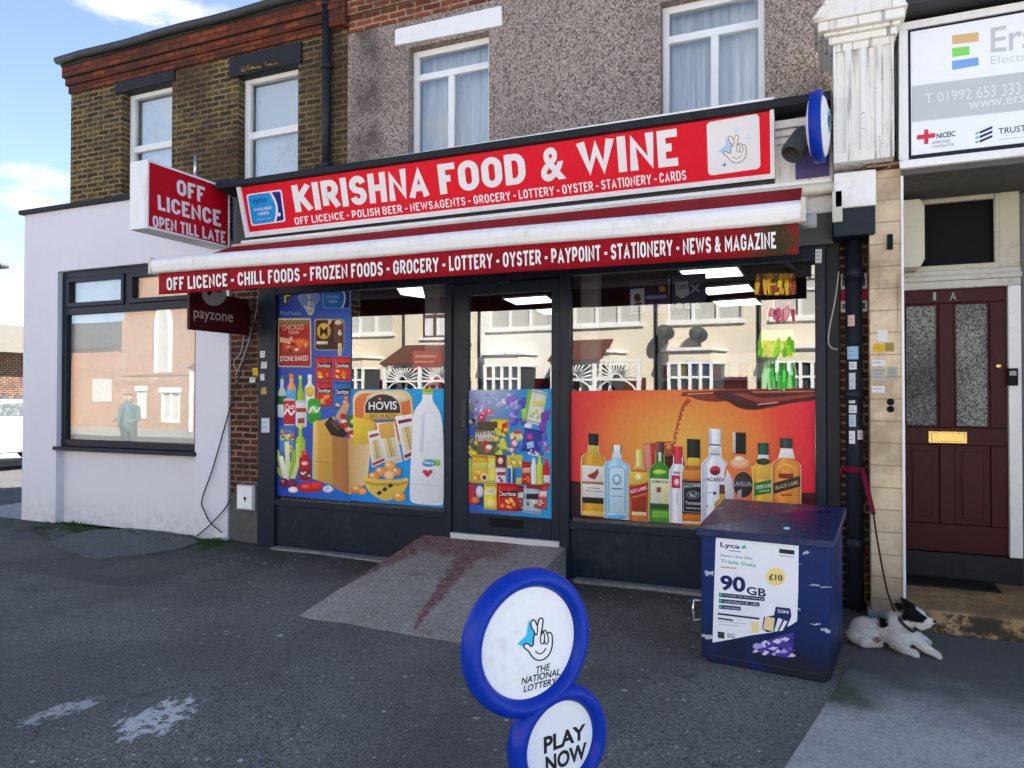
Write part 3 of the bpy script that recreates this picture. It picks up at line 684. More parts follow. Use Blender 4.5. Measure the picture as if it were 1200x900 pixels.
M['grass'] = paint('moss', (.050, .085, .016, 1), .9, 0, .5, 14, (.02, .03, .01, 1), .5, 1, 60)
M['leaf'] = paint('weed_leaf', (.045, .09, .015, 1), .6, 0, .5, 14)

def emit(name, col, s):
    t = NT(name); e = t.n('ShaderNodeEmission'); e.inputs[0].default_value = col; e.inputs[1].default_value = s; t.l(e.outputs[0], t.out.inputs[0]); return t.m
M['panel_light'] = emit('led_panel', (.95, .98, 1, 1), .55)
def curtain_mat():
    t = NT('net_curtain'); n = t.noise(1.5, 4, .6, t.mapping((16, 16, .8)))
    c = t.mix(t.rng(n, .3, .7), (.50, .53, .58, 1), (.85, .86, .87, 1)); t.bsdf(c, .9, 0, n, .02, .7, .1); return t.m
M['net'] = curtain_mat()
M['disc_face'] = paint('grubby_white_plastic', (.78, .79, .80, 1), .4, 0, .12, 3, (.34, .33, .30, 1), .3, .2, 40)
M['blind'] = paint('white_blind', (.74, .75, .74, 1), .8, 0, .08, 2)
# ================================================================== the setting
def sheet(name, pts, z, mat_, kind='structure'):
    b = MB(); b.poly([(x, y, z) for x, y in pts]); return struct(b.build(name, mat_), kind=kind)
KERB_Y = -7.0
sheet('ground', [(-400, -300), (400, -300), (400, 400), (-400, 400)], -.115, M['conc'])
b = MB(); b.box(-10.6, 60, KERB_Y + .15, 6, -.3, 0); struct(b.build('pavement', M['asphalt']))
b = MB(); b.box(-10.75, 60, KERB_Y, KERB_Y + .145, -.3, .005); struct(b.build('kerb', M['conc'], bevel=.02))
M['road'] = concrete('road_tarmac', (.075, .075, .078, 1), (.06, .06, .062, 1), (.04, .04, .04, 1), 60)
sheet('road', [(-90, -14.6), (90, -14.6), (90, KERB_Y + .1), (-90, KERB_Y + .1)], -.108, M['road'])
sheet('side_road', [(-17.6, -7), (-10.8, -7), (-10.8, 90), (-17.6, 90)], -.104, M['road'])
b = MB(); b.box(-90, 90, -18.6, -14.6, -.3, 0.0); struct(b.build('far_pavement', M['pave_pale']))
b = MB(); b.box(-60, -17.5, KERB_Y, 60, -.3, 0.0); struct(b.build('side_pavement', M['pave_pale']))
b = MB(); b.box(-10.75, -9.335, .02, 40, -.2, .004); struct(b.build('side_path', M['pave_pale']))
M['linepaint'] = paint('road_marking', (.6, .6, .58, 1), .7)
b = MB()
for i in range(12): b.box(-40 + i * 6, -38 + i * 6, -10.85, -10.75, -.11, -.1035)
struct(b.build('road_marking', M['linepaint']))
# the right-hand forecourt: one big concrete slab laid over the asphalt
q = [atZ(985, 797), atZ(960, 838), atZ(918, 903)]
pts = [(q[0].x, q[0].y), (q[1].x, q[1].y), (q[2].x, q[2].y), (q[2].x - .35, -4.2), (q[2].x - .6, KERB_Y + .15), (9, KERB_Y + .15), (9, -.1), (.30, -.1), (.22, -.9)]
sheet('concrete_slab', pts, .004, M['slab'])
# a cracked remnant of older surfacing by the white wall
pp = [(58, 636), (80, 628), (110, 622), (150, 620), (190, 623), (225, 630), (232, 636), (214, 643), (196, 646), (170, 651), (146, 652), (118, 656), (98, 653), (92, 648), (72, 644)]
b = MB(); a_ = [atZ(x, y, .0) for x, y in pp]; b.prism([(p.x, p.y, .001) for p in a_], (0, 0, .012)); struct(b.build('old_paving', concrete('old_surfacing', (.15, .15, .147, 1), (.12, .12, .118, 1), (.05, .052, .045, 1), 95)))
# concrete footing strip along the shop front
b = MB(); b.prism([(-5.2, -.05, .002), (-5.2, -.15, .002), (-4.6, -.13, .002), (-3.7, -.2, .002), (-3.7, -.05, .002)], (0, 0, .022))
b.prism([(-1.95, -.05, .002), (-1.95, -.16, .002), (-1.3, -.14, .002), (-.6, -.17, .002), (.0, -.05, .002)], (0, 0, .026)); struct(b.build('footing', M['conc']))

def holed(mb, x0, x1, z0, z1, y0, y1, holes, m=0):
    """a wall slab with rectangular openings, reveals included"""
    xs = sorted({x0, x1, *[h[0] for h in holes], *[h[1] for h in holes]}); zs = sorted({z0, z1, *[h[2] for h in holes], *[h[3] for h in holes]})
    xs = [x for x in xs if x0 <= x <= x1]; zs = [z for z in zs if z0 <= z <= z1]
    inh = lambda a, c: any(h[0] < a < h[1] and h[2] < c < h[3] for h in holes)
    for i in range(len(xs) - 1):
        for j in range(len(zs) - 1):
            if inh((xs[i] + xs[i + 1]) / 2, (zs[j] + zs[j + 1]) / 2): continue
            a, c, d, e = xs[i], xs[i + 1], zs[j], zs[j + 1]
            mb.poly([(a, y0, d), (c, y0, d), (c, y0, e), (a, y0, e)], m); mb.poly([(a, y1, e), (c, y1, e), (c, y1, d), (a, y1, d)], m)
    for (a, c, d, e) in list(holes) :
        d2 = max(d, z0); e2 = min(e, z1)
        if a > x0: mb.poly([(a, y0, d2), (a, y1, d2), (a, y1, e2), (a, y0, e2)], m)
        if c < x1: mb.poly([(c, y0, e2), (c, y1, e2), (c, y1, d2), (c, y0, d2)], m)
        if d > z0: mb.poly([(a, y0, d), (c, y0, d), (c, y1, d), (a, y1, d)], m)
        if e < z1: mb.poly([(a, y1, e), (c, y1, e), (c, y0, e), (a, y0, e)], m)
    for x in (x0, x1): mb.poly([(x, y0, z0), (x, y1, z0), (x, y1, z1), (x, y0, z1)], m)
    mb.poly([(x0, y0, z1), (x1, y0, z1), (x1, y1, z1), (x0, y1, z1)], m); mb.poly([(x0, y0, z0), (x1, y0, z0), (x1, y1, z0), (x0, y1, z0)], m)
    return mb
def framed(name, parent, x0, x1, z0, z1, y, bars, mat_frame, w=.06, d=.07, pane=True, glass_m=None, back=None, backname='curtain', backmat=None, bevel=.006):
    """a window: frame mesh with bars, pane and what hangs behind as its children. bars: ('h',z,xa,xb) or ('v',x,za,zb)"""
    b = MB(); b.box(x0, x1, y, y + d, z1 - w, z1); b.box(x0, x1, y, y + d, z0, z0 + w); b.box(x0, x0 + w, y, y + d, z0 + w, z1 - w); b.box(x1 - w, x1, y, y + d, z0 + w, z1 - w)
    for k, p, a, c in bars:
        hw = w * .6
        if k == 'h': b.box(a, c, y + .004, y + d - .004, p - hw, p + hw)
        else: b.box(p - hw, p + hw, y + .006, y + d - .006, a, c)
    o = b.build(name, mat_frame, parent, bevel=bevel)
    if pane: g = MB(); g.poly([(x0 + .02, y + d * .5, z0 + .02), (x1 - .02, y + d * .5, z0 + .02), (x1 - .02, y + d * .5, z1 - .02), (x0 + .02, y + d * .5, z1 - .02)]); g.build('pane', glass_m or M['glass_up'], o)
    if back:
        c = MB(); n = 60; yb = y + back
        for i in range(n):
            xa, xb = x0 + (x1 - x0) * i / n, x0 + (x1 - x0) * (i + 1) / n
            f = (lambda x: .018 * math.sin(x * 62 + 1.3 * math.sin(x * 11)) ) if backname == 'curtain' else (lambda x: 0)
            c._add([(xa, yb + f(xa), z0), (xb, yb + f(xb), z0), (xb, yb + f(xb), z1), (xa, yb + f(xa), z1)], [(0, 1, 2, 3)], 0, True)
        c.build(backname, backmat or M['net'], o)
    return o

# ================================================================== brick house (left, above)
UY = .25
bh = thing('brick_house', 'yellow stock brick house with dark lintels and a red brick corbel under the gutter', 'house', (-6.7, UY, 0))
bx0, bx1 = xat(83, UY, 160), -4.56
w1 = (xat(140.5, UY), xat(199, UY), 3.35, zat(170, 101, UY)); w2 = (xat(276.5, UY), xat(347.5, UY), 3.35, zat(316, 80, UY))
holed(MB(), bx0, bx1, 0.0, 5.42, UY, UY + .24, [w1, w2]).build('wall', M['stock'], bh)
b = MB()
for k, (z0, z1, d) in enumerate(((5.42, 5.51, .03), (5.51, 5.60, .065), (5.60, 5.74, .10))): b.box(bx0 - d * .4, bx1 - .02, UY - d, UY + .3, z0, z1)
b.build('corbel_band', M['redbrick'], bh)
for (xa, xb, za, zb) in ((xat(134, UY), xat(203, UY), w1[3] - .022, 5.416), (xat(268, UY), xat(352.5, UY), w2[3] - .022, w2[3] + .21)):
    MB().box(xa, xb, UY - .03, UY + .115, za, zb).build('lintel', M['lead'], bh, bevel=.008)
b = MB(); gl = [(bx0 - .05 + i * (bx1 - bx0 + .03) / 10, UY - .155, 5.795 + .008 * math.sin(i * 1.7)) for i in range(11)]
b.tube(gl, .048, 10); b.box(bx0 - .05, bx1, UY - .115, UY + .3, 5.74, 5.80); b.build('gutter', M['gutter'], bh)
b = MB(); b.prism([(bx0 - .04, UY - .12, 5.80), (bx0 - .04, 4.5, 7.1), (bx0 - .04, 8.8, 5.80)], (bx1 - bx0 + .04, 0, 0)); b.build('roof', M['slate'], bh)
b = MB(); b.box(xat(279, .4, 20), bx1 - .05, .36, .7, 5.80, 5.92); b.build('roof_edge', M['slate'], bh, bevel=.02)
framed('sash_window', bh, w1[0], w1[1], w1[2], w1[3], UY + .11, [('h', zat(165, 174, UY + .11), w1[0] + .05, w1[1] - .05)], M['upvc'], .065, back=.12, backname='blind', backmat=M['blind'])
framed('sash_window', bh, w2[0], w2[1], w2[2], w2[3], UY + .11, [('h', zat(316, 155, UY + .11), w2[0] + .05, w2[1] - .05)], M['upvc'], .065, back=.12, backname='blind', backmat=M['blind'])
b = MB(); xp = xat(382, UY - .08, 100); b.tube([(xp, UY - .07, 3.62), (xp, UY - .07, 5.74)], .045, 10)
for z in (3.95, 5.0, 5.66): b.tube([(xp, UY - .07, z), (xp, UY - .07, z + .07)], .058, 10)
b.build('drainpipe', M['pipe'], bh)
b = MB()
for k in range(7):
    x = w2[0] + .12 + k * .075; b.ball((x, UY - .035, w2[3] + .03 + .012 * math.sin(k * 2.1)), .045, .03, .03, 8)
b.build('crumbling_mortar', M['stock'], bh)
MB().box(bx0, bx0 + .2, UY + .24, 8.5, 0, 5.75).build('gable_wall', M['stock'], bh)

# ================================================================== shop building
sh = thing('shop_building', 'pebbledashed corner shop with anthracite shopfront, white upper windows and red brick eaves', 'shop', (-2.7, 0, 0))
sx0, sx1 = -4.56, .12
wa = (xat(477.5, UY), xat(572.5, UY), 3.62, zat(528, 46, UY)); wb = (xat(774.5, UY), xat(897.5, UY), 3.62, zat(840, -11, UY))
ztop = 5.36
holed(MB(), sx0, sx1, 2.7, ztop, UY, UY + .24, [wa, wb]).build('wall', M['dash'], sh)
b = MB()
for k, (z0, z1, d) in enumerate(((ztop, ztop + .17, .01), (ztop + .17, ztop + .34, .045), (ztop + .34, ztop + .5, .085))): b.box(sx0 + .02, sx1, UY - d, UY + .3, z0, z1)
b.build('corbel_band', M['redbrick_clean'], sh)
b = MB(); b.box(sx0 - .24, sx0 + .02, UY - .09, UY + .3, 5.43, 5.93); b.box(sx0 - .17, sx0 + .10, UY - .12, UY + .3, 5.72, 6.1); b.build('party_wall_pier', M['redbrick'], sh, bevel=.01)
b = MB(); b.prism([(sx0, UY - .15, ztop + .5), (sx0, 4.5, 7.3), (sx0, 8.8, ztop + .5)], (sx1 - sx0 + .1, 0, 0)); b.build('roof', M['slate'], sh)
b = MB(); b.tube([(sx0, UY - .2, 5.90), (sx1, UY - .2, 5.90)], .06, 10); b.build('gutter', M['gutter'], sh)
MB().hexa([at(462, 53.5, UY - .02), at(462.5, 34, UY - .02), at(587.5, 6, UY - .02), at(588, 29.5, UY - .02)], [at(462, 53.5, UY - .02) + Vector((0, .1, 0)), at(462.5, 34, UY - .02) + Vector((0, .1, 0)), at(587.5, 6, UY - .02) + Vector((0, .1, 0)), at(588, 29.5, UY - .02) + Vector((0, .1, 0))]).build('lintel', M['white'], sh, bevel=.01)
for (w, pt, pm) in ((wa, zat(528, 84, UY + .1), xat(527.5, UY + .1)), (wb, zat(840, 36, UY + .1), xat(838.5, UY + .1))):
    framed('casement_window', sh, w[0], w[1], w[2], w[3], UY + .1, [('h', pt, w[0] + .05, w[1] - .05), ('v', pm, w[2] + .05, pt - .03)], M['upvc'], .055, back=.16)
MB().box(wa[0] - .05, wb[1] + .05, UY + .6, UY + .65, 3.3, 5.3).build('upper_room_wall', M['interior'], sh)

# -- shopfront: posts, rails, riser. Pane plane Y = 0
FY0, FY1 = -.055, .05
PX = dict(l0=xat(302, FY0), l1=xat(322, FY0), m0=xat(520.5, FY0), m1=xat(529, FY0), d0=xat(547, FY0), d1=xat(645, FY0), r0=xat(656, FY0), r1=xat(667, FY0), e0=xat(955.5, FY0), e1=xat(968, FY0), e2=xat(985, FY0))
ZS, ZT, ZD = .47, 2.72, .30
b = MB(); b.box(PX['l0'], PX['l1'], FY0, FY1, 0, ZT); b.box(PX['m0'], PX['m1'], FY0 - .002, FY1, 0, ZT); b.box(PX['r0'], PX['r1'], FY0 - .002, FY1, 0, ZT); b.box(PX['e0'], PX['e1'], FY0, FY1, 0, ZT)
b.box(PX['l1'], PX['m0'], FY0 + .004, FY1, ZS - .035, ZS + .03); b.box(PX['r1'], PX['e0'], FY0 + .004, FY1, ZS - .035, ZS + .03)
b.box(PX['l1'], PX['m0'], FY0 + .004, FY1, 2.62, ZT); b.box(PX['m1'], PX['r0'], FY0 + .006, FY1, 2.62, ZT); b.box(PX['r1'], PX['e0'], FY0 + .004, FY1, 2.62, ZT)
b.build('shopfront_frame', M['anth'], sh, bevel=.006)
b = MB(); b.box(PX['l1'], PX['m0'], FY0 + .03, FY1, 0, ZS - .035); b.build('stall_riser', M['anth'], sh); b = MB(); b.box(PX['r1'], PX['e0'], FY0 + .03, FY1, 0, ZS - .035); b.build('stall_riser', M['anth'], sh)
b = MB(); b.box(PX['e1'], PX['e2'], -.02, .15, 0, 2.95); b.build('side_post', M['anth_dark'], sh, bevel=.008)
for (a, c) in ((PX['l1'], PX['m0']), (PX['r1'], PX['e0'])):
    MB().poly([(a - .01, 0, ZS), (c + .01, 0, ZS), (c + .01, 0, 2.66), (a - .01, 0, 2.66)]).build('shop_window_pane', M['glass'], sh)
# door leaf
dl0, dl1 = PX['m1'], PX['r0']
st0, st1 = PX['d0'], PX['d1']
dr = MB(); dr.box(dl0 + .004, st0, FY0 + .02, .035, ZD + .02, 2.6); dr.box(st1, dl1 - .004, FY0 + .02, .035, ZD + .02, 2.6); dr.box(st0, st1, FY0 + .02, .035, ZD + .02, zat(596, 604, 0)); dr.box(st0, st1, FY0 + .02, .035, 2.5, 2.6)
dro = dr.build('door', M['anth'], sh, bevel=.006)
MB().poly([(st0 - .01, -.004, .44), (st1 + .01, -.004, .44), (st1 + .01, -.004, 2.52), (st0 - .01, -.004, 2.52)]).build('pane', M['glass'], dro)
MB().box(xat(573, FY0), xat(611.5, FY0), FY0 + .008, FY0 + .03, zat(592, 618.5, FY0), zat(592, 608.5, FY0)).build('letterbox', M['black_plastic'], dro, bevel=.004)
hb = MB(); hxm = xat(541.5, FY0 - .03); hb.box(hxm - .025, hxm + .025, FY0 - .005, FY0 + .022, zat(541, 500, FY0), zat(541, 468, FY0)); hb.tube([(hxm, FY0 - .01, zat(541, 490, FY0)), (hxm, FY0 - .06, zat(541, 490, FY0)), (hxm + .1, FY0 - .065, zat(541, 490, FY0))], .010, 8); hb.build('handle', M['gutter'], dro, bevel=.003)
b = MB(); b.box(dl0, dl1, FY0 - .02, .04, ZD - .05, ZD + .018); b.build('threshold', M['alu'], sh, bevel=.004)
b = MB(); b.box(dl0, dl1, -.02, .05, 0, ZD - .05); b.build('threshold_block', M['anth_dark'], sh)
# brick pier left of the shopfront
b = MB(); b.box(-5.915, PX['l0'], .03, .3, 0, 3.0); b.build('brick_pier', M['oldbrick'], sh)
b = MB(); b.box(-5.91, PX['l0'] - .002, .018, .04, 0, .52); b.build('pier_base', M['soffit'], sh, bevel=.012)
# brick between shopfront and pilaster
b = MB(); b.box(PX['e2'], .345, .02, .3, 0, 3.0); b.build('brick_strip', M['oldbrick'], sh)
# fascia backing, lead roof above it, timber cornice to the right
b = MB(); b.box(-5.72, .07, -.10, UY - .002, 2.72, 3.70); b.build('fascia_box', M['soffit'], sh)
b = MB(); xr = xat(972, -.3)
b.prism([(-5.78, UY, 3.98), (-5.78, -.34, 3.775), (-5.78, -.345, 3.71), (-5.78, -.08, 3.69), (-5.78, UY, 3.70)], (xr + 5.78 + .02, 0, 0))
b.build('lead_flashing', M['lead'], sh, bevel=.01)
b = MB(); xa, xb = xat(909, -.1), .07
for k, (z0, z1, d) in enumerate(((3.60, 3.66, .20), (3.55, 3.60, .16), (3.50, 3.55, .13))): b.box(xa, xb, -d, -.09, z0, z1)
b.box(xa, xb, -.115, -.095, 2.95, 3.50); b.build('old_fascia_board', M['stone'], sh, bevel=.006)
# shop interior
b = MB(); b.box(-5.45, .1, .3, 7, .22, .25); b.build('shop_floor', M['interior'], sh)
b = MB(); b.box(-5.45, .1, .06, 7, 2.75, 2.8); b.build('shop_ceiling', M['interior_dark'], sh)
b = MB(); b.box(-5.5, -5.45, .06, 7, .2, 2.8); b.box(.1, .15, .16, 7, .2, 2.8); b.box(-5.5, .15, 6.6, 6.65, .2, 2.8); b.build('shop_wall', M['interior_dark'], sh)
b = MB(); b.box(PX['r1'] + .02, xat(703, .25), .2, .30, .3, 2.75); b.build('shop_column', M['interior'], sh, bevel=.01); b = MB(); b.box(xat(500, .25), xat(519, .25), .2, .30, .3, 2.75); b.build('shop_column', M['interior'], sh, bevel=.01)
# rainwater pipe with its grey base, in front of the brick strip
b = MB(); xc = xat(1001, -.06); b.tube([(xc, -.06, 0.02), (xc, -.06, 2.80)], .058, 14)
for z in (.45, 1.55, 2.45): b.tube([(xc, -.06, z), (xc, -.06, z + .08)], .070, 14)
b.build('rainwater_pipe', M['pipe'], sh)
p0 = at(975, 238, -.24); p1 = at(1026, 274, -.24); b = MB(); b.box(p0.x, p1.x, -.24, .02, p1.z, p0.z + .02); b.build('roller_box', M['anth'], sh, bevel=.012)
p0 = at(977, 203, -.26); p1 = at(1027, 240, -.26); b = MB(); b.box(p0.x, p1.x, -.26, .02, p1.z, p0.z); b.build('white_end_box', M['white'], sh, bevel=.012)

# ================================================================== white single-storey building
we = thing('white_building', 'single-storey white rendered building with a dark coping and a wide anthracite window', 'building', (-7.6, 0, 0))
ex0, ex1 = -9.33, -5.92; wz1 = 3.10; ox0, ox1 = xat(67, 0, 400), -6.40
b = MB()
holed(b, ex0, ex1, 0, 3.86, 0, .225, [(ox0, ox1, -1, wz1)]); b.build('wall', M['render'], we)
MB().box(ex0, bx0 - .14, .225, 6.0, 0, 3.86).build('return_wall', M['render'], we)
MB().box(ox0, ox1, .10, .22, 0, zat(150, 528, .1)).build('infill_panel', M['render'], we)
MB().box(ex0 - .05, ex1 + .02, -.05, .246, 3.86, 3.915).build('coping', M['lead'], we, bevel=.008)
zs = zat(150, 527.5, .02)
MB().box(ox0 - .03, ox1 + .02, -.03, .12, zs - .035, zs + .012).build('sill', M['anth'], we, bevel=.006)
zt = zat(140, 361, .06); xm = xat(148, .06)
wf = framed('window', we, ox0 + .004, ox1 - .004, zs + .014, wz1 - .004, .06, [('h', zt, ox0 + .06, ox1 - .06), ('v', xm, zt + .04, wz1 - .06)], M['anth'], .075, .07, glass_m=glass('milky_window_glass', 2.7, (.9, .93, .93, 1)), back=.11, backname='blind', backmat=M['blind'])
# small casement frames round the two top lights
b = MB()
for a, c in ((ox0 + .082, xm - .047), (xm + .047, ox1 - .082)):
    z0, z1 = zt + .047, wz1 - .082; y = .048
    b.box(a, c, y, y + .06, z0, z0 + .05); b.box(a, c, y, y + .06, z1 - .05, z1); b.box(a, a + .05, y, y + .06, z0 + .05, z1 - .05); b.box(c - .05, c, y, y + .06, z0 + .05, z1 - .05)
b.build('top_light_frame', M['anth'], wf, bevel=.005)

# ================================================================== house on the right
rh = thing('right_house', 'neighbouring house with beige tiled pilaster, carved console and recessed maroon front door', 'house', (.9, 0, 0))
px0, px1 = xat(1019.5, -.2), xat(1057.5, -.2); PY = -.20
zc = zat(1050, 197, PY)
MB().box(px0, px1, PY, .60, .05, zc).build('pilaster', M['tile'], rh, bevel=.006)
MB().box(px0 - .02, px1 + .012, PY - .022, .58, 0, .055).build('pilaster_base', M['conc'], rh, bevel=.01)
MB().box(px1 - .004, px1 + .014, PY - .012, PY + .03, .06, zc - .02).build('tile_trim', M['white'], rh, bevel=.003)
# carved console: fluted shaft with a moulded, gabled head
cx0, cx1 = xat(978.5, -.36), xat(1050, -.36); CY = -.36; cz0, cz1 = zat(1015, 187, CY), zat(1015, 47, CY)
b = MB(); n = 4; fw = (cx1 - cx0) / n; prof = []
def flute(u):                            # depth of the fluting across the width
    k = (u * n) % 1.0; return .022 * max(0.0, math.sin(math.pi * k)) ** .6 if .18 < k < .82 else 0.0
N = 48
zf0, zf1 = cz0 + .07, cz1 - .05
for i in range(N):
    u0, u1 = i / N, (i + 1) / N; xa, xb = cx0 + (cx1 - cx0) * u0, cx0 + (cx1 - cx0) * u1
    ya, yb = CY + flute(u0 + 1e-6), CY + flute(u1 - 1e-6)
    b.poly([(xa, ya, zf0), (xb, yb, zf0), (xb, yb, zf1), (xa, ya, zf1)])
    for (z0, z1) in ((cz0, zf0), (zf1, cz1)): b.poly([(xa, CY, z0), (xb, CY, z0), (xb, CY, z1), (xa, CY, z1)])
    b.poly([(xa, CY, zf0), (xb, CY, zf0), (xb, yb, zf0), (xa, ya, zf0)]); b.poly([(xa, CY, zf1), (xb, CY, zf1), (xb, yb, zf1), (xa, ya, zf1)])
b.poly([(cx0, CY, cz0), (cx0, .2, cz0), (cx0, .2, cz1), (cx0, CY, cz1)]); b.poly([(cx1, CY, cz0), (cx1, CY, cz1), (cx1, .2, cz1), (cx1, .2, cz0)]); b.poly([(cx0, CY, cz0), (cx1, CY, cz0), (cx1, .2, cz0), (cx0, .2, cz0)])
con = b.build('console_bracket', M['stone'], rh)
b = MB()
for (z0, z1, d) in ((cz1, cz1 + .05, .03), (cz1 + .05, cz1 + .075, .06), (cz1 + .075, cz1 + .14, .10)): b.box(cx0 - d, cx1 + d * .6, CY - d, .2, z0, z1)
xm_ = (cx0 + cx1) / 2; zh = cz1 + .14
b.prism([(cx0 - .13, CY - .12, zh), (cx1 + .08, CY - .12, zh), (cx1 + .03, CY - .12, zh + .10), (xm_ + .06, CY - .12, zh + .32), (xm_ - .06, CY - .12, zh + .32), (cx0 - .06, CY - .12, zh + .10)], (0, .5, 0))
for k in range(3):
    o_ = .035 * k; b.prism([(cx0 - .14 + o_, CY - .15 + .012 * k, zh + .01), (cx0 - .10 + o_, CY - .15 + .012 * k, zh + .01), (xm_ - .03 + o_ * .6, CY - .15 + .012 * k, zh + .34), (xm_ - .07 + o_ * .6, CY - .15 + .012 * k, zh + .34)], (0, .05, 0))
b.build('console_head', M['stone'], rh, bevel=.008)
MB().box(px0 - .02, px1 + .0, -.25, .1, zc - .005, cz0 + .01).build('console_seat', M['oldbrick'], rh, bevel=.015)
# wall over the sign, slate porch roof edge
MB().box(px1 - .1, 4.2, .1, .34, 3.19, 6.2).build('upper_wall', M['stock'], rh)
b = MB(); b.prism([(px1 - .02, .12, 4.62), (px1 - .02, -.42, 4.30), (px1 - .02, -.42, 4.25), (px1 - .02, .12, 4.25)], (3.6, 0, 0)); b.build('porch_roof', M['slate'], rh, bevel=.01)
# porch recess
DY = .60; dxr = xat(1180.5, DY); dxl = dxr - .84; dz0, dz1 = zat(1180, 652, DY), zat(1118, 338.5, DY)
jx = xat(1196, DY, 400)
MB().box(px1 - .003, 4.2, -.22, DY + .2, 3.14, 3.18).build('porch_ceiling', M['soffit'], rh)
MB().box(dxl - .5, jx + 1.0, DY + .08, DY + .3, 0, 3.2).build('porch_back_wall', M['soffit'], rh)
b = MB(); b.prism([(jx, DY + .08, .0), (jx + .55, -.20, .0), (jx + 3.2, -.20, .0), (jx + 3.2, DY + .08, .0)], (0, 0, 3.14)); b.build('porch_side_wall', M['grey_wall'], rh)
# frame, transom
zt0, zt1 = zat(1120, 313, DY), zat(1120, 233, DY); txl, txr = xat(1072, DY), xat(1171, DY)
b = MB(); b.box(dxr, jx - .005, DY - .05, DY + .08, dz0 + .0, dz1 + .0); b.box(dxl - .09, dxl, DY - .05, DY + .08, dz0, dz1)
dfo = b.build('door_frame', M['white'], rh, bevel=.006)
b = MB(); b.box(dxl - .09, jx - .005, DY - .055, DY + .08, dz1, dz1 + .06); b.box(dxl - .09, jx + .0, DY - .075, DY + .08, dz1 + .06, dz1 + .10); b.box(dxl - .09, jx - .005, DY - .06, DY + .08, dz1 + .10, zt0 - .03)
b.build('door_head', paint('grimy_white_timber', (.56, .55, .51, 1), .5, 0, .3, 3, (.16, .15, .13, 1), .6), rh, bevel=.006)
b = MB(); b.box(dxl - .09, txl, DY - .03, DY + .08, zt0 - .03, zt1 + .12); b.box(txr, jx - .005, DY - .03, DY + .08, zt0 - .03, zt1 + .12); b.box(txl, txr, DY - .03, DY + .08, zt1, zt1 + .12)
b.box(txl, txr, DY - .06, DY + .08, zt0 - .03, zt0 + .012)
b.box(txr - .03, txr, DY - .045, DY, zt0 + .012, zt1); b.box(txl, txr - .03, DY - .045, DY, zt1 - .03, zt1)
tf = b.build('transom_frame', M['cream'], rh, bevel=.006)
MB().poly([(txl, DY + .03, zt0), (txr, DY + .03, zt0), (txr, DY + .03, zt1), (txl, DY + .03, zt1)]).build('pane', M['black_plastic'], tf)
MB().box(txl, txr, DY + .055, DY + .079, zt0, zt1).build('dark_board', M['black_plastic'], tf)
# door: stiles and rails with two obscured lights above two sunk panels
gx = [xat(1100.5, DY), xat(1118, DY), xat(1160.5, DY)]; gz0, gz1 = zat(1140, 501.5, DY), zat(1140, 354, DY); gw = gx[2] - gx[1]; gl0 = gx[0] - gw
pz0, pz1 = zat(1140, 616, DY), zat(1140, 522, DY)
b = MB(); y0, y1 = DY - .005, DY + .045
for (a, c, d, e) in ((dxl, dxr, gz1, dz1 - .004), (dxl, dxr, pz1, gz0), (dxl, dxr, dz0, pz0), (dxl, gl0, gz0, gz1), (gx[0], gx[1], gz0, gz1), (gx[2], dxr, gz0, gz1), (dxl, gl0, pz0, pz1), (gx[0], gx[1], pz0, pz1), (gx[2], dxr, pz0, pz1)): b.box(a + .0006, c - .0006, y0, y1, d + .0006, e - .0006)
for a, c in ((gl0, gx[0]), (gx[1], gx[2])):
    b.box(a, c, DY + .014, DY + .03, pz0, pz1); b.prism([(a + .05, DY + .014, pz0 + .05), (c - .05, DY + .014, pz0 + .05), (c - .05, DY + .014, pz1 - .05), (a + .05, DY + .014, pz1 - .05)], (0, -.010, 0))
    for q in ((a, a + .014, gz0, gz1), (c - .014, c, gz0, gz1), (a + .014, c - .014, gz0, gz0 + .014), (a + .014, c - .014, gz1 - .014, gz1)): b.box(q[0], q[1], DY + .006, DY + .02, q[2], q[3])
fd = b.build('front_door', M['maroon'], rh, bevel=.004)
for a, c in ((gl0, gx[0]), (gx[1], gx[2])): MB().box(a - .005, c + .005, DY + .022, DY + .03, gz0 - .005, gz1 + .005).build('obscured_pane', M['obscured'], fd)
l0, l1 = at(1088, 519, DY - .02), at(1133.5, 506, DY - .02)
b = MB(); b.box(l0.x, l1.x, DY - .018, DY - .003, l0.z, l1.z); b.box(l0.x + .02, l1.x - .02, DY - .024, DY - .018, l0.z + .014, l1.z - .012); b.build('letterbox', M['brass'], fd, bevel=.003)
c_ = at(1170.5, 429, DY - .02); b = MB(); b.lathe([(0, 0), (.022, 0), (.026, .006), (.022, .016), (.012, .02), (0, .02)], (c_.x, DY - .004, c_.z), (0, -1, 0), 18); b.build('lock', M['brass'], fd)
ar = Art((0, DY - .008, 0), (0, -1, 0)); ar.text('1', [(1093.5, 342.5), (1097, 342.5), (1097, 352), (1093.5, 352)], (.35, .35, .35, 1)); ar.build('door_number', M['print'], fd); ar = Art((0, DY - .008, 0), (0, -1, 0)); ar.text('A', [(1113, 342.5), (1121, 342.5), (1121, 352), (1113, 352)], (.35, .35, .35, 1)); ar.build('door_number', M['print'], fd)
# step, tiled riser, porch floor
s0 = atZ(1064, 738, 0); SY = s0.y; sz = zat(1064, 712, SY)
b = MB(); b.box(px1 + .016, 4.0, SY - .02, DY + .08, .0, sz - .0); b.build('step', M['step'], rh, bevel=.015)
MB().box(dxl, jx, DY - .04, DY + .02, sz, dz0 - .002).build('threshold_riser', M['anth_dark'], rh, bevel=.004)
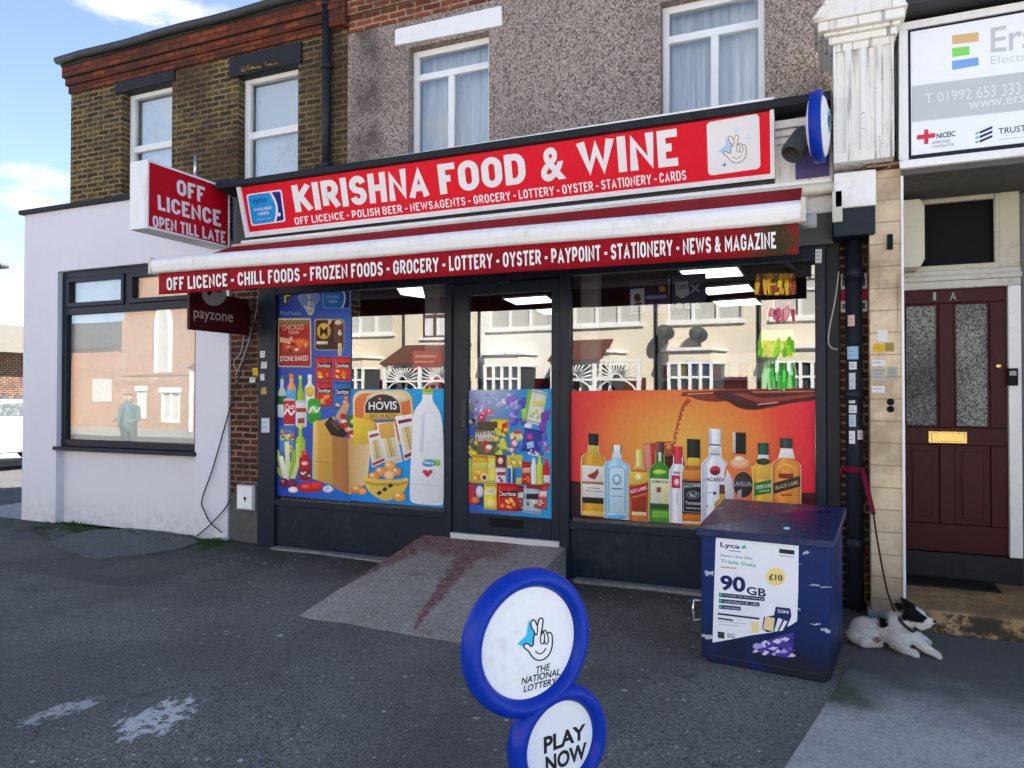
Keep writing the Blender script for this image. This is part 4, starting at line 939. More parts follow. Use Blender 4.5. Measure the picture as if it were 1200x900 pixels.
# meter cupboard beside the transom
c0, c1_ = at(1054, 314, .30), at(1083.5, 232, .30)
b = MB(); ww = .02; b.prism([(px1 + .002, .30, c0.z), (c1_.x - .03, .30, c0.z), (c1_.x, .30, c0.z + .06), (c1_.x, .30, c1_.z - .06), (c1_.x - .03, .30, c1_.z), (px1 + .002, .30, c1_.z)], (0, .2, 0)); b.build('meter_box', M['cream_box'], rh, bevel=.01)
i0, i1 = at(1181, 452, DY - .07), at(1193, 431.5, DY - .07)
b = MB(); b.box(i0.x, i1.x, DY - .075, DY - .051, i0.z, i1.z); ic = b.build('doorbell', M['black_plastic'], rh, bevel=.004)
b = MB(); b.box(i0.x + .010, i1.x - .012, DY - .078, DY - .0755, i1.z - .055, i1.z - .02); b.build('doorbell_screen', M['grey_plastic'], ic)
r0 = at(1196, 487, .1)
b = MB(); b.tube([(r0.x + .09, -.1, .15), (r0.x + .09, -.1, r0.z), (r0.x + .16, -.1, r0.z + .03), (r0.x + .8, -.1, r0.z + .03)], .018, 10); b.build('handrail', M['gutter'], rh)
# ================================================================== across the street (seen in the glass of the shop windows)
M['cream_wall'] = paint('cream_house_render', (.74, .68, .56, 1), .9, 0, .2, .8, (.3, .25, .2, 1), .2, .6, 40)
M['buff_wall'] = paint('buff_house_render', (.68, .60, .46, 1), .9, 0, .2, .8, (.3, .25, .2, 1), .2, .6, 40)
M['white_wall'] = paint('white_house_render', (.78, .77, .73, 1), .9, 0, .2, .8, (.3, .25, .2, 1), .2, .6, 40)
M['brown_timber'] = paint('brown_timber', (.10, .035, .018, 1), .5)
M['tile_roof'] = paint('brown_roof_tile', (.13, .055, .04, 1), .8, 0, .5, 5)
M['dark_glass'] = paint('dark_window', (.05, .06, .065, 1), .12, 0, .1, 2)
M['lace'] = paint('pale_blind', (.5, .5, .47, 1), .7)
HY = -18.0
def opp_house(x0, x1, wall, frame, kind, label):
    """x0 < x1 in the world; front faces the shop (+Y) at HY"""
    t = thing('terraced_house', label, 'house', ((x0 + x1) / 2, HY, 0), 'terraced houses across the street')
    xc = (x0 + x1) / 2; W = x1 - x0
    uw = (x0 + .45, x1 - .45, 3.95, 5.25) if kind != 'porch' else (xc - .75, xc + .75, 3.75, 5.0)
    b = MB(); holed(b, x0 + .01, x1 - .01, 0, 6.1, HY - .25, HY, [uw]); b.build('wall', wall, t)
    b = MB(); b.prism([(x0, HY + .3, 6.1), (x0, HY - 4, 8.2), (x0, HY - 8, 6.1)], (W, 0, 0)); b.build('roof', M['tile_roof'], t)
    n = 3; b = MB(); y = HY - .10
    b.box(uw[0], uw[1], y, y + .07, uw[2], uw[2] + .08); b.box(uw[0], uw[1], y, y + .07, uw[3] - .08, uw[3])
    for i in range(n + 1):
        x = uw[0] + (uw[1] - uw[0]) * i / n; b.box(x - .05, x + .05, y, y + .07, uw[2] + .08, uw[3] - .08)
    b.box(uw[0], uw[1], y + .002, y + .06, uw[3] - .45, uw[3] - .38)
    f = b.build('upper_window', frame, t)
    MB().box(uw[0], uw[1], y - .03, y - .01, uw[2], uw[3]).build('curtain', M['lace'] if kind != 'porch' else M['net'], f)
    MB().box(uw[0] - .1, uw[1] + .1, HY - .02, HY + .10, uw[2] - .10, uw[2]).build('sill', M['white'], t)
    # ground floor bay
    bx0_, bx1_ = (x0 + .25, x0 + .25 + W * .62); by = HY + .75
    b = MB(); b.prism([(bx0_, HY, 0), (bx0_ + .35, by, 0), (bx1_ - .35, by, 0), (bx1_, HY, 0)], (0, 0, .95)); b.build('bay_base', wall, t); b = MB(); b.prism([(bx0_, HY, 2.62), (bx0_ + .35, by, 2.62), (bx1_ - .35, by, 2.62), (bx1_, HY, 2.62)], (0, 0, .35)); b.build('bay_head', wall, t)
    b = MB(); b.prism([(bx0_ - .1, HY, 2.97), (bx0_ + .3, by + .12, 2.97), (bx1_ - .3, by + .12, 2.97), (bx1_ + .1, HY, 2.97)], (0, 0, .10)); b.build('bay_roof', M['tile_roof'] if kind == 'porch' else M['white'], t)
    b = MB(); n = 4; fx0, fx1 = bx0_ + .35, bx1_ - .35
    for i in range(n + 1):
        x = fx0 + (fx1 - fx0) * i / n; b.box(x - .05, x + .05, by - .07, by, .95, 2.62)
    for z in (.95, 2.1, 2.56): b.box(fx0, fx1, by - .068, by - .002, z, z + .07)
    for (p, q) in (((bx0_, HY), (fx0, by)), ((bx1_, HY), (fx1, by))):
        b.tube([(p[0], p[1], 2.58), (q[0], q[1], 2.58)], .05, 4); b.tube([(p[0], p[1], 1.0), (q[0], q[1], 1.0)], .05, 4)
    f = b.build('bay_window', frame if kind != 'porch' else M['white'], t)
    b = MB(); b.prism([(bx0_ + .02, HY - .02, .95), (fx0 + .01, by - .09, .95), (fx1 - .01, by - .09, .95), (bx1_ - .02, HY - .02, .95)], (0, 0, 1.67)); b.build('pane', M['dark_glass'], f)
    dx = x1 - .75
    MB().box(dx - .45, dx + .45, HY - .02, HY + .03, .1, 2.15).build('door', M['brown_timber'] if kind != 'bay' else M['maroon'], t)
    if kind in ('veranda', 'porch'):     # timber veranda: posts, rail and a sunburst of struts under it
        vy = HY + 1.5; zt_ = 2.72; b = MB()
        b.box(x0 + .1, x1 - .1, vy - .05, vy + .05, zt_ - .1, zt_); b.box(x0 + .1, x1 - .1, vy - .04, vy + .04, 2.02, 2.09)
        npst = 3; xs_ = [x0 + .18 + (W - .36) * i / (npst - 1) for i in range(npst)]
        for x in xs_: b.box(x - .06, x + .06, vy - .058, vy + .058, .0, zt_ - .1)
        for xa, xb in zip(xs_[:-1], xs_[1:]):
            xm = (xa + xb) / 2; hw, hh = (xb - xa) / 2 - .06, zt_ - .1 - 2.09
            for a in range(12, 169, 13):
                d = Vector((math.cos(R(a)), 0, math.sin(R(a)))); L0 = .16; L1 = min(hw / max(1e-3, abs(d.x)), hh / max(1e-3, d.z)); o_ = Vector((xm, vy, 2.07)); b.tube([o_ + d * L0, o_ + d * L1], .024, 4)
            b.tube([(xm + .17 * math.cos(R(q)), vy, 2.07 + .17 * math.sin(R(q))) for q in range(0, 181, 20)], .03, 5)
            for sx, xx in ((1, xa + .06), (-1, xb - .06)): b.tube([(xx + sx * .55 * (1 - math.cos(R(q))), vy, 2.03 - .55 * (1 - math.sin(R(q)))) for q in range(0, 91, 15)], .03, 5)
        b.build('veranda', M['white'], t)
        b = MB(); b.prism([(x0 + .05, vy + .15, zt_), (x0 + .05, HY, zt_ + .75), (x0 + .05, HY, zt_ + .68), (x0 + .05, vy + .15, zt_ - .06)], (W * (.55 if kind == 'veranda' else .9), 0, 0)); b.build('veranda_roof', M['tile_roof'], t)
    b = MB(); b.tube([(x0 + .06, HY + .06, 0), (x0 + .06, HY + .06, 6.0)], .05, 8); b.build('drainpipe', M['pipe'], t)
    b = MB(); b.tube([(x0, HY + .32, 6.1), (x1, HY + .32, 6.1)], .06, 8); b.build('gutter', M['pipe'], t)
    return t
hl = ['cream', 'buff', 'white']
HX = [2.6, -.4, -3.6, -5.0 - 1.6, -9.8, -13.0, -16.2, -19.4, -22.6, -25.4]
HX = [4.6, 1.35, -1.9, -5.15, -8.4, -11.65, -14.9, -18.15, -21.4, -24.6]
spec = [('buff', 'upvc', 'bay'), ('cream', 'upvc', 'bay'), ('cream', 'upvc', 'bay'), ('cream', 'upvc', 'veranda'), ('white', 'upvc', 'bay'), ('cream', 'brown_timber', 'porch'), ('buff', 'upvc', 'bay'), ('cream', 'brown_timber', 'porch'), ('white', 'upvc', 'veranda')]
lab = ['buff rendered terraced house farthest along the street from the church', 'cream terraced house reflected at the far right of the shop window', 'cream terraced house with two satellite dishes reflected above the drinks poster',
       'cream terraced house with white sunburst veranda beside the house with dishes', 'white rendered terraced house with bay window behind the shop door post', 'cream terraced house with brown windows reflected in the shop door',
       'buff rendered terraced house with white bay between two porched houses', 'cream terraced house with brown windows reflected above the bread picture', 'white rendered terraced house with veranda beside the brick church']
for i, (w, f, k) in enumerate(spec):
    opp_house(HX[i + 1], HX[i], M[w + '_wall'], M[f], k, lab[i])
def dish(x, z, label):
    b = MB(); c = Vector((x, HY + .38, z)); ax = Vector((.35, .8, .5))
    b.lathe([(.02, .0), (.16, .02), (.30, .075), (.305, .085), (.29, .085), (.15, .035), (.0, .015)], c, ax, 24)
    b.tube([(x, HY, z - .25), (x, HY + .18, z - .22), c], .022, 6); b.tube([c + Vector((0, 0, -.2)), c + ax.normalized() * .42 + Vector((0, 0, -.14))], .014, 6)
    tag(b.build('satellite_dish', M['gutter'], None, loc=(x, HY, z)), label, 'satellite dish', 'satellite dishes on the cream house')
dish(-4.75, 3.55, 'dark grey satellite dish beside the drainpipe of the cream house'); dish(-3.7, 3.45, 'dark grey satellite dish over the bay window of the cream house')
# brick church further along, facing the white building
ch = thing('church', 'orange brick church with tall pointed window, reflected in the white building', 'church', (-31, HY, 0))
x1 = -24.8
def mir(x, y): p = at(x, y, -HY); return p.x, p.z
x0 = mir(138, 450)[0]; lx, lz1 = mir(187.5, 368); _, lz0 = mir(187.5, 436)
hs_ = [(xx - .36, xx + .36, lz0, lz1 - .3) for xx in (lx,)]
gw_ = []
for (xa, xb, ya, yb) in ((156, 167, 455, 490), (184, 207, 457, 500)):
    p, q = mir((xa + xb) / 2, ya), mir((xa + xb) / 2, yb); ww = abs(mir(xa, 470)[0] - mir(xb, 470)[0]) / 2; gw_.append((p[0] - ww, p[0] + ww, max(.3, q[1]), p[1]))
b = MB(); holed(b, x0, x1, 0, 4.9, HY - .4, HY - .01, hs_ + gw_); b.prism([(x0, HY - .4, 4.9), (x1, HY - .4, 4.9), (lx, HY - .4, 11)], (0, .39, 0)); b.build('wall', M['church'], ch)
for (a, c, z0, z1) in hs_:
    b = MB(); xm_ = (a + c) / 2; hw = (c - a) / 2
    pt = lambda w_, zt_: [(xm_ - w_, z0 - .1), (xm_ + w_, z0 - .1), (xm_ + w_, z1 - .1), (xm_ + w_ * .8, z1 + .35 * (zt_ - z1) + .1), (xm_ + w_ * .42, z1 + .75 * (zt_ - z1) + .05), (xm_, zt_), (xm_ - w_ * .42, z1 + .75 * (zt_ - z1) + .05), (xm_ - w_ * .8, z1 + .35 * (zt_ - z1) + .1), (xm_ - w_, z1 - .1)]
    arch, inner = pt(hw + .22, z1 + .85), pt(hw, z1 + .55)
    for k in range(len(arch)):
        k2 = (k + 1) % len(arch); b.prism([(arch[k][0], HY + .03, arch[k][1]), (arch[k2][0], HY + .03, arch[k2][1]), (inner[k2][0], HY + .03, inner[k2][1]), (inner[k][0], HY + .03, inner[k][1])], (0, -.12, 0))
    lw = b.build('lancet_window', M['white_wall'], ch)
    MB().prism([(p[0], HY + .005, p[1]) for p in inner], (0, -.05, 0)).build('pane', M['lace'], lw)
for (a, c, z0, z1) in gw_:
    b = MB(); b.box(a - .08, c + .08, HY - .12, HY + .03, z1 - .12, z1 + .1); b.box(a, c, HY - .12, HY - .05, z0, z0 + .12); b.box(a, a + .12, HY - .12, HY - .05, z0 + .12, z1 - .12); b.box(c - .12, c, HY - .12, HY - .05, z0 + .12, z1 - .12); b.box((a + c) / 2 - .05, (a + c) / 2 + .05, HY - .12, HY - .05, z0 + .12, z1 - .12)
    o = b.build('window', M['white_wall'], ch); MB().box(a, c, HY - .16, HY - .13, z0, z1).build('pane', M['lace'], o)
cz_ = mir(150, 440)[1]
MB().box(x0, x1 + .02, HY - .02, HY + .06, cz_, cz_ + .12).build('string_course', M['church'], ch)
b = MB(); b.prism([(x0 - .2, HY - .5, 4.7), (lx, HY - .5, 11.2), (x1 + .2, HY - .5, 4.7)], (0, -14, 0)); b.build('roof', M['slate'], ch)
hl_ = thing('church_hall', 'low brick hall with slate roof standing beside the reflected church', 'hall', (-41, HY, 0))
b = MB(); b.box(-46, x0 - .02, HY - 8, HY - .3, 0, 3.9); b.build('wall', M['church'], hl_)
b = MB(); b.prism([(-46.2, HY - .05, 3.85), (-46.2, HY - 4, 5.6), (-46.2, HY - 8, 3.85)], (46.2 + x0 - .03, 0, 0)); b.build('roof', M['slate'], hl_)
for k_ in range(3): MB().box(x0 - 2.3 - k_ * 2.9, x0 - 1.0 - k_ * 2.9, HY - .32, HY - .26, 1.2, 2.3).build('window', M['lace'], hl_)
# ================================================================== fascia sign, leaning forward at the top
WHT = (.80, .80, .80, 1); K = 1.0
def pz(p, Y): return at(p[0], p[1], Y)
fp0, fp1 = at(600, 246, -.15), at(600, 165, -.31)            # bottom and top of the leaning face
FN = Vector((0, -(fp1.z - fp0.z), fp1.y - fp0.y)).normalized()
fz0, fz1 = 3.005, 3.592
def fplane(x, y, h=0.0):
    r = ray(x, y); P = fp0 + FN * h; t = (P - EYE).dot(FN) / r.dot(FN); return EYE + r * t
fs = thing('fascia_sign', 'long red shop fascia sign in white frame reading KIRISHNA FOOD & WINE', 'shop sign', (-2.8, -.2, 3.3))
quad = [(282.5, 217.5), (902, 119.5), (903, 203.5), (292.5, 272)]
oq = [(277, 212), (907, 113.5), (908.5, 209), (289, 278.5)]
P = [fplane(*q) for q in quad]
MB().prism([p for p in (P[3], P[2], P[1], P[0])], FN * -.03).build('panel', M['red_panel'], fs)
Q = [fplane(*q) for q in oq]; b = MB()
for i in range(4):
    j = (i + 1) % 4; a, c, d, e = Q[i], Q[j], P[j], P[i]; ii = lambda v, h: v + FN * h
    b.hexa([ii(v, -.10) for v in (a, c, d, e)], [ii(v, .022) for v in (a, c, d, e)])
b.build('frame', M['white_metal'], fs, bevel=.004)
ar = Art(fp0, FN, .0004, .0015)
TXW = [('KIRISHNA', [(341, 217.5), (500.5, 193.5), (503, 230.5), (346.5, 249)], .034), ('FOOD', [(512, 193), (614, 178.5), (617, 214.5), (516, 228)], .034), ('&', [(633, 174.5), (660, 170.5), (664, 209.5), (634.5, 214)], .034), ('WINE', [(675.5, 167), (792.8, 150.5), (795, 194), (679, 207.5)], .034)]
for t_, q_, b_ in TXW: block_text(ar, t_, q_, WHT, .215, .085)
ar.build('name_lettering', M['print'], fs)
ar = Art(fp0, FN, .0004, .0015); block_text(ar, 'OFF LICENCE - POLISH BEER - NEWSAGENTS - GROCERY - LOTTERY - OYSTER - STATIONERY - CARDS', [(344.5, 255), (803.5, 199), (804.5, 211), (346, 263.5)], WHT, .18, .13, .26)
ar.build('services_lettering', M['print'], fs)
# travel-card emblem
ar = Art(fp0, FN, .0004, .0015)
oy = [(288.5, 228), (330, 222), (334.8, 259.5), (294.5, 265)]
LB, NV = (.012, .30, .72, 1), (.006, .012, .20, 1)
ar.rrect(oy, WHT, .07, 1.1); ins = ar.quadmap(oy, [(.04, .04), (.96, .04), (.96, .96), (.04, .96)]); ar.rrect(ins, LB, .07, 1.1)
arc = [(.66 + .13 * math.sin(math.pi * k / 10 * .95), k / 10) for k in range(11)]
ar.shape(ins, [(.985, .04), (.985, .96)] + [(u + .07, v * .98 + .01) for u, v in arc[::-1]], NV)
ar.shape(ins, [(u, v) for u, v in arc] + [(u + .07, v) for u, v in arc[::-1]], WHT)
def tq(q, u0, v0, u1, v1): return [tuple(p) for p in ar.quadmap(q, [(u0, v0), (u1, v0), (u1, v1), (u0, v1)])]
ar.text('oyster', tq(ins, .10, .14, .58, .36), (.01, .03, .18, 1), .01); ar.text('AVAILABLE', tq(ins, .10, .46, .66, .56), WHT, .01); ar.text('HERE', tq(ins, .24, .62, .56, .72), WHT, .01); ar.text('tfl.gov.uk', tq(ins, .14, .82, .6, .9), (.5, .7, .9, 1))
ar.ell(*ar.quadmap(ins, [(.87, .78)])[0], 1.8, 2.4, WHT, 10)
ar.build('travel_card_emblem', M['print'], fs)

# crossed-fingers hand emblem, drawn in a 0..1 box
HAND = [(.06, .60), (.10, .545), (.19, .55), (.27, .62), (.335, .60), (.345, .47), (.375, .335), (.30, .22), (.27, .10), (.33, .045), (.40, .09), (.455, .19), (.50, .07), (.57, .045), (.62, .10), (.60, .24), (.57, .37), (.565, .42), (.62, .345), (.70, .35), (.74, .42), (.80, .40), (.87, .46), (.885, .60), (.87, .75), (.80, .88), (.68, .96), (.54, .975), (.40, .93), (.29, .83), (.21, .72), (.13, .655)]
def hand(ar, q, line=(.012, .012, .014, 1), lw=1.5, fill=(.82, .80, .77, 1), star=(.06, .50, .74, 1), faint=None):
    ar.shape(q, [(-.12, .50), (.14, .36), (.20, .02), (.34, .26), (.46, .34), (.42, .60), (.30, .80), (.16, .64)], star)
    if faint:
        for cx_, cy_, s_ in ((.55, -.12, .16), (.98, .20, .2), (.10, .98, .10)): ar.shape(q, [(cx_ - s_, cy_), (cx_ - s_ * .2, cy_ - s_ * .3), (cx_, cy_ - s_), (cx_ + s_ * .25, cy_ - s_ * .2), (cx_ + s_, cy_), (cx_ + s_ * .2, cy_ + s_ * .3), (cx_, cy_ + s_), (cx_ - s_ * .25, cy_ + s_ * .25)], faint if s_ > .11 else (.16, .20, .40, 1))
    sp = smooth_pts(HAND + [HAND[0]], 3)
    ar.shape(q, sp[:-1], fill); ar.stroke(ar.quadmap(q, sp), lw, line)
    for seg in ([(.375, .335), (.43, .40), (.46, .30), (.455, .19)], [(.565, .42), (.545, .50), (.56, .60), (.62, .62), (.655, .56), (.66, .45), (.62, .345)], [(.66, .55), (.68, .63), (.74, .64), (.775, .56), (.74, .42)], [(.40, .74), (.46, .80), (.55, .83), (.64, .80), (.70, .73)]):
        ar.stroke(ar.quadmap(q, smooth_pts(seg, 4)), lw * .85, line)
ar = Art(fp0, FN, .0004, .0015)
lq = [(828, 143.5), (889.5, 133), (891.3, 197.5), (830, 206)]
ar.rrect(lq, (.78, .79, .80, 1), .08); hq = ar.quadmap(lq, [(.26, .30), (.80, .30), (.80, .85), (.26, .85)])
hand(ar, hq, (.22, .17, .14, 1), .9, (.80, .79, .76, 1), (.42, .60, .80, 1), (.66, .73, .80, 1)); ar.build('hand_emblem', M['print'], fs)
b = MB(); s0, s1 = at(284, 290, -.16), at(975, 205, -.16)
b.box(s0.x, s1.x, -.185, -.11, zat(600, 253, -.185), zat(600, 248, -.185)); b.build('lower_trim', M['white_metal'], fs, bevel=.006)

# ================================================================== awning
AE = -1.15
aw = thing('awning', 'crimson shop awning with white front bar and lettered valance', 'awning', (-2.9, -.6, 2.8))
ax0, ax1 = at(180, 311, AE).x, at(941.5, 242, AE).x
azt, azb = zat(560, 271, AE), zat(560, 289, AE); azt = (zat(183, 302, AE) + zat(900, 236.5, AE)) / 2; zL, zR = zat(183, 303, AE - .045), zat(900, 237.5, AE - .045); xL, xR = at(183, 303, AE - .045).x, at(900, 237.5, AE - .045).x
slope = (zR - zL) / (xR - xL); az_ = lambda x: zL + slope * (x - xL) + .012; BH = zat(600, 265, AE - .045) - zat(600, 286, AE - .045)
azt = az_((ax0 + ax1) / 2); azb = azt - .012 - BH
b = MB(); n = 24; czt = zat(600, 254.5, -.2)
for i in range(n):                       # the cloth between the wall roller and the bar sags a little
    xa, xb = ax0 + .03 + (ax1 - ax0 - .06) * i / n, ax0 + .03 + (ax1 - ax0 - .06) * (i + 1) / n
    for k in range(8):
        f0, f1 = k / 8, (k + 1) / 8; sag = lambda f: -.03 * math.sin(math.pi * f)
        y0, y1 = -.20 + (AE + .06 + .20) * f0, -.20 + (AE + .06 + .20) * f1; zz = lambda x, f: czt + (az_(x) - .02 - czt) * f + sag(f)
        b._add([(xa, y0, zz(xa, f0)), (xa, y1, zz(xa, f1)), (xb, y1, zz(xb, f1)), (xb, y0, zz(xb, f0))], [(0, 1, 2, 3)], 0, True)
cl = b.build('canopy', M['awning'], aw); s_ = cl.modifiers.new('thick', 'SOLIDIFY'); s_.thickness = .004
b = MB(); pr_ = [(-.03, .015 - BH - .012), (-.045, .05 - BH), (-.045, -.04), (-.03, -.02), (0, 0), (.06, -.005), (.075, .02 - BH), (.05, -BH - .012), (-.01, -BH - .012)]; N_ = 16
for i in range(N_):
    xa, xb = ax0 + (ax1 - ax0) * i / N_, ax0 + (ax1 - ax0) * (i + 1) / N_; wob = lambda x: .004 * math.sin(x * 2.1) - .006 * math.sin(math.pi * (x - ax0) / (ax1 - ax0))
    for k in range(len(pr_)):
        p, q = pr_[k], pr_[(k + 1) % len(pr_)]; b._add([(xa, AE + p[0], az_(xa) + p[1] + wob(xa)), (xb, AE + p[0], az_(xb) + p[1] + wob(xb)), (xb, AE + q[0], az_(xb) + q[1] + wob(xb)), (xa, AE + q[0], az_(xa) + q[1] + wob(xa))], [(0, 1, 2, 3)])
b.build('front_bar', paint('weathered_awning_bar', (.80, .80, .79, 1), .4, 0, .1, 1.5, (.34, .31, .27, 1), .45, .2, 30), aw, bevel=.006)
b = MB()
for x in (ax0, ax1): b = MB(); b.box(x - .014, x + .014, AE - .05, AE + .08, az_(x) - BH - .018, az_(x) + .006); b.build('bar_end_cap', M['cream_box'], aw, bevel=.006)
b = MB(); vx0, vx1 = at(185, 335, AE).x, at(936, 280, AE).x; n = 60; vzb = zat(185, 345, AE); vzb1 = zat(936, 297.5, AE)
for i in range(n):
    for k in range(4):
        f = lambda i_, k_: Vector((vx0 + (vx1 - vx0) * i_ / n, AE + .012 + .006 * math.sin(i_ * .9) * k_ / 4 + .004 * math.sin(i_ * .31), az_(vx0 + (vx1 - vx0) * i_ / n) - BH + ((vzb + (vzb1 - vzb) * i_ / n) - az_(vx0 + (vx1 - vx0) * i_ / n) + BH) * k_ / 4))
        b._add([f(i, k), f(i, k + 1), f(i + 1, k + 1), f(i + 1, k)], [(0, 1, 2, 3)], 0, True)
va = b.build('valance', M['valance'], aw); s_ = va.modifiers.new('thick', 'SOLIDIFY'); s_.thickness = .003; s_.offset = 0
for g in range(9):
    ar = Art((0, AE - .004, 0), (0, -1, 0)); block_text(ar, 'OFF LICENCE - CHILL FOODS - FROZEN FOODS - GROCERY - LOTTERY - OYSTER - PAYPOINT - STATIONERY - NEWS & MAGAZINE', [(195, 325.5), (909, 271.5), (909.5, 291), (195.5, 340.5)], (.78, .76, .74, 1), .19, .12, .28, only=g); ar.build('valance_lettering', M['print'], va)
for x in (ax0 + .35, ax1 - .10):
    b = MB(); el = Vector((x - .35 if x > -3 else x + .35, -.62, 2.90)); b.tube([(x, -.22, 2.93), el], .022, 8); b.tube([el, (x, AE + .07, azb + .04)], .018, 8); b.ball(el, .035, n=10); b.build('folding_arm', M['grey_plastic'], aw)
b = MB(); b.tube([(ax0 + .02, -.18, czt - .02), (at(985, 240, -.18).x, -.18, czt - .02)], .045, 12); b.box(at(975, 240, -.2).x, at(987, 240, -.2).x, -.26, -.09, zat(980, 262, -.2), zat(980, 226, -.2)); b.build('roller', M['cream_box'], aw, bevel=.004)
b = MB(); c_ = at(947, 259, -.75); b.tube([c_ + Vector((-.06, 0, 0)), c_ + Vector((.05, -.01, 0))], .05, 14); b.build('arm_motor', M['grey_plastic'], aw)

# ================================================================== projecting sign OFF LICENCE
ox = at(268, 250, -.08).x
F = [atX(x, y, ox) for x, y in ((173, 188), (268, 218), (268, 290), (173, 268))]
oz1, oz0, oy0, oy1 = (F[0].z + F[1].z) / 2, (F[2].z + F[3].z) / 2, F[0].y, -.06
ps = thing('projecting_sign', 'red and white lightbox projecting over the pavement reading OFF LICENCE OPEN TILL LATE', 'shop sign', (ox - .12, -.6, 3.4))
b = MB(); b.box(ox - .235, ox - .018, oy0, oy1, oz0, oz1); b.build('casing', M['white_metal'], ps, bevel=.006)
b = MB(); w_ = .020
for (y0, y1, z0, z1) in ((oy0, oy1, oz0, oz0 + w_), (oy0, oy1, oz1 - w_, oz1), (oy0, oy0 + w_, oz0 + w_, oz1 - w_), (oy1 - w_, oy1, oz0 + w_, oz1 - w_)): b.box(ox - .0175, ox, y0, y1, z0, z1)
b.build('frame', M['white_metal'], ps, bevel=.003)
MB().box(ox - .0175, ox - .008, oy0 + w_ + .0005, oy1 - w_ - .0005, oz0 + w_ + .0005, oz1 - w_ - .0005).build('sign_face', M['red_dark'], ps)
ar = Art((ox - .0075, 0, 0), (1, 0, 0))
block_text(ar, 'OFF', [(207, 209.5), (240, 219.5), (240, 238), (207.5, 228)], (.74, .74, .76, 1), .20, .10); block_text(ar, 'LICENCE', [(184.5, 228), (258.5, 247), (259, 266), (185.3, 245.5)], (.74, .74, .76, 1), .20, .10); block_text(ar, 'OPEN TILL LATE', [(178.8, 252), (264, 271.5), (264.3, 285.5), (179.3, 265.8)], (.74, .74, .76, 1), .20, .10); ar.build('lettering', M['print'], ps)
p_ = at(222, 200, -.45); b = MB(); b.tube([(ox - .12, -.42, oz1), (ox - .12, -.42, oz1 + .27)], .016, 8); b.build('rod', M['chrome'], ps); b = MB(); b.box(ox - .2, ox - .05, -.06, .03, oz0 + .1, oz1 - .05); b.build('bracket', M['chrome'], ps)

# ================================================================== small maroon sign under the awning
mx = at(292, 365, .0).x
my0 = atX(222, 365, mx).y; mz1, mz0 = 2.60, atX(222, 386, mx).z
pg = thing('payment_sign', 'small dark maroon projecting sign with pale round emblem reading payzone', 'sign', (mx, -.4, 2.4))
MB().box(mx - .035, mx, my0, .0, mz0, mz1).build('panel', M['maroon_fab'], pg, bevel=.006)
ar = Art((mx + .001, 0, 0), (1, 0, 0)); ar.text('payzone', [(227, 363.5), (273, 369), (273, 382), (227, 376)], (.45, .38, .38, 1), .005)
ar.ell(251, 344, 14.5, 14.5, (.33, .33, .35, 1), 26); ar.ell(251, 342, 8.5, 7, (.06, .01, .014, 1), 18); ar.poly([(243, 350), (250, 341), (259, 343), (262, 352), (255, 348)], (.33, .33, .35, 1)); ar.build('lettering', M['print'], pg)
b = MB(); b.box(mx - .03, mx - .005, -.01, .06, mz0 + .1, mz1 - .1); b.build('wall_plate', M['pipe'], pg)

# ================================================================== round illuminated sign at right angles to the wall
dc = at(959, 149, -.42); rad = (zat(959, 108.5, -.42) - zat(959, 190, -.42)) / 2
dc.z = (zat(959, 108.5, -.42) + zat(959, 190, -.42)) / 2
dx_ = Vector((1, -.11, 0)).normalized()
ds = thing('round_projecting_sign', 'round blue-rimmed sign projecting edge-on beside the carved console', 'sign', tuple(dc))
b = MB(); b.lathe([(rad * .86, -.042), (rad, -.036), (rad * 1.01, 0), (rad, .036), (rad * .86, .042), (rad * .84, .02), (rad * .84, -.02)], dc, dx_, 40, closed=True); b.build('rim', M['blue_rim'], ds)
for s_ in (1, -1):
    b = MB(); b.lathe([(rad * .86, .036), (rad * .78, .052), (rad * .5, .068), (rad * .2, .075), (.0001, .076)], dc, dx_ * s_, 36); b.build('face', M['upvc'], ds)
b = MB(); b.prism([dc + dx_ * .073 + v for v in (Vector((0, -.05, .10)), Vector((0, .04, .02)), Vector((0, -.04, -.06)), Vector((0, -.10, .0)))], dx_ * .004); b.build('emblem', paint('cyan_print', (.06, .50, .74, 1)), ds)
b = MB(); b.tube([dc + Vector((0, rad * .9, .05)), (dc.x, -.10, dc.z + .05)], .02, 8); b.build('bracket', M['anth_dark'], ds); b = MB(); b.tube([dc + Vector((0, rad * .9, -.05)), (dc.x, -.10, dc.z - .05)], .02, 8); b.build('bracket', M['anth_dark'], ds)
p0, p1 = at(932, 128, -.118), at(972, 206, -.118)
tag(MB().box(p0.x, p1.x, -.135, -.1155, p1.z, p0.z).build('purple_board', M['purple'], None, loc=((p0.x + p1.x) / 2, -.12, p0.z)), 'faded purple board on the wall behind the round sign', 'board')
lp = thing('security_lamp', 'grey cylindrical outdoor lamp pointing down beside the red fascia sign', 'lamp', tuple(at(940, 165, -.3)))
c0_, c1_ = at(944, 158, -.3), at(927, 181, -.42)
b = MB(); d_ = (c1_ - c0_); L_ = d_.length; b.lathe([(.0001, 0), (.075, .0), (.085, .03), (.085, L_ - .02), (.075, L_), (.06, L_), (.055, L_ - .04), (.0001, L_ - .04)], c0_, d_, 24); b.build('housing', M['gutter'], lp, bevel=.003)
b = MB(); b.tube([c0_, (c0_.x, -.12, c0_.z + .02)], .02, 8); b.build('arm', M['grey_plastic'], lp)

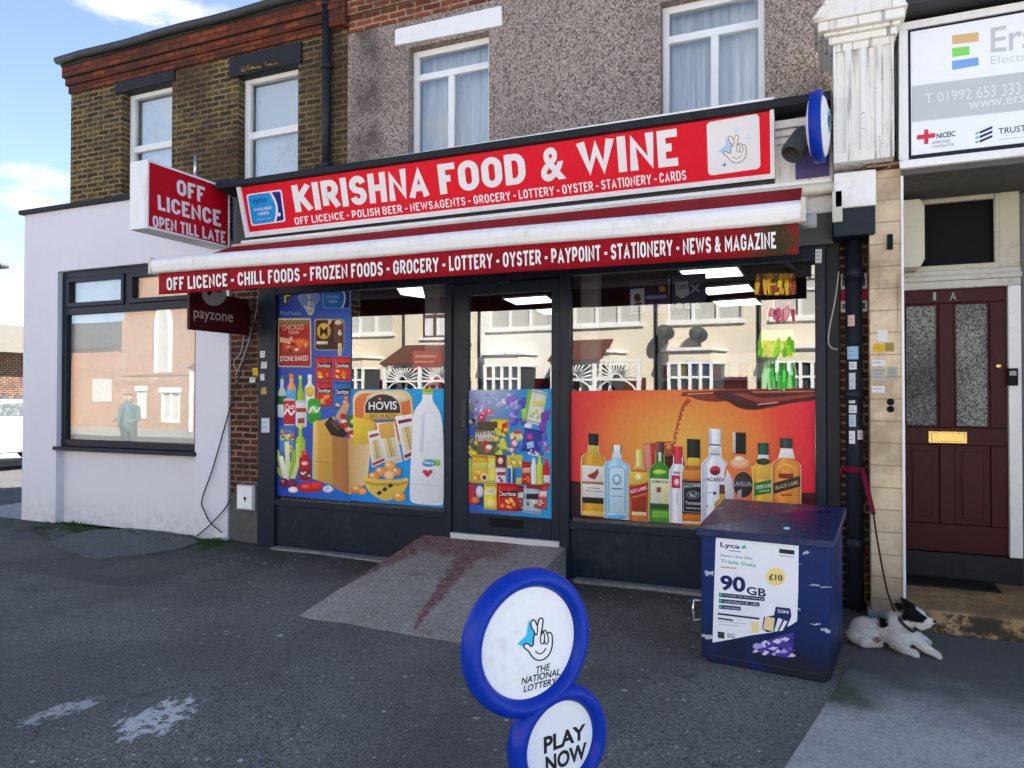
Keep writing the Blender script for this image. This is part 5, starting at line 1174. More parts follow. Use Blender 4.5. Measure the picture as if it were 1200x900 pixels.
# ================================================================== estate board over the neighbour's door
EY = -.26
es = thing('neighbour_sign', 'large white shop board with coloured bars and grey band above the maroon front door', 'shop sign', (1.6, EY, 3.6))
e0, e1 = at(1053.5, 27, EY), at(1055.5, 197.5, EY); exl, exr = e0.x, e0.x + 2.9; ezb, ezt = e1.z, e0.z
b = MB(); w_ = .055
for (a, c, d, e) in ((exl, exr, ezb, ezb + w_), (exl, exr, ezt - w_, ezt), (exl, exl + w_, ezb + w_, ezt - w_), (exr - w_, exr, ezb + w_, ezt - w_)): b.box(a, c, EY, .0, d, e)
b.build('frame', M['white'], es, bevel=.006)
MB().box(exl + w_ + .0005, exr - w_ - .0005, EY + .02, .0, ezb + w_ + .0005, ezt - w_ - .0005).build('backing', M['anth'], es)
pb = [at(1068, 182, EY + .008), at(1068, 37, EY + .008)]
MB().box(pb[0].x, exr - .1, EY + .008, EY + .0195, pb[0].z, pb[1].z).build('panel', paint('cool_white_panel', (.82, .84, .90, 1), .4, 0, .06, 2.5, (.4, .4, .42, 1), .1), es, bevel=.004)
ar = Art((0, EY + .0075, 0), (0, -1, 0)); PXR = 1330
def pline(p, q, x): return p[1] + (q[1] - p[1]) * (x - p[0]) / (q[0] - p[0])
top_, bot_ = ((1069, 101), (1200, 84)), ((1069, 143), (1200, 129))
xr_ = 1300; ar.poly([(1068.5, pline(*top_, 1068.5)), (xr_, pline(*top_, xr_)), (xr_, pline(*bot_, xr_)), (1068.5, pline(*bot_, 1068.5))], (.50, .53, .55, 1))
ar.poly([(1115.5, 41.5), (1146.5, 37.5), (1147, 48.5), (1116, 52)], hx('#d9b67c', .95)); ar.poly([(1115.5, 56.5), (1136, 54), (1136.3, 64), (1116, 67)], hx('#86d860', .95)); ar.poly([(1115.8, 71.5), (1146.5, 67), (1147, 76.5), (1116, 82)], hx('#7ba7e6', .95))
ar.text('Ersa', [(1161, 33), (1232, 19), (1232, 55), (1161, 62)], (.52, .53, .54, 1), .012); ar.text('Electrical', [(1161, 66), (1226, 58), (1226, 68), (1161, 75.5)], (.58, .59, .61, 1))
ar.text('T 01992 653 333  M 07', [(1084, 110), (1240, 90.5), (1240, 106), (1084, 121)], (.70, .72, .75, 1)); ar.text('www.ersaelectrical', [(1135, 116), (1275, 96.5), (1275, 110), (1135, 128)], (.72, .74, .78, 1))
RD, BK, NVY = hx('#e0374f', .9), (.06, .06, .07, 1), hx('#2c3a66', .9)
ar.poly([(1083, 152), (1088, 151.3), (1088, 168.5), (1083, 169.3)], RD); ar.poly([(1074.5, 158.5), (1083, 157.3), (1083, 162.8), (1074.5, 164)], RD); ar.poly([(1088, 156.7), (1096, 155.6), (1096, 161), (1088, 162.2)], RD)
ar.text('NICEIC', [(1097.5, 156.5), (1119.5, 153), (1119.5, 159.5), (1097.5, 162.5)], BK, .03); ar.text('APPROVED', [(1092, 166), (1114, 163), (1114, 166.5), (1092, 169.3)], (.2, .2, .2, 1), .01); ar.text('CONTRACTOR', [(1092, 170.8), (1118, 167.4), (1118, 170.5), (1092, 173.8)], (.2, .2, .2, 1), .01)
for k in range(3):
    x_ = 1148; y_ = 150 + k * 5.2; ar.poly([(x_, y_ + 4), (x_ + 15, y_ - 2.5), (x_ + 15, y_ + .5), (x_, y_ + 7)], NVY); ar.poly([(x_ - 5, y_ + 5.5), (x_ - 1, y_ + 3.8), (x_ - 1, y_ + 6.2), (x_ - 5, y_ + 8)], hx('#5cb8dc', .9))
ar.text('TRUSTMARK', [(1170, 150.5), (1232, 142), (1232, 150), (1170, 157.5)], NVY, .01); ar.rect(1170, 160, 1228, 160.8, (.5, .52, .56, 1), -.11)
ar.build('lettering', M['print'], es)
# ================================================================== printed window vinyls
def C(h): return hx(h, .95)
RNDP = random.Random(11)
def vgrad(c0, c1):
    return lambda u, v: tuple(c0[i] * (1 - v) + c1[i] * v for i in range(3)) + (1,)
def bottle(ar, cx, yt, yb, w, wn, ysh, col, cap, cap_h, sl=.06, glassw=None, neckcol=None, outline=None):
    """a printed bottle: cap, neck, rounded shoulders, straight body"""
    h = yb - yt; L = lambda x, y: (x, y + (x - cx) * sl)
    prof = [(wn / 2, yt + cap_h * .7), (wn / 2, ysh - (ysh - yt - cap_h) * .45), (wn * .62, ysh - (ysh - yt - cap_h) * .25), (w * .40, ysh - (ysh - yt - cap_h) * .02), (w * .48, ysh + h * .03), (w / 2, ysh + h * .07), (w / 2, yb - h * .02), (w * .47, yb)]
    if outline:
        o = [(x + 1.0, y) for x, y in prof]; ar.poly([L(cx - x, y) for x, y in o] + [L(cx + x, y + .5) for x, y in o[::-1]], outline)
    hgt = ar.layer([L(cx - w / 2, yt), L(cx + w / 2, yb)]); us = [-1, -.82, -.55, -.3, 0, .35, .65, .86, 1]; br = [.58, .80, 1.12, 1.22, 1.0, .92, .98, .80, .55]
    sc_ = lambda k: tuple(min(.92, v * k + .012 * max(0, k - 1)) for v in col[:3]) + (1,)
    for (xa, ya), (xb, yb2) in zip(prof[:-1], prof[1:]):
        for i in range(len(us) - 1):
            ar.mb.poly([ar.p3(*L(cx + us[i] * xa, ya), hgt), ar.p3(*L(cx + us[i] * xb, yb2), hgt), ar.p3(*L(cx + us[i + 1] * xb, yb2), hgt), ar.p3(*L(cx + us[i + 1] * xa, ya), hgt)], col=[sc_(br[i]), sc_(br[i]), sc_(br[i + 1]), sc_(br[i + 1])])
    if neckcol: ar.poly([L(cx - wn / 2, yt + cap_h * .6), L(cx + wn / 2, yt + cap_h * .6), L(cx + wn / 2, ysh - (ysh - yt - cap_h) * .4), L(cx - wn / 2, ysh - (ysh - yt - cap_h) * .4)], neckcol)
    hgt = ar.layer([L(cx - wn * .6, yt), L(cx + wn * .6, yt + cap_h)]); us = [-1, -.6, -.25, .2, .65, 1]; br = [.55, 1.0, 1.5, 1.0, .85, .5]; sk_ = lambda k: tuple(min(.92, v * k + .02 * max(0, k - .9)) for v in cap[:3]) + (1,)
    for i in range(5): a_, b_ = us[i] * wn * .57, us[i + 1] * wn * .57; ar.mb.poly([ar.p3(*L(cx + a_, yt), hgt), ar.p3(*L(cx + a_, yt + cap_h), hgt), ar.p3(*L(cx + b_, yt + cap_h), hgt), ar.p3(*L(cx + b_, yt), hgt)], col=[sk_(br[i]), sk_(br[i]), sk_(br[i + 1]), sk_(br[i + 1])])
    if glassw: ar.poly([L(cx - w * .40, ysh + h * .08), L(cx - w * .32, ysh + h * .06), L(cx - w * .32, yb - h * .05), L(cx - w * .40, yb - h * .05)], glassw)
def blobs(ar, x0, y0, x1, y1, n, cols, s0, s1):
    for _ in range(n):
        x, y = RNDP.uniform(x0, x1), RNDP.uniform(y0, y1); s = RNDP.uniform(s0, s1); ar.ell(x, y, s, s * RNDP.uniform(.5, 1), RNDP.choice(cols), 9, RNDP.uniform(0, 180))
def packet(ar, x0, y0, x1, y1, col, rot=0, band=None, word=None, wcol=None, dots=None, sl=.06, wb=.02):
    """a crisp or sweet packet: crimped ends, colour band, name, picture"""
    cx, cy_ = (x0 + x1) / 2, (y0 + y1) / 2; w, h = x1 - x0, y1 - y0; c, q = math.cos(R(rot)), math.sin(R(rot))
    def L(u, v): x, y = (u - .5) * w, (v - .5) * h; return (cx + x * c - y * q, cy_ + x * q + y * c + x * sl)
    edge = [L(.03, .0), L(.25, .015), L(.5, .0), L(.75, .015), L(.97, 0), L(1, .1), L(.97, .5), L(1, .92), L(.97, 1), L(.75, .985), L(.5, 1), L(.25, .985), L(.03, 1), L(0, .92), L(.03, .5), L(0, .1)]
    hgt = ar.layer([p for p in edge]); N_ = 4
    def pc_(u, v): k = .72 + .5 * math.sin(math.pi * (.15 + .7 * u)) * (.75 + .35 * math.sin(math.pi * v)) + RNDP.uniform(-.08, .08) - .12; return tuple(min(.92, q_ * k + .02 * max(0, k - 1)) for q_ in col[:3]) + (1,)
    G = [[pc_(i / N_, j / N_) for j in range(N_ + 1)] for i in range(N_ + 1)]
    wv = lambda u, v: (u + (.012 * math.sin(v * 9) if 0 < v < 1 else 0) * (1 if u in (0, 1) else 0), v)
    for i in range(N_):
        for j in range(N_): cc_ = [(i, j), (i, j + 1), (i + 1, j + 1), (i + 1, j)]; ar.mb.poly([ar.p3(*L(*wv(a_ / N_, b_ / N_)), hgt) for a_, b_ in cc_], col=[G[a_][b_] for a_, b_ in cc_])
    dk = tuple(v * .62 for v in col[:3]) + (1,)
    ar.poly([L(.04, .03), L(.96, .03), L(.97, .09), L(.03, .09)], dk); ar.poly([L(.03, .92), L(.97, .92), L(.96, .97), L(.04, .97)], dk)
    if band: ar.poly([L(.04, .30), L(.96, .24), L(.96, .46), L(.04, .50)], band)
    if word: ar.text(word, [L(.12, .31), L(.88, .28), L(.88, .44), L(.12, .46)], wcol or WHT, wb)
    if dots:
        for _ in range(5): p = L(RNDP.uniform(.2, .8), RNDP.uniform(.58, .86)); ar.ell(p[0], p[1], w * RNDP.uniform(.10, .17), h * RNDP.uniform(.05, .09), RNDP.choice(dots), 9, RNDP.uniform(0, 90))
    ar.poly([L(.10, .10), L(.17, .10), L(.13, .9), L(.07, .9)], tuple(min(.9, v * 1.15 + .05) for v in col[:3]) + (1,))

# ---- groceries poster, an L of blue and cyan vinyl
PYL = -.008
A = Art((0, PYL, 0), (0, -1, 0), .0003, photo=True)
yb_ = lambda x: 579.5 + (x - 322) * .0785
A.grid([(322.5, 318), (411.5, 316), (411.5, 588), (322.5, 580)], 10, 12, lambda u, v: (.012 + .02 * u, .045 + .07 * u + .015 * v, .34 + .20 * u, 1))
A.grid([(411.5, 456), (520, 455.5), (520, yb_(520)), (411.5, yb_(411.5))], 10, 8, lambda u, v: (.005, .24 + .14 * u - .05 * v, .66 + .10 * u, 1))
A.grid([(322.5, 560), (411.5, 568), (411.5, yb_(411.5)), (322.5, yb_(322.5))], 6, 4, lambda u, v: (.010, .05 + .10 * u, .44 + .1 * u, 1))
# payment P, hand emblem, travel card
A.text('P', [(332, 334), (343.5, 334), (343.5, 358), (332, 357)], (.015, .02, .03, 1), .09); A.text('P', [(333, 336), (342, 336), (342, 356), (333, 355)], C('#dcd23c'), .02)
A.text('PayPoint', [(328, 364), (353, 365), (353, 371), (328, 370)], C('#8ca4dc'), 0, .2)
q_ = [(348, 349), (356, 338), (362, 345), (369, 337), (376, 349), (369, 360), (362, 371), (355, 360)]; A.poly(q_, C('#7c98e0')); hand(A, [(354, 340), (371, 341), (371, 371), (354, 370)], C('#3c4c78'), .7, C('#ccd2e6'), C('#7c98e0'))
oy2 = [(378, 336), (411, 335.5), (411, 362), (378, 361)]; A.rrect(oy2, C('#6aa2dc'), .08); ins2 = A.quadmap(oy2, [(.04, .04), (.96, .04), (.96, .96), (.04, .96)]); A.rrect(ins2, C('#1c70c8'), .08)
A.shape(ins2, [(.985, .04), (.985, .96)] + [(u + .07, v * .98 + .01) for u, v in arc[::-1]], C('#1a2468')); A.shape(ins2, [(u, v) for u, v in arc] + [(u + .06, v) for u, v in arc[::-1]], C('#c8d8f0'))
A.text('AVAILABLE', [(382, 346), (397, 346), (397, 349.5), (382, 349.5)], C('#9cc4ec')); A.text('HERE', [(385, 351.5), (395, 351.5), (395, 355), (385, 355)], C('#9cc4ec'))
# frozen pizza box
A.rrect([(325.5, 373), (364.5, 373), (365, 430.5), (325.5, 430)], C('#d8c8a8'), .03); A.grid([(327, 375), (363, 375), (363.5, 429), (327, 428.5)], 6, 8, lambda u, v: (.34 + .16 * u - .12 * v, .012 + .05 * max(0, .2 - v), .012, 1))
A.poly([(327, 375), (363, 375), (363, 381), (327, 383)], C('#a07848')); A.text('CHICAGO', [(331, 381), (356, 380), (356, 386.5), (331, 387)], C('#e8b8b0'), .01); A.text('TOWN', [(338, 388), (350, 387.5), (350, 391.5), (338, 392)], C('#e8c8c0'), .01)
A.ell(347, 406, 16, 9, C('#c8402c')); A.ell(352, 402, 11, 5.5, C('#e0602c')); blobs(A, 332, 398, 361, 411, 14, [C('#e8a040'), C('#c83020'), C('#7c1414'), C('#f0d0a0')], 1.4, 3.2); A.poly([(328, 395), (337, 397), (342, 394), (344, 399), (336, 402), (328, 401)], C('#e8b890'))
A.text('STONE BAKED', [(328, 417.5), (361, 416.5), (361, 422.5), (328, 423.5)], C('#f0e0d8'), .01)
# ice cream box
A.rrect([(368.5, 373.5), (403.5, 374), (403.5, 411), (368.5, 410.5)], C('#b89868'), .10); A.rrect([(369.7, 375), (402.3, 375.4), (402.3, 409.6), (369.7, 409.2)], C('#3c1c14'), .10)
A.ell(379.5, 388, 8.2, 9.6, C('#d8b04c')); A.text('M', [(375, 383), (384, 383), (384, 393.5), (375, 393.5)], C('#4a2a10'), .02); A.rrect([(391, 375), (402.5, 375), (402.5, 402), (391, 402)], C('#6c3c28'), .45, .45); A.ell(396.5, 378, 4.5, 3, C('#e0c8a8')); A.rrect([(396, 402), (400.5, 402), (400.5, 417), (396, 417)], C('#d8c8a8'), .4, .12)
A.text('6', [(396, 386), (400.5, 386), (400.5, 393), (396, 393)], WHT, .02); A.rect(371, 400, 384, 403.5, C('#e8dcc8')); A.rrect([(384.5, 374), (390, 374.5), (386.5, 381), (384, 380)], C('#d8b8a0'), .3)
# tortilla chip bags
for (x0, y0, x1, y1, c, wd) in ((369, 418, 389.5, 446, '#c8201c', 1), (390.5, 418, 411, 446, '#d8241c', 1), (369.5, 446.5, 389.5, 476.5, '#cc1c20', 1), (390.5, 447, 411, 480, '#2468b8', 1)):
    packet(A, x0, y0, x1, y1, C(c), 0, C('#1c1414'), 'Doritos', C('#f0e8e0'), [C('#f0a030'), C('#f8c860'), C('#e87820')], .04)
# drinks
bottle(A, 330.5, 440, 489, 10.5, 4, 458, C('#b8ccd4'), C('#247840'), 4, .03); A.rect(325.5, 464, 335.7, 474, C('#1c6434')); A.rect(325.5, 474, 335.7, 488, C('#dce4e8'))
bottle(A, 341.5, 438, 480, 11, 5, 452, C('#e8a468'), C('#e87c28'), 5, .03); A.rect(336.3, 457, 346.8, 470, C('#58b4e4')); bottle(A, 352, 440, 476, 8, 3.6, 458, C('#9cc818'), C('#e0d850'), 4, .03); bottle(A, 363, 439, 482, 12, 4.6, 452, C('#e8ecd8'), C('#f4f4f0'), 4, .03); A.ell(363, 459, 4.6, 6, C('#e8c428'))
def can(x0, y0, x1, y1, c):
    A.rrect([(x0, y0), (x1, y0), (x1, y1), (x0, y1)], C('#c8c8cc'), .16, .3); A.rect(x0, y0 + 2.5, x1, y1 - 2, C(c))
can(332.5, 467, 345.5, 499, '#d01c24'); A.stroke(smooth_pts([(333, 486), (337, 480), (341, 486), (345, 481)], 4), 2.2, WHT); A.text('Coca', [(334, 474), (344.5, 472), (344.5, 479), (334, 481)], WHT, .02, .3)
can(346.5, 469, 359.5, 501, '#e4e4e8'); A.rect(347, 478, 359, 483, C('#c03030')); A.rect(349, 490, 357, 496, C('#a04848')); A.rrect([(360.5, 467), (376, 467.5), (376, 497), (360.5, 496)], C('#2ca438'), .3, .6); A.ell(368, 480, 6, 5, C('#8cd850')); A.stroke(smooth_pts([(362, 484), (367, 477), (371, 483), (375, 477)], 4), 2, WHT)
packet(A, 327.5, 500, 345, 533, C('#4c84c0'), 0, C('#e8d8a0'), None, None, [C('#e8b040'), C('#d03028'), C('#f0e8e0')], .05); blobs(A, 329, 506, 344, 518, 8, [C('#e0c040'), C('#d04830'), C('#58a040')], 1.5, 3)
bottle(A, 352, 497, 548, 12, 4.4, 514, C('#a8c838'), C('#e8d458'), 5, .04); A.rect(347, 520, 350, 545, C('#d4e478'))
# salad, ketchup, onions, garlic, chillies
for k, (x, y, dx_l, dy) in enumerate(((335, 562, -11, -34), (338, 560, -2, -42), (341, 560, 4, -32), (333, 560, -13, -16), (343, 561, 8, -24), (336, 563, -7, -28))): A.poly([(x - 3, y), (x + dx_l - 2.5, y + dy), (x + dx_l + 2.5, y + dy - 1), (x + 3, y)], C(['#c8dc78', '#e4ecb8', '#9cc040', '#b4cc68', '#d8e4a0', '#f0f0d8'][k]))
A.ell(333, 566, 6, 5.5, C('#5c1838')); A.ell(342, 567, 6, 5.2, C('#742048')); A.ell(331.5, 564, 2, 1.6, C('#b06888')); A.ell(343.5, 574, 6, 3.6, C('#f0e8d8')); bottle(A, 357, 528, 563, 13, 6, 536, C('#c01828'), C('#e84040'), 5, .05); A.ell(357, 543, 4, 2.4, C('#f0b8b0')); A.ell(357.5, 556, 6, 7, C('#7c2430')); blobs(A, 352, 552, 363, 562, 5, [C('#e8d8c8'), C('#c84848')], 1, 2)
A.ell(363, 571, 15.5, 6, C('#d01418')); A.ell(370, 569, 8, 4.4, C('#e42820')); A.ell(358, 570, 5, 2.2, C('#f06048')); A.ell(384.5, 573, 6.2, 4.2, C('#e8ecf0')); A.ell(383, 572, 3, 2.4, C('#b8c8dc'))
# paper bags and what sticks out of them
A.poly([(367, 495), (393, 488), (393, 566), (389, 569), (366, 561)], C('#dca848')); A.poly([(367, 495), (372, 492), (373, 562), (366, 561)], C('#ecc878')); A.rect(369, 541, 389, 542, C('#c88c34'), .1)
A.rrect([(392, 489), (404, 470), (411, 474), (401, 496)], C('#d8a878'), .3); packet(A, 397, 486, 411, 508, C('#b81c24'), 14, C('#e8d8c8')); packet(A, 404, 492, 426, 514, C('#c8242c'), -24, C('#e8e0d8'), None, None, [C('#f0c8b0')]); A.rrect([(404, 488), (429, 483), (434, 494), (410, 503)], C('#2c7038'), .2); A.ell(416, 494, 6, 3.5, C('#c8dc58')); A.rrect([(418, 489), (434, 484), (440, 492), (424, 500)], C('#58a0cc'), .3); A.poly([(413, 481), (434, 485), (430, 491), (416, 489)], C('#e8cc28'))
A.poly([(380, 497), (387, 488), (408, 508), (402, 514), (388, 510)], C('#30241c')); A.poly([(387, 495), (391, 492), (400, 502), (396, 505)], C('#584838'))
A.grid([(389, 511), (408, 513.5), (409, 580), (390, 570)], 5, 3, lambda u, v: (.42 + .10 * (1 - abs(u - .5) * 2) - .1 * u, .19 - .03 * u, .05, 1)); A.grid([(408, 513.5), (437, 509), (430, 566), (409, 580)], 6, 3, lambda u, v: (.56 + .20 * u, .32 + .26 * u, .10 + .22 * u, 1))
A.poly([(386, 569), (392, 571), (409, 581), (405, 582)], C('#2878d0'))
A.ell(419, 574, 8.5, 5.2, C('#d88438')); A.ell(417, 572, 4, 2.4, C('#f0b878')); A.ell(425, 576, 5, 3.8, C('#e8a45c'))
# bread
A.rrect([(413.5, 457.5), (482, 457), (488, 521), (414, 520)], C('#f0d490'), .16, 1.1); A.rrect([(415.5, 461), (480, 460), (484, 516), (416, 514)], C('#e4783c'), .2, 1.1); A.ell(455, 466, 26, 7, C('#f4e0b0')); A.poly([(414, 488), (440, 494), (436, 520), (414, 521)], C('#ecc43c'))
A.poly(smooth_pts([(426.5, 485), (427, 474), (433, 465), (447, 460.5), (461, 463.5), (469, 472), (470.5, 485)], 4), C('#e8d8c0')); A.poly(smooth_pts([(428, 484), (428.5, 474), (434.5, 466.5), (447, 462), (460, 465), (467.5, 473), (469, 484)], 4), C('#3c3034')); A.text('HOVIS', [(432, 471), (465, 470), (465, 480), (432, 480.5)], WHT, .02); A.ell(445, 467.5, 1.8, 1.6, C('#d08830'), 8)
A.poly([(427, 484.5), (471, 484), (474, 490.5), (424, 491)], C('#e8b838')); A.text('BEST OF BOTH', [(433, 485.5), (464, 485), (464, 489.5), (433, 490)], C('#40301c'), .01); A.rect(437, 491.2, 462, 494.2, C('#2c78b4'))
# sandwiches
def sandwich(pts, strip):
    A.poly(pts, C('#f0ece4')); tl, tr, br, bl = pts; A.shape(pts, [(.18, .28), (.82, .28), (.80, .84), (.2, .84)], C('#e8d4a0')); A.shape(pts, [(.40, .28), (.48, .28), (.48, .84), (.42, .84)], C('#c88438')); A.shape(pts, [(.54, .28), (.60, .28), (.60, .84), (.54, .84)], C('#a8b458')); A.shape(pts, [(.05, .88), (.95, .88), (.95, .96), (.05, .96)], C(strip)); A.shape(pts, [(.1, .1), (.9, .1), (.9, .18), (.1, .18)], C(strip))
sandwich([(441, 496), (462, 494), (472, 541), (452, 546)], '#d8d0b0'); A.poly([(443, 497), (461, 494), (463, 512), (446, 514)], C('#e8b450')); sandwich([(431, 506), (444, 503), (452, 541), (436, 548)], '#b83c4c'); sandwich([(463, 488), (483, 485), (495, 530), (474, 540)], '#8c2450')
# eggs in a basket
for (x, y, r_, c) in ((446, 553, 7, '#e0984c'), (457, 546.5, 7, '#e8a458'), (465, 553, 6, '#dc9044'), (456, 557, 6.5, '#f0c08c'), (438, 559, 7, '#e09848')): A.ell(x, y, r_, r_ * .86, C(c)); A.ell(x - 2, y - 2, r_ * .35, r_ * .26, C('#f8dcb4'), 8)
A.poly(smooth_pts([(425.5, 559), (440, 561.5), (466, 562), (478.5, 560.5), (476, 572), (468, 581), (452, 587), (437, 580), (428, 570)], 3), C('#e8c454')); A.poly([(427, 563), (440, 566), (466, 566), (478, 564), (477.6, 567), (466, 569.5), (440, 569.5), (428, 566.5)], C('#c89c34')); 
for k in range(3): A.poly([(441 + k * 6.5, 578 - k * 4.2), (445 + k * 6.5, 574.5 - k * 4.2), (448 + k * 6.5, 577.5 - k * 4.2), (444 + k * 6.5, 580.5 - k * 4.2)], C('#302418'))
A.ell(468, 582.5, 7.5, 5.6, C('#e89c44')); A.ell(466, 580.5, 3, 2, C('#f8cc90'))
# milk
A.poly(smooth_pts([(495, 462), (494, 470), (486, 481), (483.5, 496), (482, 530), (480.5, 560), (480.5, 583), (485, 589.5), (500, 591.5), (515, 592), (519.5, 588), (520, 560), (519.8, 520), (518, 494), (514.5, 481), (507.5, 470), (507, 462)], 3), C('#f0f2f6'))
A.rect(494, 455.6, 508.3, 459.5, C('#98c840')); A.rect(495, 459.5, 507.5, 461.6, C('#b8dc68')); A.poly([(494, 486), (498, 484), (496, 530), (492, 530)], C('#dce0ea')); A.poly([(496, 537.5), (516, 538.5), (516, 546), (496, 545)], C('#98cc4c')); A.ell(502.5, 543, 8, 4, C('#2c94cc')); A.text('Dairy', [(496.5, 540.5), (508.5, 541), (508.5, 545), (496.5, 544.5)], WHT, .02)
A.poly([(501, 559.5), (495, 553.5), (496, 550.6), (499.5, 550.6), (501, 552.6), (503, 550.6), (506.6, 551), (507, 553.8)], C('#d02440')); A.poly([(481, 567), (520, 568.5), (520, 569.3), (481, 567.8)], C('#ccd2de'))
tag(A.build('window_poster', M['photo'], None, loc=at(322, 580, PYL)), 'blue groceries poster on the left shop window with bread, milk, eggs and crisps', 'poster')

# ---- confectionery poster on the door
A = Art((0, -.012, 0), (0, -1, 0), .0003, photo=True)
A.grid([(547.3, 457), (646.5, 455.8), (646.5, 608), (547.3, 599.5)], 10, 12, lambda u, v: tuple(a * (1 - max(0, 1 - abs(u - .25) * 2.6) * max(0, .75 - v * 2.4)) + .72 * max(0, 1 - abs(u - .25) * 2.6) * max(0, .75 - v * 2.4) for a in (.012 + .02 * (1 - u), .07 + .27 * u, .42 + .22 * u)) + (1,))
blobs(A, 560, 462, 605, 486, 16, [C('#b8b8dc'), C('#d8d0e8'), C('#a8b4e0'), C('#8c98d8')], 2, 5)
blobs(A, 548, 468, 562, 500, 12, [C('#8c8478'), C('#3c3830'), C('#c8c0b4'), C('#6c6048')], 2, 4.5)
for (x, y, c) in ((567, 485, '#d8506c'), (574, 482, '#e07088'), (565, 490, '#c83c58')): A.ell(x, y, 4.5, 4, C(c)); A.ell(x - 1, y - 1, 1.4, 1, C('#f0c0cc'), 7)
blobs(A, 598, 466, 618, 498, 26, [C('#6c50b8'), C('#8468cc'), C('#5038a0'), C('#a898dc'), C('#4c44b0')], 2.5, 6)
A.poly([(619, 458), (625, 456), (621, 492), (612, 494)], C('#7cc43c')); A.poly([(611, 480), (617, 478), (618, 490), (612, 491)], C('#a8d860')); packet(A, 620, 457.5, 638, 497, C('#d8dcd0'), 10, C('#e8d888'), None, None, [C('#e8c868'), C('#b8c890')])
A.poly([(634, 484), (645, 479), (643, 492), (634, 498)], C('#7c3ca8')); A.poly([(632, 496), (641, 494), (639, 511), (631, 508)], C('#8444b8')); A.ell(619, 499, 5, 3.6, C('#e0d8ec'))
packet(A, 574, 491, 596, 508, C('#e8c828'), -3, None, None, None, [C('#d83c28')]); A.poly([(588, 497), (595, 494), (595, 508), (589, 508)], C('#d82820')); A.poly([(560, 494), (583, 494), (583, 501), (560, 502)], C('#584830'))
packet(A, 556, 500, 581, 536, C('#64583c'), 0, C('#c8bca0'), None, None, [C('#d8503c'), C('#e8d8a0')]); A.text('HARIBO', [(557.5, 506), (580, 505), (580, 512), (557.5, 513.5)], C('#d8d0c4'), .02); A.poly([(564, 521), (569, 515), (573, 521), (570, 526)], C('#d03028')); A.ell(573, 524, 4, 3, C('#e8d0c0'))
blobs(A, 548, 503, 559, 534, 14, [C('#c8b030'), C('#7c8c2c'), C('#e8c840'), C('#4c5c28')], 2, 4.5); blobs(A, 581, 500, 596, 534, 22, [C('#98b838'), C('#c8d048'), C('#e0c830'), C('#607828')], 2, 4.5)
A.rrect([(597, 508), (610, 505), (614, 515), (599, 518)], C('#e8d868'), .2); A.rrect([(602, 505), (612, 504), (612, 508), (602, 509)], C('#d83830'), .3); blobs(A, 596, 512, 612, 532, 16, [C('#d8d4e8'), C('#4858b0'), C('#c85868'), C('#e8c8b8')], 2, 4)
packet(A, 613, 503, 635, 530, C('#2c3c9c'), 8, None, None, None, None); A.ell(621, 512, 3.6, 3.6, C('#b83c7c')); A.poly([(617, 519), (625, 517), (626, 524), (618, 526)], C('#a8c8e8')); blobs(A, 612, 526, 644, 534, 14, [C('#b8487c'), C('#3858b8'), C('#d898b8'), C('#5c40a0'), C('#d8d0e0')], 2, 3.6); blobs(A, 628, 508, 644, 524, 10, [C('#7c50b8'), C('#b888d8'), C('#4c60c0')], 2, 4)
A.poly([(566, 537), (573, 531), (572, 540)], C('#28607c')); packet(A, 553, 533, 572, 568, C('#e0b030'), 0, C('#d8d060'), None, None, [C('#e87c28'), C('#f0d870')]); packet(A, 572, 534, 581, 566, C('#e8d84c'), 0, C('#f0e890')); A.rrect([(547.5, 537), (552.5, 537), (553, 565), (547.5, 564)], C('#b8d848'), .3, .2)
packet(A, 580.5, 533, 593, 551, C('#781c24'), 0, None); A.ell(586.5, 540, 3.2, 4, C('#e8c8b8')); packet(A, 580.5, 548, 593, 567, C('#e0d8d0'), 0, C('#c03038'), None, None, [C('#284878'), C('#c83c3c')]); A.ell(567.5, 559.5, 5, 5.5, C('#e8d8b0')); A.ell(567.5, 559.5, 2.4, 2.8, C('#7c3018'))
for k, c in enumerate(('#18405c', '#c8d8e0', '#1c4c78', '#2c6c8c')): A.rect(596.5 + k * 2.1, 547, 598.4 + k * 2.1, 566, C(c), .05)
A.poly([(594, 534), (612, 533), (612, 548), (594, 547)], C('#d8c440')); blobs(A, 594, 534, 612, 548, 10, [C('#e8e080'), C('#b8a028'), C('#98a838')], 1.5, 3.5); packet(A, 611.5, 541, 622, 568, C('#b81c20'), 0, C('#d8b8a0'), None, None, [C('#e87830')]); A.rect(605, 560, 611, 567, C('#e0d040'))
bottle(A, 625.5, 537, 568, 7, 4, 544, C('#d8e4d8'), C('#b8d8c0'), 3); bottle(A, 632.5, 534, 569, 7, 3.4, 543, C('#c8cc3c'), C('#a8c838'), 4); bottle(A, 640.5, 538, 570, 8, 4.5, 546, C('#c81c2c'), C('#d83040'), 4); A.rect(637, 557, 644.3, 566, C('#e8dcdc'))
packet(A, 549, 566, 560, 591, C('#c02434'), 0, None); A.poly([(556, 566), (567, 567), (566, 592), (557, 592)], C('#304478')); A.ell(562, 576, 4.5, 7, C('#d8d0e0')); A.ell(557, 586, 5, 4, C('#e0743c')); packet(A, 567, 567, 582, 597, C('#e8d43c'), 0, C('#f0e8a0'), None, None, [C('#f0e4a0')]); A.rect(571, 572, 579, 577, C('#e0d8c0'))
packet(A, 582, 566.5, 607.5, 599, C('#cc1c20'), 0, C('#1c1214'), 'Doritos', C('#f0e8e4'), [C('#f0a030'), C('#f8c050'), C('#e88024')])
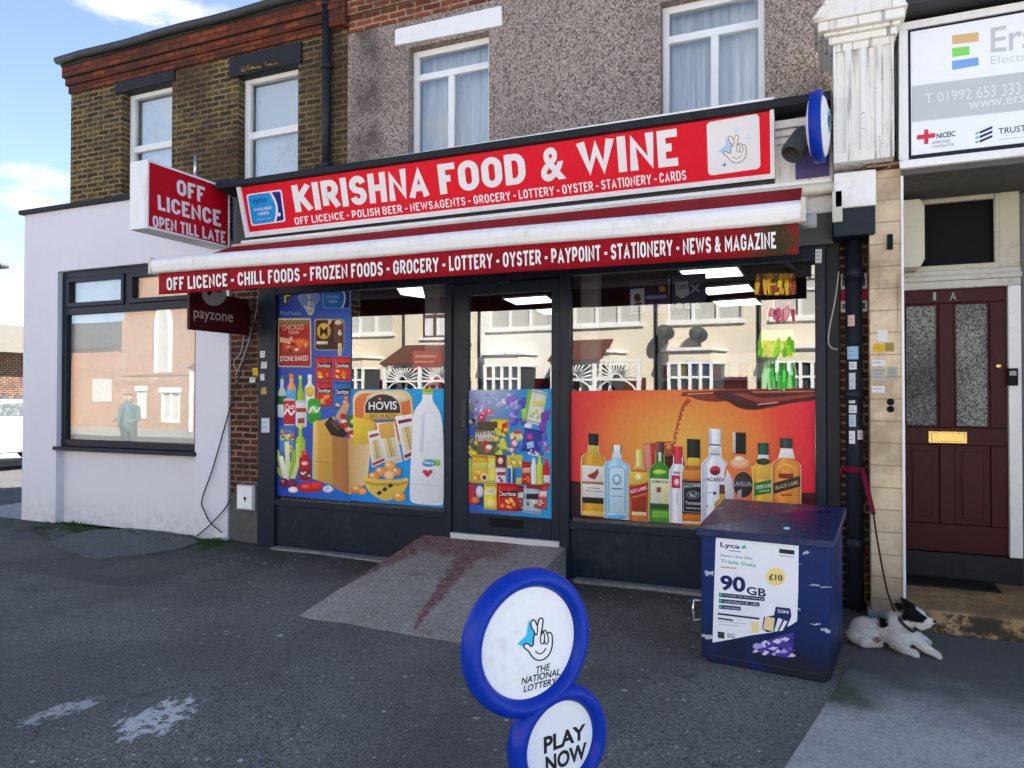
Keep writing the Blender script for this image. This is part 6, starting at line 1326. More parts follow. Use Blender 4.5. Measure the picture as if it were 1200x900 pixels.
packet(A, 606, 569, 617, 599, C('#842028'), 0, C('#e0d8d8'), None, None, [C('#483038'), C('#d87048')]); packet(A, 613, 570, 635, 601.5, C('#a8bccc'), 3, C('#281820'), None, None, [C('#8c5c38'), C('#c88c50'), C('#e8d0a8')]); packet(A, 631, 568, 641, 597, C('#c44848'), 4, C('#e8d8d0'), None, None, [C('#7c2c2c'), C('#e0c0a0')]); A.rect(617, 567.5, 636, 573, C('#a02030'), .06)
tag(A.build('door_poster', M['photo'], None, loc=at(547, 600, -.012)), 'crowded sweets and snacks poster on the lower half of the shop door', 'poster')

# ---- drinks poster on the right window
A = Art((0, PYL, 0), (0, -1, 0), .0003, photo=True)
def liq(u, v):
    x = 667 + u * 288; y = 457 + v * 155
    d = math.sqrt(((x - 800) / 118) ** 2 + ((y - 520) / 78) ** 2); g = max(0, 1 - d) ** .8
    e = min(1, max(0, (x - 890) / 60)); l_ = min(1, max(0, (720 - x) / 60))
    r, gr, b_ = .74, .075 + .34 * g, .025 + .045 * g
    gr = gr * (1 - e * .75) * (1 - l_ * .6) ; b_ = b_ + .02 * (e + l_)
    if d > 1: gr *= max(.45, 1 - (d - 1) * .5)
    return (r - .08 * l_, gr, b_, 1)
ybr = lambda x: 606.5 + (x - 666) * .067
A.grid([(666.5, 458.2), (955.5, 455), (955.5, ybr(955.5)), (666.5, ybr(666.5))], 36, 20, liq)
A.poly([(666.5, 563), (690, 565), (690, ybr(690)), (666.5, ybr(666.5))], (.035, .010, .014, 1)); A.poly([(690, 585), (955.5, 577), (955.5, ybr(955.5)), (690, ybr(690))], (.08, .012, .014, 1))
# glass and pouring spirit
BR = C('#7c3418')
A.poly(smooth_pts([(801, 459), (798, 464), (808, 465), (820, 469), (840, 471), (852, 468), (852, 457.5), (830, 458)], 4), C('#8c3424'))
A.poly(smooth_pts([(836, 459), (852, 456.8), (880, 456.6), (920, 456), (955, 455.6), (955, 468), (930, 472), (905, 477), (884, 480.5), (866, 478), (853, 471), (842, 468)], 4), C('#4c1c1c'))
A.poly(smooth_pts([(858, 461), (874, 467), (892, 472), (915, 470), (955, 464), (955, 461), (915, 465), (892, 466), (874, 461)], 3), C('#9c3c34')); A.poly([(880, 458.5), (955, 457.5), (955, 459.5), (884, 460.5)], C('#c86450')); A.stroke(smooth_pts([(812, 463), (830, 461.5), (848, 463), (862, 472), (880, 477), (905, 474)], 4), 1.6, C('#2c1014')); A.stroke([(888, 474), (912, 471.5)], 1.3, C('#e0a090')); A.stroke([(806, 462), (836, 460.5)], 1.3, C('#e09070'))
A.poly(smooth_pts([(806, 466), (799, 475), (795, 490), (791, 505), (788, 520), (791, 520), (795, 506), (799, 491), (803, 479), (810, 470)], 4), C('#b84c28'))
for k in range(8): A.ell(790 + k * 1.75 + (k % 2), 516 - k * 5.4, .9, 2.2, C('#f0b080'), 6, 20)
A.poly([(754, 520), (789, 517), (792, 560), (757, 562)], C('#b83c28')); A.poly([(754.5, 521), (762, 520), (764, 560), (758, 561)], C('#e09080')); A.ell(783, 527, 6.5, 9, C('#a05030')); A.stroke([(777, 521), (789, 519)], 1.4, C('#e8a070')); A.ell(784, 524, 3, 3, C('#d88850'), 8); A.poly([(776, 535), (800, 533), (804, 552), (778, 554)], C('#481818'))
BLK = C('#1c1c20')
# the row of bottles, left to right
bottle(A, 695.5, 508, 604.5, 27.5, 10.5, 534, C('#d8a02c'), BLK, 14, .06, None, C('#c8b040'), C('#f0dcc0')); A.rect(690, 522, 701, 532, C('#d8c050'), .06); A.rect(682.5, 546, 709, 566, C('#ece4d8'), .06); A.rect(682.5, 564.5, 709, 567.5, C('#b8783c'), .06); A.rect(682.5, 567.5, 709, 583, C('#e8e0d8'), .06); A.rect(685, 575, 706, 575.8, C('#8c8078'), .06); A.rect(688, 571.5, 703, 572.5, C('#8c8078'), .06); A.rect(682.5, 583, 709, 590, C('#282c20'), .06); A.poly([(688, 557), (696, 553.5), (700.5, 549), (702, 554), (697, 562), (691, 560)], C('#a83c2c')); A.rect(683, 599, 708.6, 604, C('#f0c860'), .06)
bottle(A, 723, 522, 608, 29, 9, 542, C('#a8d4e8'), C('#38405c'), 10, .06, None, C('#b8d8e8'), C('#d4ecf4')); A.rrect([(713.5, 546), (732.5, 547), (732.5, 602), (713.5, 600)], C('#c8e0ec'), .2, .1); A.stroke([(713.5, 550), (718, 547), (728, 547.5), (732.5, 551), (732.5, 602), (713.5, 600), (713.5, 550)], 1, C('#6898b8')); A.ell(723, 562, 5.5, 6.5, C('#88b4d0')); A.ell(723, 562, 3.4, 4.2, C('#c0dcea')); A.rect(717, 572, 729, 573.5, C('#587898'), .04); A.rect(716, 581, 730, 582, C('#7898b4'), .04); A.rect(719, 521.5, 727, 537, C('#e8f0f4'), .03); A.ell(723, 606, 11, 2.6, C('#58a8d4'))
bottle(A, 748.5, 527, 610.5, 22, 8.5, 552, C('#c8702c'), C('#e0cc80'), 20, .06, None, C('#e8c060'), C('#e8c080')); A.rect(738, 553, 759, 568, C('#e8c048'), .06); A.ell(748, 559, 4, 4.5, C('#f4e4a0')); A.poly([(738, 571), (759.5, 565), (759.5, 577), (738, 583)], C('#c02434')); A.text('RED LABEL', [(739, 574.5), (758.5, 569), (758.5, 573), (739, 578.5)], C('#f0e0d8'), .02); A.poly([(740, 584), (758, 580), (757, 600), (741, 599)], C('#a82c18')); A.rect(740.5, 600, 757.5, 604, C('#f0d8a0'), .06)
bottle(A, 773.5, 517.5, 612, 23.5, 8.5, 548, C('#3c8830'), C('#5c3434'), 14, .06, None, C('#2c5c28'), C('#88b848')); A.rect(769, 517.8, 772, 532, C('#8c5c58')); A.rect(771.5, 530, 775, 541, C('#e0e0d0')); A.ell(773, 553, 8, 3, C('#b8d848')); A.rect(762.2, 561, 785, 590, C('#e4e2c8'), .05); A.rect(774, 566, 784, 590, C('#e8e0a0'), .05); A.text('JAMESON', [(763, 562.5), (784.5, 563.5), (784.5, 567.5), (763, 566.5)], C('#2c4c30'), .02); A.rect(769.5, 571, 774.5, 577, C('#904838')); A.rect(762.5, 591, 785, 596.5, C('#284c2c'), .05); A.rect(764, 599, 783, 607, C('#78b838'), .05)
bottle(A, 794.5, 523, 613, 19, 9.5, 549, C('#e8e4e8'), C('#d82c44'), 13, .06, None, C('#d84458'), C('#f4f0f4')); A.rect(787, 557, 797, 572, C('#d02c48'), .05); A.ell(793, 565, 3, 4, C('#f0c8cc')); A.rect(789, 552.5, 797, 555.5, C('#a8a0b0'), .05); A.rect(793, 578, 793.8, 592, C('#8c8c98'))
bottle(A, 812.8, 514.5, 616, 25, 13.5, 549, C('#b4642c'), BLK, 24, .05, None, C('#e0b838'), C('#d89850')); A.rect(806, 536.5, 819.5, 546, C('#e8c43c'), .05); A.rect(800.5, 551, 825, 561, C('#e09038'), .05); A.rect(799.5, 563.5, 825, 602, C('#24262a'), .05); A.stroke([(801, 566), (824, 567), (824, 600.5), (801, 599.5), (801, 566)], .8, C('#a8acb0')); A.text("JACK DANIEL'S", [(802, 568), (823, 566.5), (823, 571.5), (802, 572.5)], C('#d0d4d4'), .02); A.ell(812, 580, 8, 5, C('#70767c')); A.ell(812, 580, 6, 3.6, C('#24262a')); A.text('No.7', [(808, 577.5), (816.5, 578), (816.5, 583), (808, 582.5)], C('#d0d4d4'), .02); A.text('Tennessee', [(803, 587), (822.5, 587.8), (822.5, 592), (803, 591)], C('#c8ccd0'), .01); A.rect(804, 595, 821, 596.4, C('#a8acb0'), .05); A.rect(800.5, 604, 825, 609, C('#e07828'), .05); A.rect(800.5, 611, 825, 614, C('#e8d0a0'), .05)
bottle(A, 838, 502.5, 617, 31, 13, 541, C('#e6e8ee'), C('#e8ecf2'), 22, .05, None, C('#dfe3ea'), C('#f6f6f8')); A.rect(831.5, 520.5, 844, 522.3, C('#5c6478'), .04); A.rect(831.5, 531.5, 844, 533, C('#8c98a8'), .04); A.rect(831.5, 505, 833.5, 520, C('#c4ccd6')); A.ell(838, 551.5, 6.4, 5.6, C('#c82c44')); A.ell(838, 553.5, 5, 2.6, C('#601c2c')); A.text('BACARDI', [(825, 559.5), (848, 560), (848, 564.5), (825, 564)], C('#303440'), .03); A.ell(837.5, 578, 2.4, 2, C('#404860'), 8); A.ell(827.5, 593, 2, 2, C('#404860'), 8); A.rect(828, 577, 834, 578.2, C('#a8b0c0')); A.poly([(826, 546), (829, 545), (828, 610), (824.5, 609)], C('#d0d6e0'))
bottle(A, 847, 568, 613, 18, 7, 588, C('#d8942c'), C('#5c2c24'), 11, .04, None, C('#e0b048'), C('#f0c878')); A.ell(847, 596, 6.5, 7, C('#e8b43c'))
A.poly(smooth_pts([(861, 531), (857, 540), (850, 548), (849, 565), (851, 590), (858, 605), (872, 607), (884, 604), (889, 585), (886, 556), (880, 544), (873, 536), (873, 531)], 4), C('#e8783c')); A.ell(867, 543, 12, 7, C('#f0b088')); A.ell(866, 538, 6, 3.5, C('#f4dcc0')); A.poly(smooth_pts([(852, 550), (858, 562), (860, 580), (857, 600), (851, 590), (849, 565)], 3), C('#dcd8dc')); A.rect(859, 506.8, 874, 532, BLK, .04); A.rect(858.5, 506.5, 862, 531, C('#d8ccc4'), .04); A.ell(871, 568, 11.5, 15, C('#302c34')); A.text('KAHLUA', [(858, 564), (881, 564.5), (881, 570), (858, 569.5)], C('#a8a4ac'), .02); A.poly([(864, 576), (869, 573), (869, 584), (865, 584)], C('#b0a8a4')); A.poly([(880, 546), (889, 547), (890, 590), (885, 590)], C('#f0b83c'))
bottle(A, 894.5, 519, 606, 23, 11, 546, C('#e8b43c'), C('#1c4840'), 14, .04, None, C('#e8e8e0'), C('#f0d890')); A.ell(894.5, 541, 8, 4, C('#283c34')); A.rect(884.5, 547, 905, 562, C('#e8b848'), .04); A.poly([(884, 566), (907, 561.5), (907, 577), (884, 581)], C('#2c7838')); A.text('GREEN LABEL', [(886, 569), (905.5, 566), (905.5, 570.5), (886, 573.5)], C('#d0e8c8'), .02); A.rect(889, 574.5, 902, 576, C('#a8d0a0'), -.1)
bottle(A, 921.5, 513.5, 607, 33, 13, 541, C('#e8923c'), C('#2c4038'), 12, .04, None, C('#ecebe6'), C('#f4d8a0')); A.poly([(915, 527), (929, 527.5), (932, 537), (911.5, 536.5)], C('#f2f0ec')); A.ell(921, 552, 11, 9, C('#f0b058')); A.ell(921, 553, 9, 7, C('#e88c34')); A.rect(912.5, 555, 929.5, 560.5, C('#902c24'), .03); A.poly([(906.5, 566), (938, 557.5), (938, 570), (906.5, 579)], C('#403428')); A.text('BLACK LABEL', [(909, 569.5), (936, 562.5), (936, 567), (909, 574)], C('#b8a888'), .02); A.rect(915, 579, 928, 581, C('#c83c18'), .0)
tag(A.build('drinks_poster', M['photo'], None, loc=at(667, 607, PYL)), 'red and orange drinks poster on the right shop window with a row of spirit bottles', 'poster')
# ================================================================== concrete ramp up to the door
TL, TR_ = at(497, 625, -.06), at(663, 641, -.06); BL, BM_, BR_ = atZ(352, 722), atZ(478, 743), atZ(553, 756)
tz = ZD - .035; TL.z = TR_.z = tz
b = MB(); n, m_ = 14, 12
def rp(u, v):
    top = TL.lerp(TR_, u); bot = BL.lerp(BR_, u); p = top.lerp(bot, v); p.z = tz * (1 - v) ** .92 + .006 + .006 * noise.noise(Vector((u * 6, v * 6, 3)))
    if v == 1: p.y += .035 * noise.noise(Vector((u * 5, 1, 7)))
    return p
for i in range(n):
    for k in range(m_): b._add([rp(i / n, k / m_), rp(i / n, (k + 1) / m_), rp((i + 1) / n, (k + 1) / m_), rp((i + 1) / n, k / m_)], [(0, 1, 2, 3)])
def drop(p): return Vector((p.x, p.y, -.01))
for u in (0, 1):
    for k in range(m_): a, c = rp(u, k / m_), rp(u, (k + 1) / m_); b.poly([a, drop(a), drop(c), c])
for i in range(n): a, c = rp(i / n, 1), rp((i + 1) / n, 1); b.poly([a, drop(a), drop(c), c])
for i in range(n): a, c = rp(i / n, 0), rp((i + 1) / n, 0); b.poly([a, c, drop(c), drop(a)])
rampo = tag(b.build('concrete_ramp', M['ramp']), 'worn grey concrete ramp with dark red paint stains leading up to the shop door', 'ramp')

# ================================================================== navy storage box with a torn advert
FL, FR = atZ(822, 774), atZ(973.5, 802); bu = (FR - FL).normalized(); bnv = Vector((-bu.y, bu.x, 0)); BW = (FR - FL).length; BD = .64
def bp(u, d, z): return FL + bu * u + bnv * d + Vector((0, 0, z))
sb = thing('storage_box', 'scuffed navy metal storage box with sloping lid in front of the shop window', 'storage box', tuple(bp(BW / 2, BD / 2, 0)))
zf, zk = .775, .865
b = MB(); b.hexa([bp(.0, 0, .02), bp(BW, 0, .02), bp(BW, 0, zf), bp(0, 0, zf)], [bp(0, BD, .02), bp(BW, BD, .02), bp(BW, BD, zk), bp(0, BD, zk)])
b.hexa([bp(.03, -.004, .0), bp(BW - .03, -.004, .0), bp(BW - .03, -.004, .05), bp(.03, -.004, .05)], [bp(.03, BD, 0), bp(BW - .03, BD, 0), bp(BW - .03, BD, .05), bp(.03, BD, .05)]); b.build('body', M['blue_box'], sb, bevel=.008)
b = MB(); o_ = .022; z0, z1 = zf + .004, zk + .004
q0 = [bp(-o_, -o_, z0 - .035), bp(BW + o_, -o_, z0 - .035), bp(BW + o_, BD + o_, z1 - .035), bp(-o_, BD + o_, z1 - .035)]; q1 = [bp(-o_, -o_, z0 + .012), bp(BW + o_, -o_, z0 + .012), bp(BW + o_, BD + o_, z1 + .012), bp(-o_, BD + o_, z1 + .012)]
b.hexa(q0, q1)
# cross-pressed top: four shallow facets meeting in the middle
cxy = sum((q for q in q1), Vector()) / 4 + Vector((0, 0, .022))
for i in range(4): b.poly([q1[i] + Vector((0, 0, .001)), q1[(i + 1) % 4] + Vector((0, 0, .001)), cxy])
b.build('lid', M['blue_lid'], sb, bevel=.006)
b = MB(); lp_ = bp(-.012, -.0, .30); b.tube([lp_ + Vector((.04, .03, .05)), lp_ + Vector((-.03, -.02, .06)), lp_ + Vector((-.035, -.02, .0)), lp_ + Vector((-.03, -.02, -.06)), lp_ + Vector((.04, .03, -.05))], .007, 8); b.build('handle', M['chrome'], sb)
A = Art(bp(0, -.0045, 0), -bnv, .0003)
for (x0, y0, x1, y1) in ((826, 668, 836, 676), (822, 742, 836, 750), (934, 634, 946, 641), (941, 645, 948, 650), (948, 684, 960, 687), (961, 687, 975, 689), (950, 730, 962, 733), (962, 735, 973, 743), (856, 625, 880, 629), (884, 627.5, 905, 632), (932, 660, 940, 662), (934, 712, 938, 716)):
    pts = [(x0 + (x1 - x0) * k / 5, y0 + RNDP.uniform(0, .5) * (y1 - y0)) for k in range(6)] + [(x0 + (x1 - x0) * k / 5, y1 - RNDP.uniform(0, .5) * (y1 - y0)) for k in range(5, -1, -1)]
    A.poly(pts, (.42, .45, .55, 1)); A.build('tape_scrap', M['paper'], sb); A = Art(bp(0, -.0045, 0), -bnv, .0003)
A.ell(922, 619, 4, 1.6, (.2, .5, .8, 1)); A.build('lid_badge', M['paper'], sb)
A = Art(bp(0, -.006, 0), -bnv, .0003)
A.poly([(839, 628), (862, 629.5), (888, 633), (915, 636), (936, 639), (935.5, 690), (934, 728), (926, 733), (905, 741), (880, 744.5), (858, 749), (835, 753), (836.5, 700)], C('#eef0f6'))
NVY2, GRN = C('#20285c'), C('#2cb89c')
A.text('Lyca', [(844, 635), (867, 638), (867, 645), (844, 642.5)], NVY2, .025); A.poly([(868.5, 641), (872.5, 638.5), (875, 642), (870, 643.5)], GRN); A.rect(854, 645.2, 868, 646.6, C('#8ca0b0'), .1)
A.text('Bonus in Non Offer', [(844.5, 649), (882, 653), (882, 656), (844.5, 652)], C('#50608c'), .01); A.text('Triple Data', [(844, 655), (886, 660.5), (886, 666), (844, 660)], GRN, .02); A.rect(844.5, 664.5, 863, 666, C('#e0a040'), .09)
A.ell(909, 676, 11.5, 10.5, C('#f4dc8c')); A.text('£10', [(901, 672.5), (917, 674), (917, 681), (901, 679.5)], (.03, .03, .04, 1), .03); A.poly([(913, 643), (931, 645), (931, 650), (913, 648)], (.02, .02, .03, 1)); A.rect(913, 651, 931, 653, C('#c8ccd8'), .1)
A.text('90', [(844, 673.5), (873.5, 676.5), (873.5, 695), (844, 691.5)], NVY2, .035); A.text('GB', [(875, 687), (897.5, 690), (897.5, 700), (875, 696.5)], NVY2, .025)
for k, (x1, tx) in enumerate(((896, 'includes 5G and roaming'), (890, 'unlimited UK calls'), (868, 'and texts'))):
    y = 694.5 + k * 7; A.poly([(842.5, y), (x1, y + (x1 - 842) * .1), (x1, y + (x1 - 842) * .1 + 4.6), (842.5, y + 4.8)], NVY2); A.rect(843, y + .8, 846.5, y + 4, GRN, .05); A.text(tx, [(848.5, y + 1.6), (x1 - 1.5, y + (x1 - 843.5) * .1 + 1), (x1 - 1.5, y + (x1 - 843.5) * .1 + 3.7), (848.5, y + 4.2)], C('#d8dcec'), .0)
A.poly([(841, 718), (890, 724), (890, 726.3), (841, 720.3)], (.03, .03, .05, 1)); A.poly([(841, 723.5), (859, 726), (859, 728), (841, 725.5)], (.03, .03, .05, 1)); A.rect(842, 729, 874, 730, C('#c8c8d0'), .1); A.rect(842, 732, 866, 733, C('#c8c8d0'), .1)
A.poly([(880, 728), (889, 729.5), (889, 741), (881, 742)], C('#f0dca0')); A.poly([(841, 740), (849, 741), (849, 748.5), (841, 747.5)], (.03, .03, .04, 1)); A.text('5G', [(852, 742), (861, 743), (861, 748), (852, 747)], C('#505868'), .02)
A.poly([(895, 723), (907, 721), (909, 711), (926, 713), (927.5, 722), (921, 738), (899, 741), (893, 737)], NVY2); A.poly([(897, 722), (908, 724.5), (906, 740), (894, 737)], C('#e8d49c')); A.poly([(912, 724), (917, 726), (911, 740), (907, 740)], C('#e8ecf4')); A.poly([(919, 727), (923, 728), (917, 739), (913, 739.5)], C('#e8ecf4')); A.text('lebara' if False else 'SIM', [(911, 714), (924, 715.5), (924, 719.5), (911, 718)], C('#d0d4e4'), .02)
# the torn, crumpled lower corner
A.poly([(882, 757), (900, 750), (918, 744), (930, 741), (929, 760), (924, 771), (908, 768), (890, 763)], C('#483c98'))
for _ in range(34):
    x, y = RNDP.uniform(884, 929), 0; lo, hi = 757 - (x - 884) * .42, 764 + (x - 884) * .16; y = RNDP.uniform(lo, hi); w_ = RNDP.uniform(2, 6)
    A.poly([(x - w_, y + RNDP.uniform(-1, 2)), (x, y - RNDP.uniform(1.5, 4)), (x + w_, y + RNDP.uniform(-2, 1)), (x + RNDP.uniform(-1, 2), y + RNDP.uniform(1, 4))], RNDP.choice([C('#5c50b0'), C('#7c70cc'), C('#a8a0dc'), C('#d8d4ec'), C('#403890'), C('#342c74')]))
tag(A.build('box_poster', M['paper'], None, loc=tuple(bp(.3, -.006, .4))), 'torn white 90GB data offer poster pasted on the front of the navy storage box', 'poster')

# ================================================================== two-disc pavement sign
pc = at(618, 752, -3.75); ang = R(55); pn = Vector((math.sin(ang), -math.cos(ang), 0)); ph = Vector((math.cos(ang), math.sin(ang), 0))
def onplane(x, y, P, N):
    r = ray(x, y); return EYE + r * ((P - EYE).dot(N) / r.dot(N))
lc = onplane(654, 868, pc, pn)
ru = .245; rl = .196
pvs = thing('pavement_sign', 'blue rimmed pavement sign of two white discs with crossed-fingers logo and PLAY NOW', 'pavement sign', (pc.x, pc.y, 0))
def disc(c, r, tube, name):
    b = MB(); prof = []
    for k in range(16):
        a = 2 * math.pi * k / 16; prof.append((r - tube + tube * math.cos(a), .042 * math.sin(a) * (1.0 if abs(math.cos(a)) > .2 else 1.0)))
    b.lathe(prof, c, pn, 64, closed=True); b.build('rim', M['blue_rim'], pvs)
    b = MB(); b.lathe([(.0001, .012), (r - tube * 1.5, .012)], c, pn, 48, smooth=False); b.lathe([(.0001, -.012), (r - tube * 1.5, -.012)], c, pn, 48, smooth=False); b.build('disc', M['disc_face'], pvs)
disc(pc, ru, .032, 'a'); disc(lc, rl, .030, 'b')
A = Art(pc + pn * .0125, pn, .0003)
hand(A, [(611, 727), (652, 718), (652, 771), (611, 780)], (.012, .012, .014, 1), 1.7, (.80, .80, .80, 1), (.03, .46, .72, 1))
DK = (.015, .015, .02, 1)
for t_, q_ in (('THE', [(628, 781.5), (645, 777), (645, 785), (628, 789.5)]), ('NATIONAL', [(611, 794.5), (656.5, 783), (656.5, 791), (611, 802.5)]), ('LOTTERY', [(613.3, 804), (653, 793.5), (653, 801.5), (613.5, 811.5)])): A.text(t_, q_, DK, .022, .18)
A.build('logo_lettering', M['print'], pvs); A = Art(pc + pn * .0125, pn, .0003); A.text('PLAY', [(637, 864), (686.5, 847.5), (686.5, 865), (637.5, 884)], DK, .035); A.text('NOW', [(639, 887), (687.5, 869), (687.5, 888), (640, 907)], DK, .035); A.build('lettering', M['print'], pvs)
b = MB(); bc_ = Vector((lc.x, lc.y, 0)); q_ = [bc_ + ph * s * .26 + pn * t_ * .2 for s, t_ in ((-1, -1), (1, -1), (1, 1), (-1, 1))]; q2 = [bc_ + ph * s * .20 + pn * t_ * .10 for s, t_ in ((-1, -1), (1, -1), (1, 1), (-1, 1))]
b.hexa([v + Vector((0, 0, .0)) for v in q_], [v + Vector((0, 0, .09)) for v in q2]); b.build('base', M['blue_rim'], pvs, bevel=.015)
b = MB(); b.tube([bc_ + Vector((0, 0, .06)), lc - Vector((0, 0, rl - .02))], .03, 10); b.build('stem', M['blue_rim'], pvs)
mid = pc.lerp(lc, .54) - pn * .03; b = MB(); b.tube([mid + (pc - lc).normalized() * .05, mid - (pc - lc).normalized() * .05], .035, 10); b.build('joint', M['blue_rim'], pvs)

# ================================================================== organic figures: blended volumes turned into one skin
def organic(caps, voxel, iters=6):
    """caps: list of (p0, r0, p1, r1) or (centre, (rx, ry, rz))"""
    b = MB()
    for c in caps:
        if len(c) == 2: b.ball(c[0], *c[1], n=16)
        else:
            p0, r0, p1, r1 = Vector(c[0]), c[1], Vector(c[2]), c[3]; N_ = 8
            pts = [p0.lerp(p1, k / N_) for k in range(N_ + 1)]; rs = [r0 + (r1 - r0) * k / N_ for k in range(N_ + 1)]
            b.tube(pts, rs, 14); b.ball(p0, r0, n=14); b.ball(p1, r1, n=14)
    me = bpy.data.meshes.new('skin'); me.from_pydata(b.v, [], b.f); o = bpy.data.objects.new('skin', me); COL.objects.link(o)
    r_ = o.modifiers.new('r', 'REMESH'); r_.mode = 'VOXEL'; r_.voxel_size = voxel
    s_ = o.modifiers.new('s', 'SMOOTH'); s_.factor = .5; s_.iterations = iters
    dg = bpy.context.evaluated_depsgraph_get(); m2 = bpy.data.meshes.new_from_object(o.evaluated_get(dg)); bpy.data.objects.remove(o); bpy.data.meshes.remove(me)
    for p in m2.polygons: p.use_smooth = True
    return m2
def paint_mesh(me, fn):
    ca = me.color_attributes.new('Col', 'FLOAT_COLOR', 'POINT')
    for i, v in enumerate(me.vertices): ca.data[i].color = fn(v.co, v.normal)
def fur_mat():
    t = NT('short_fur'); a = t.n('ShaderNodeVertexColor'); a.layer_name = 'Col'; n = t.noise(90, 5, .7, t.mapping((1, 1, 1.6))); n2 = t.noise(260, 3, .7)
    c = t.mix(t.rng(n, .3, .75, 0, .4), a.outputs[0], (.74, .68, .60, 1), 'MULTIPLY'); t.bsdf(c, .9, 0, t.math('ADD', n, t.math('MULTIPLY', n2, .6)), .006, 1.0, .15); return t.m
M['fur'] = fur_mat()

# ------------------------------------------------------------------ the dog, lying, head turned to the right
DYc = -.84
def dp(x, y, Y=DYc): return at(x, y, Y)
gz = lambda p, z=.0: Vector((p.x, p.y, z))
chest = dp(1052, 742, -.86); hip = dp(1014, 739, -.80); mid_ = dp(1034, 738, -.82)
hd = dp(1073, 723, -.88); nose = dp(1093, 728.5, -.93)
caps = [
 (hip, (.085, .082, .082)), (dp(1008, 745, -.84), (.070, .07, .06)), (hip, .074, mid_, .066), (mid_, .068, chest, .080), (chest, (.078, .078, .085)), (dp(1055, 748, -.90), (.068, .07, .07)),
 (chest + Vector((0, 0, .03)), .066, dp(1064, 726, -.87), .052), (dp(1050, 729, -.86), (.055, .06, .06)),
 (hd, (.062, .060, .056)), (hd + Vector((.012, -.01, -.012)), .046, dp(1086, 728, -.915), .030), (dp(1084, 727.5, -.91), .031, nose, .019), (dp(1080, 733, -.905), .028, dp(1089, 732.5, -.92), .017),
 # ears, laid back and up
 (dp(1066, 718, -.905), .026, dp(1057, 712, -.91), .021), (dp(1057, 712, -.91), .021, dp(1050, 706.5, -.905), .007), (dp(1071, 714, -.85), .025, dp(1064, 707.5, -.845), .020), (dp(1064, 707.5, -.845), .020, dp(1057.5, 701, -.84), .007),
 # fore legs stretched forward
 (dp(1054, 754, -.92), .034, gz(dp(1063, 763, -.97), .033), .024), (gz(dp(1063, 763, -.97), .032), .023, gz(atZ(1072.5, 771), .022), .021), (gz(atZ(1071, 769), .022), .022, gz(atZ(1074.5, 771.5), .018), .018),
 (dp(1072, 748, -.88), .036, dp(1084, 759, -.93), .027), (dp(1084, 759, -.93), .026, gz(atZ(1098, 772), .024), .021), (gz(atZ(1096.5, 771), .024), .022, gz(atZ(1101, 773.5), .018), .018), (dp(1062, 745, -.86), .05, dp(1074, 747, -.87), .04),
 (dp(1078, 748, -.80), .028, gz(dp(1086, 752, -.72), .03), .02), (gz(dp(1086, 752, -.72), .03), .02, gz(dp(1089, 755, -.72), .02), .018),
 # thigh, hock and hind feet, tail
 (dp(1017, 745, -.87), (.062, .045, .058)), (gz(dp(1022, 754, -.9), .045), .03, gz(dp(1012, 756, -.93), .03), .024), (gz(dp(1012, 757, -.93), .024), .021, gz(atZ(1032, 759), .020), .018), (gz(dp(1006, 752, -.84), .04), .034, gz(atZ(999, 753), .035), .024), (gz(atZ(999, 753), .035), .025, gz(atZ(996, 751), .05), .016),
]
# keep the underside on the ground
me = organic(caps, .0065, 5)
for v in me.vertices:
    if v.co.z < .003: v.co.z = .003
    d = noise.noise(v.co * 60) * .0022; v.co += v.normal * d
eye_p = dp(1079, 724.5, -.95); spot_c = dp(1037, 727.5, -.86)
EYES = [dp(1071, 731.5, -.93)]
def dogcol(p, n):
    w = (.80, .785, .76, 1); k = (.010, .009, .010, 1); ex, ey = pproj(p)
    j = 2.2 * noise.noise(p * 55)
    if ((ex - 1096) ** 2 + (ey - 728) ** 2) ** .5 < 2.6: return (.014, .012, .012, 1)
    # black cap: ears, temple and cheek, with a white blaze along the top of the muzzle
    if n.z < .93 or True:
        cap = ((ex - 1072) / 14.5) ** 2 + ((ey - 722.5) / 11.0) ** 2 + j * .10
        blaze = (ey < 714.5 + (ex - 1074) * .72) and ex > 1074
        if p.z > .20 and cap < 1 and not blaze:
            if ((ex - 1072) / 3.2) ** 2 + ((ey - 731.2) / 1.5) ** 2 < 1: return (.16, .12, .08, 1)
            return k
        if ex < 1074 and ey < 720 and p.z > .25: 
            return (.20, .10, .10, 1) if (ex - 1059) ** 2 + (ey - 717) ** 2 < 7 else k
    if ((ex - 1036.5) / 6.2) ** 2 + ((ey - 728.5) / 7.5) ** 2 + j * .15 < 1: return k
    if ((ex - 1028) / 5) ** 2 + ((ey - 750) / 3.5) ** 2 < 1 and n.y < 0: return (.42, .29, .27, 1)
    if p.z < .05: w = (.72, .70, .66, 1)
    return w
def pproj(p):
    c = MC @ (p - EYE); return 600 + FOC * c.x / c.z, 450 + FOC * c.y / c.z
paint_mesh(me, dogcol)
fb = MB(); fl_ = Vector((-.85, .05, -.35)); pts_f = []
for p in me.polygons:
    if rnd.random() < .85: pts_f.append((p.center.copy(), p.normal.copy()))
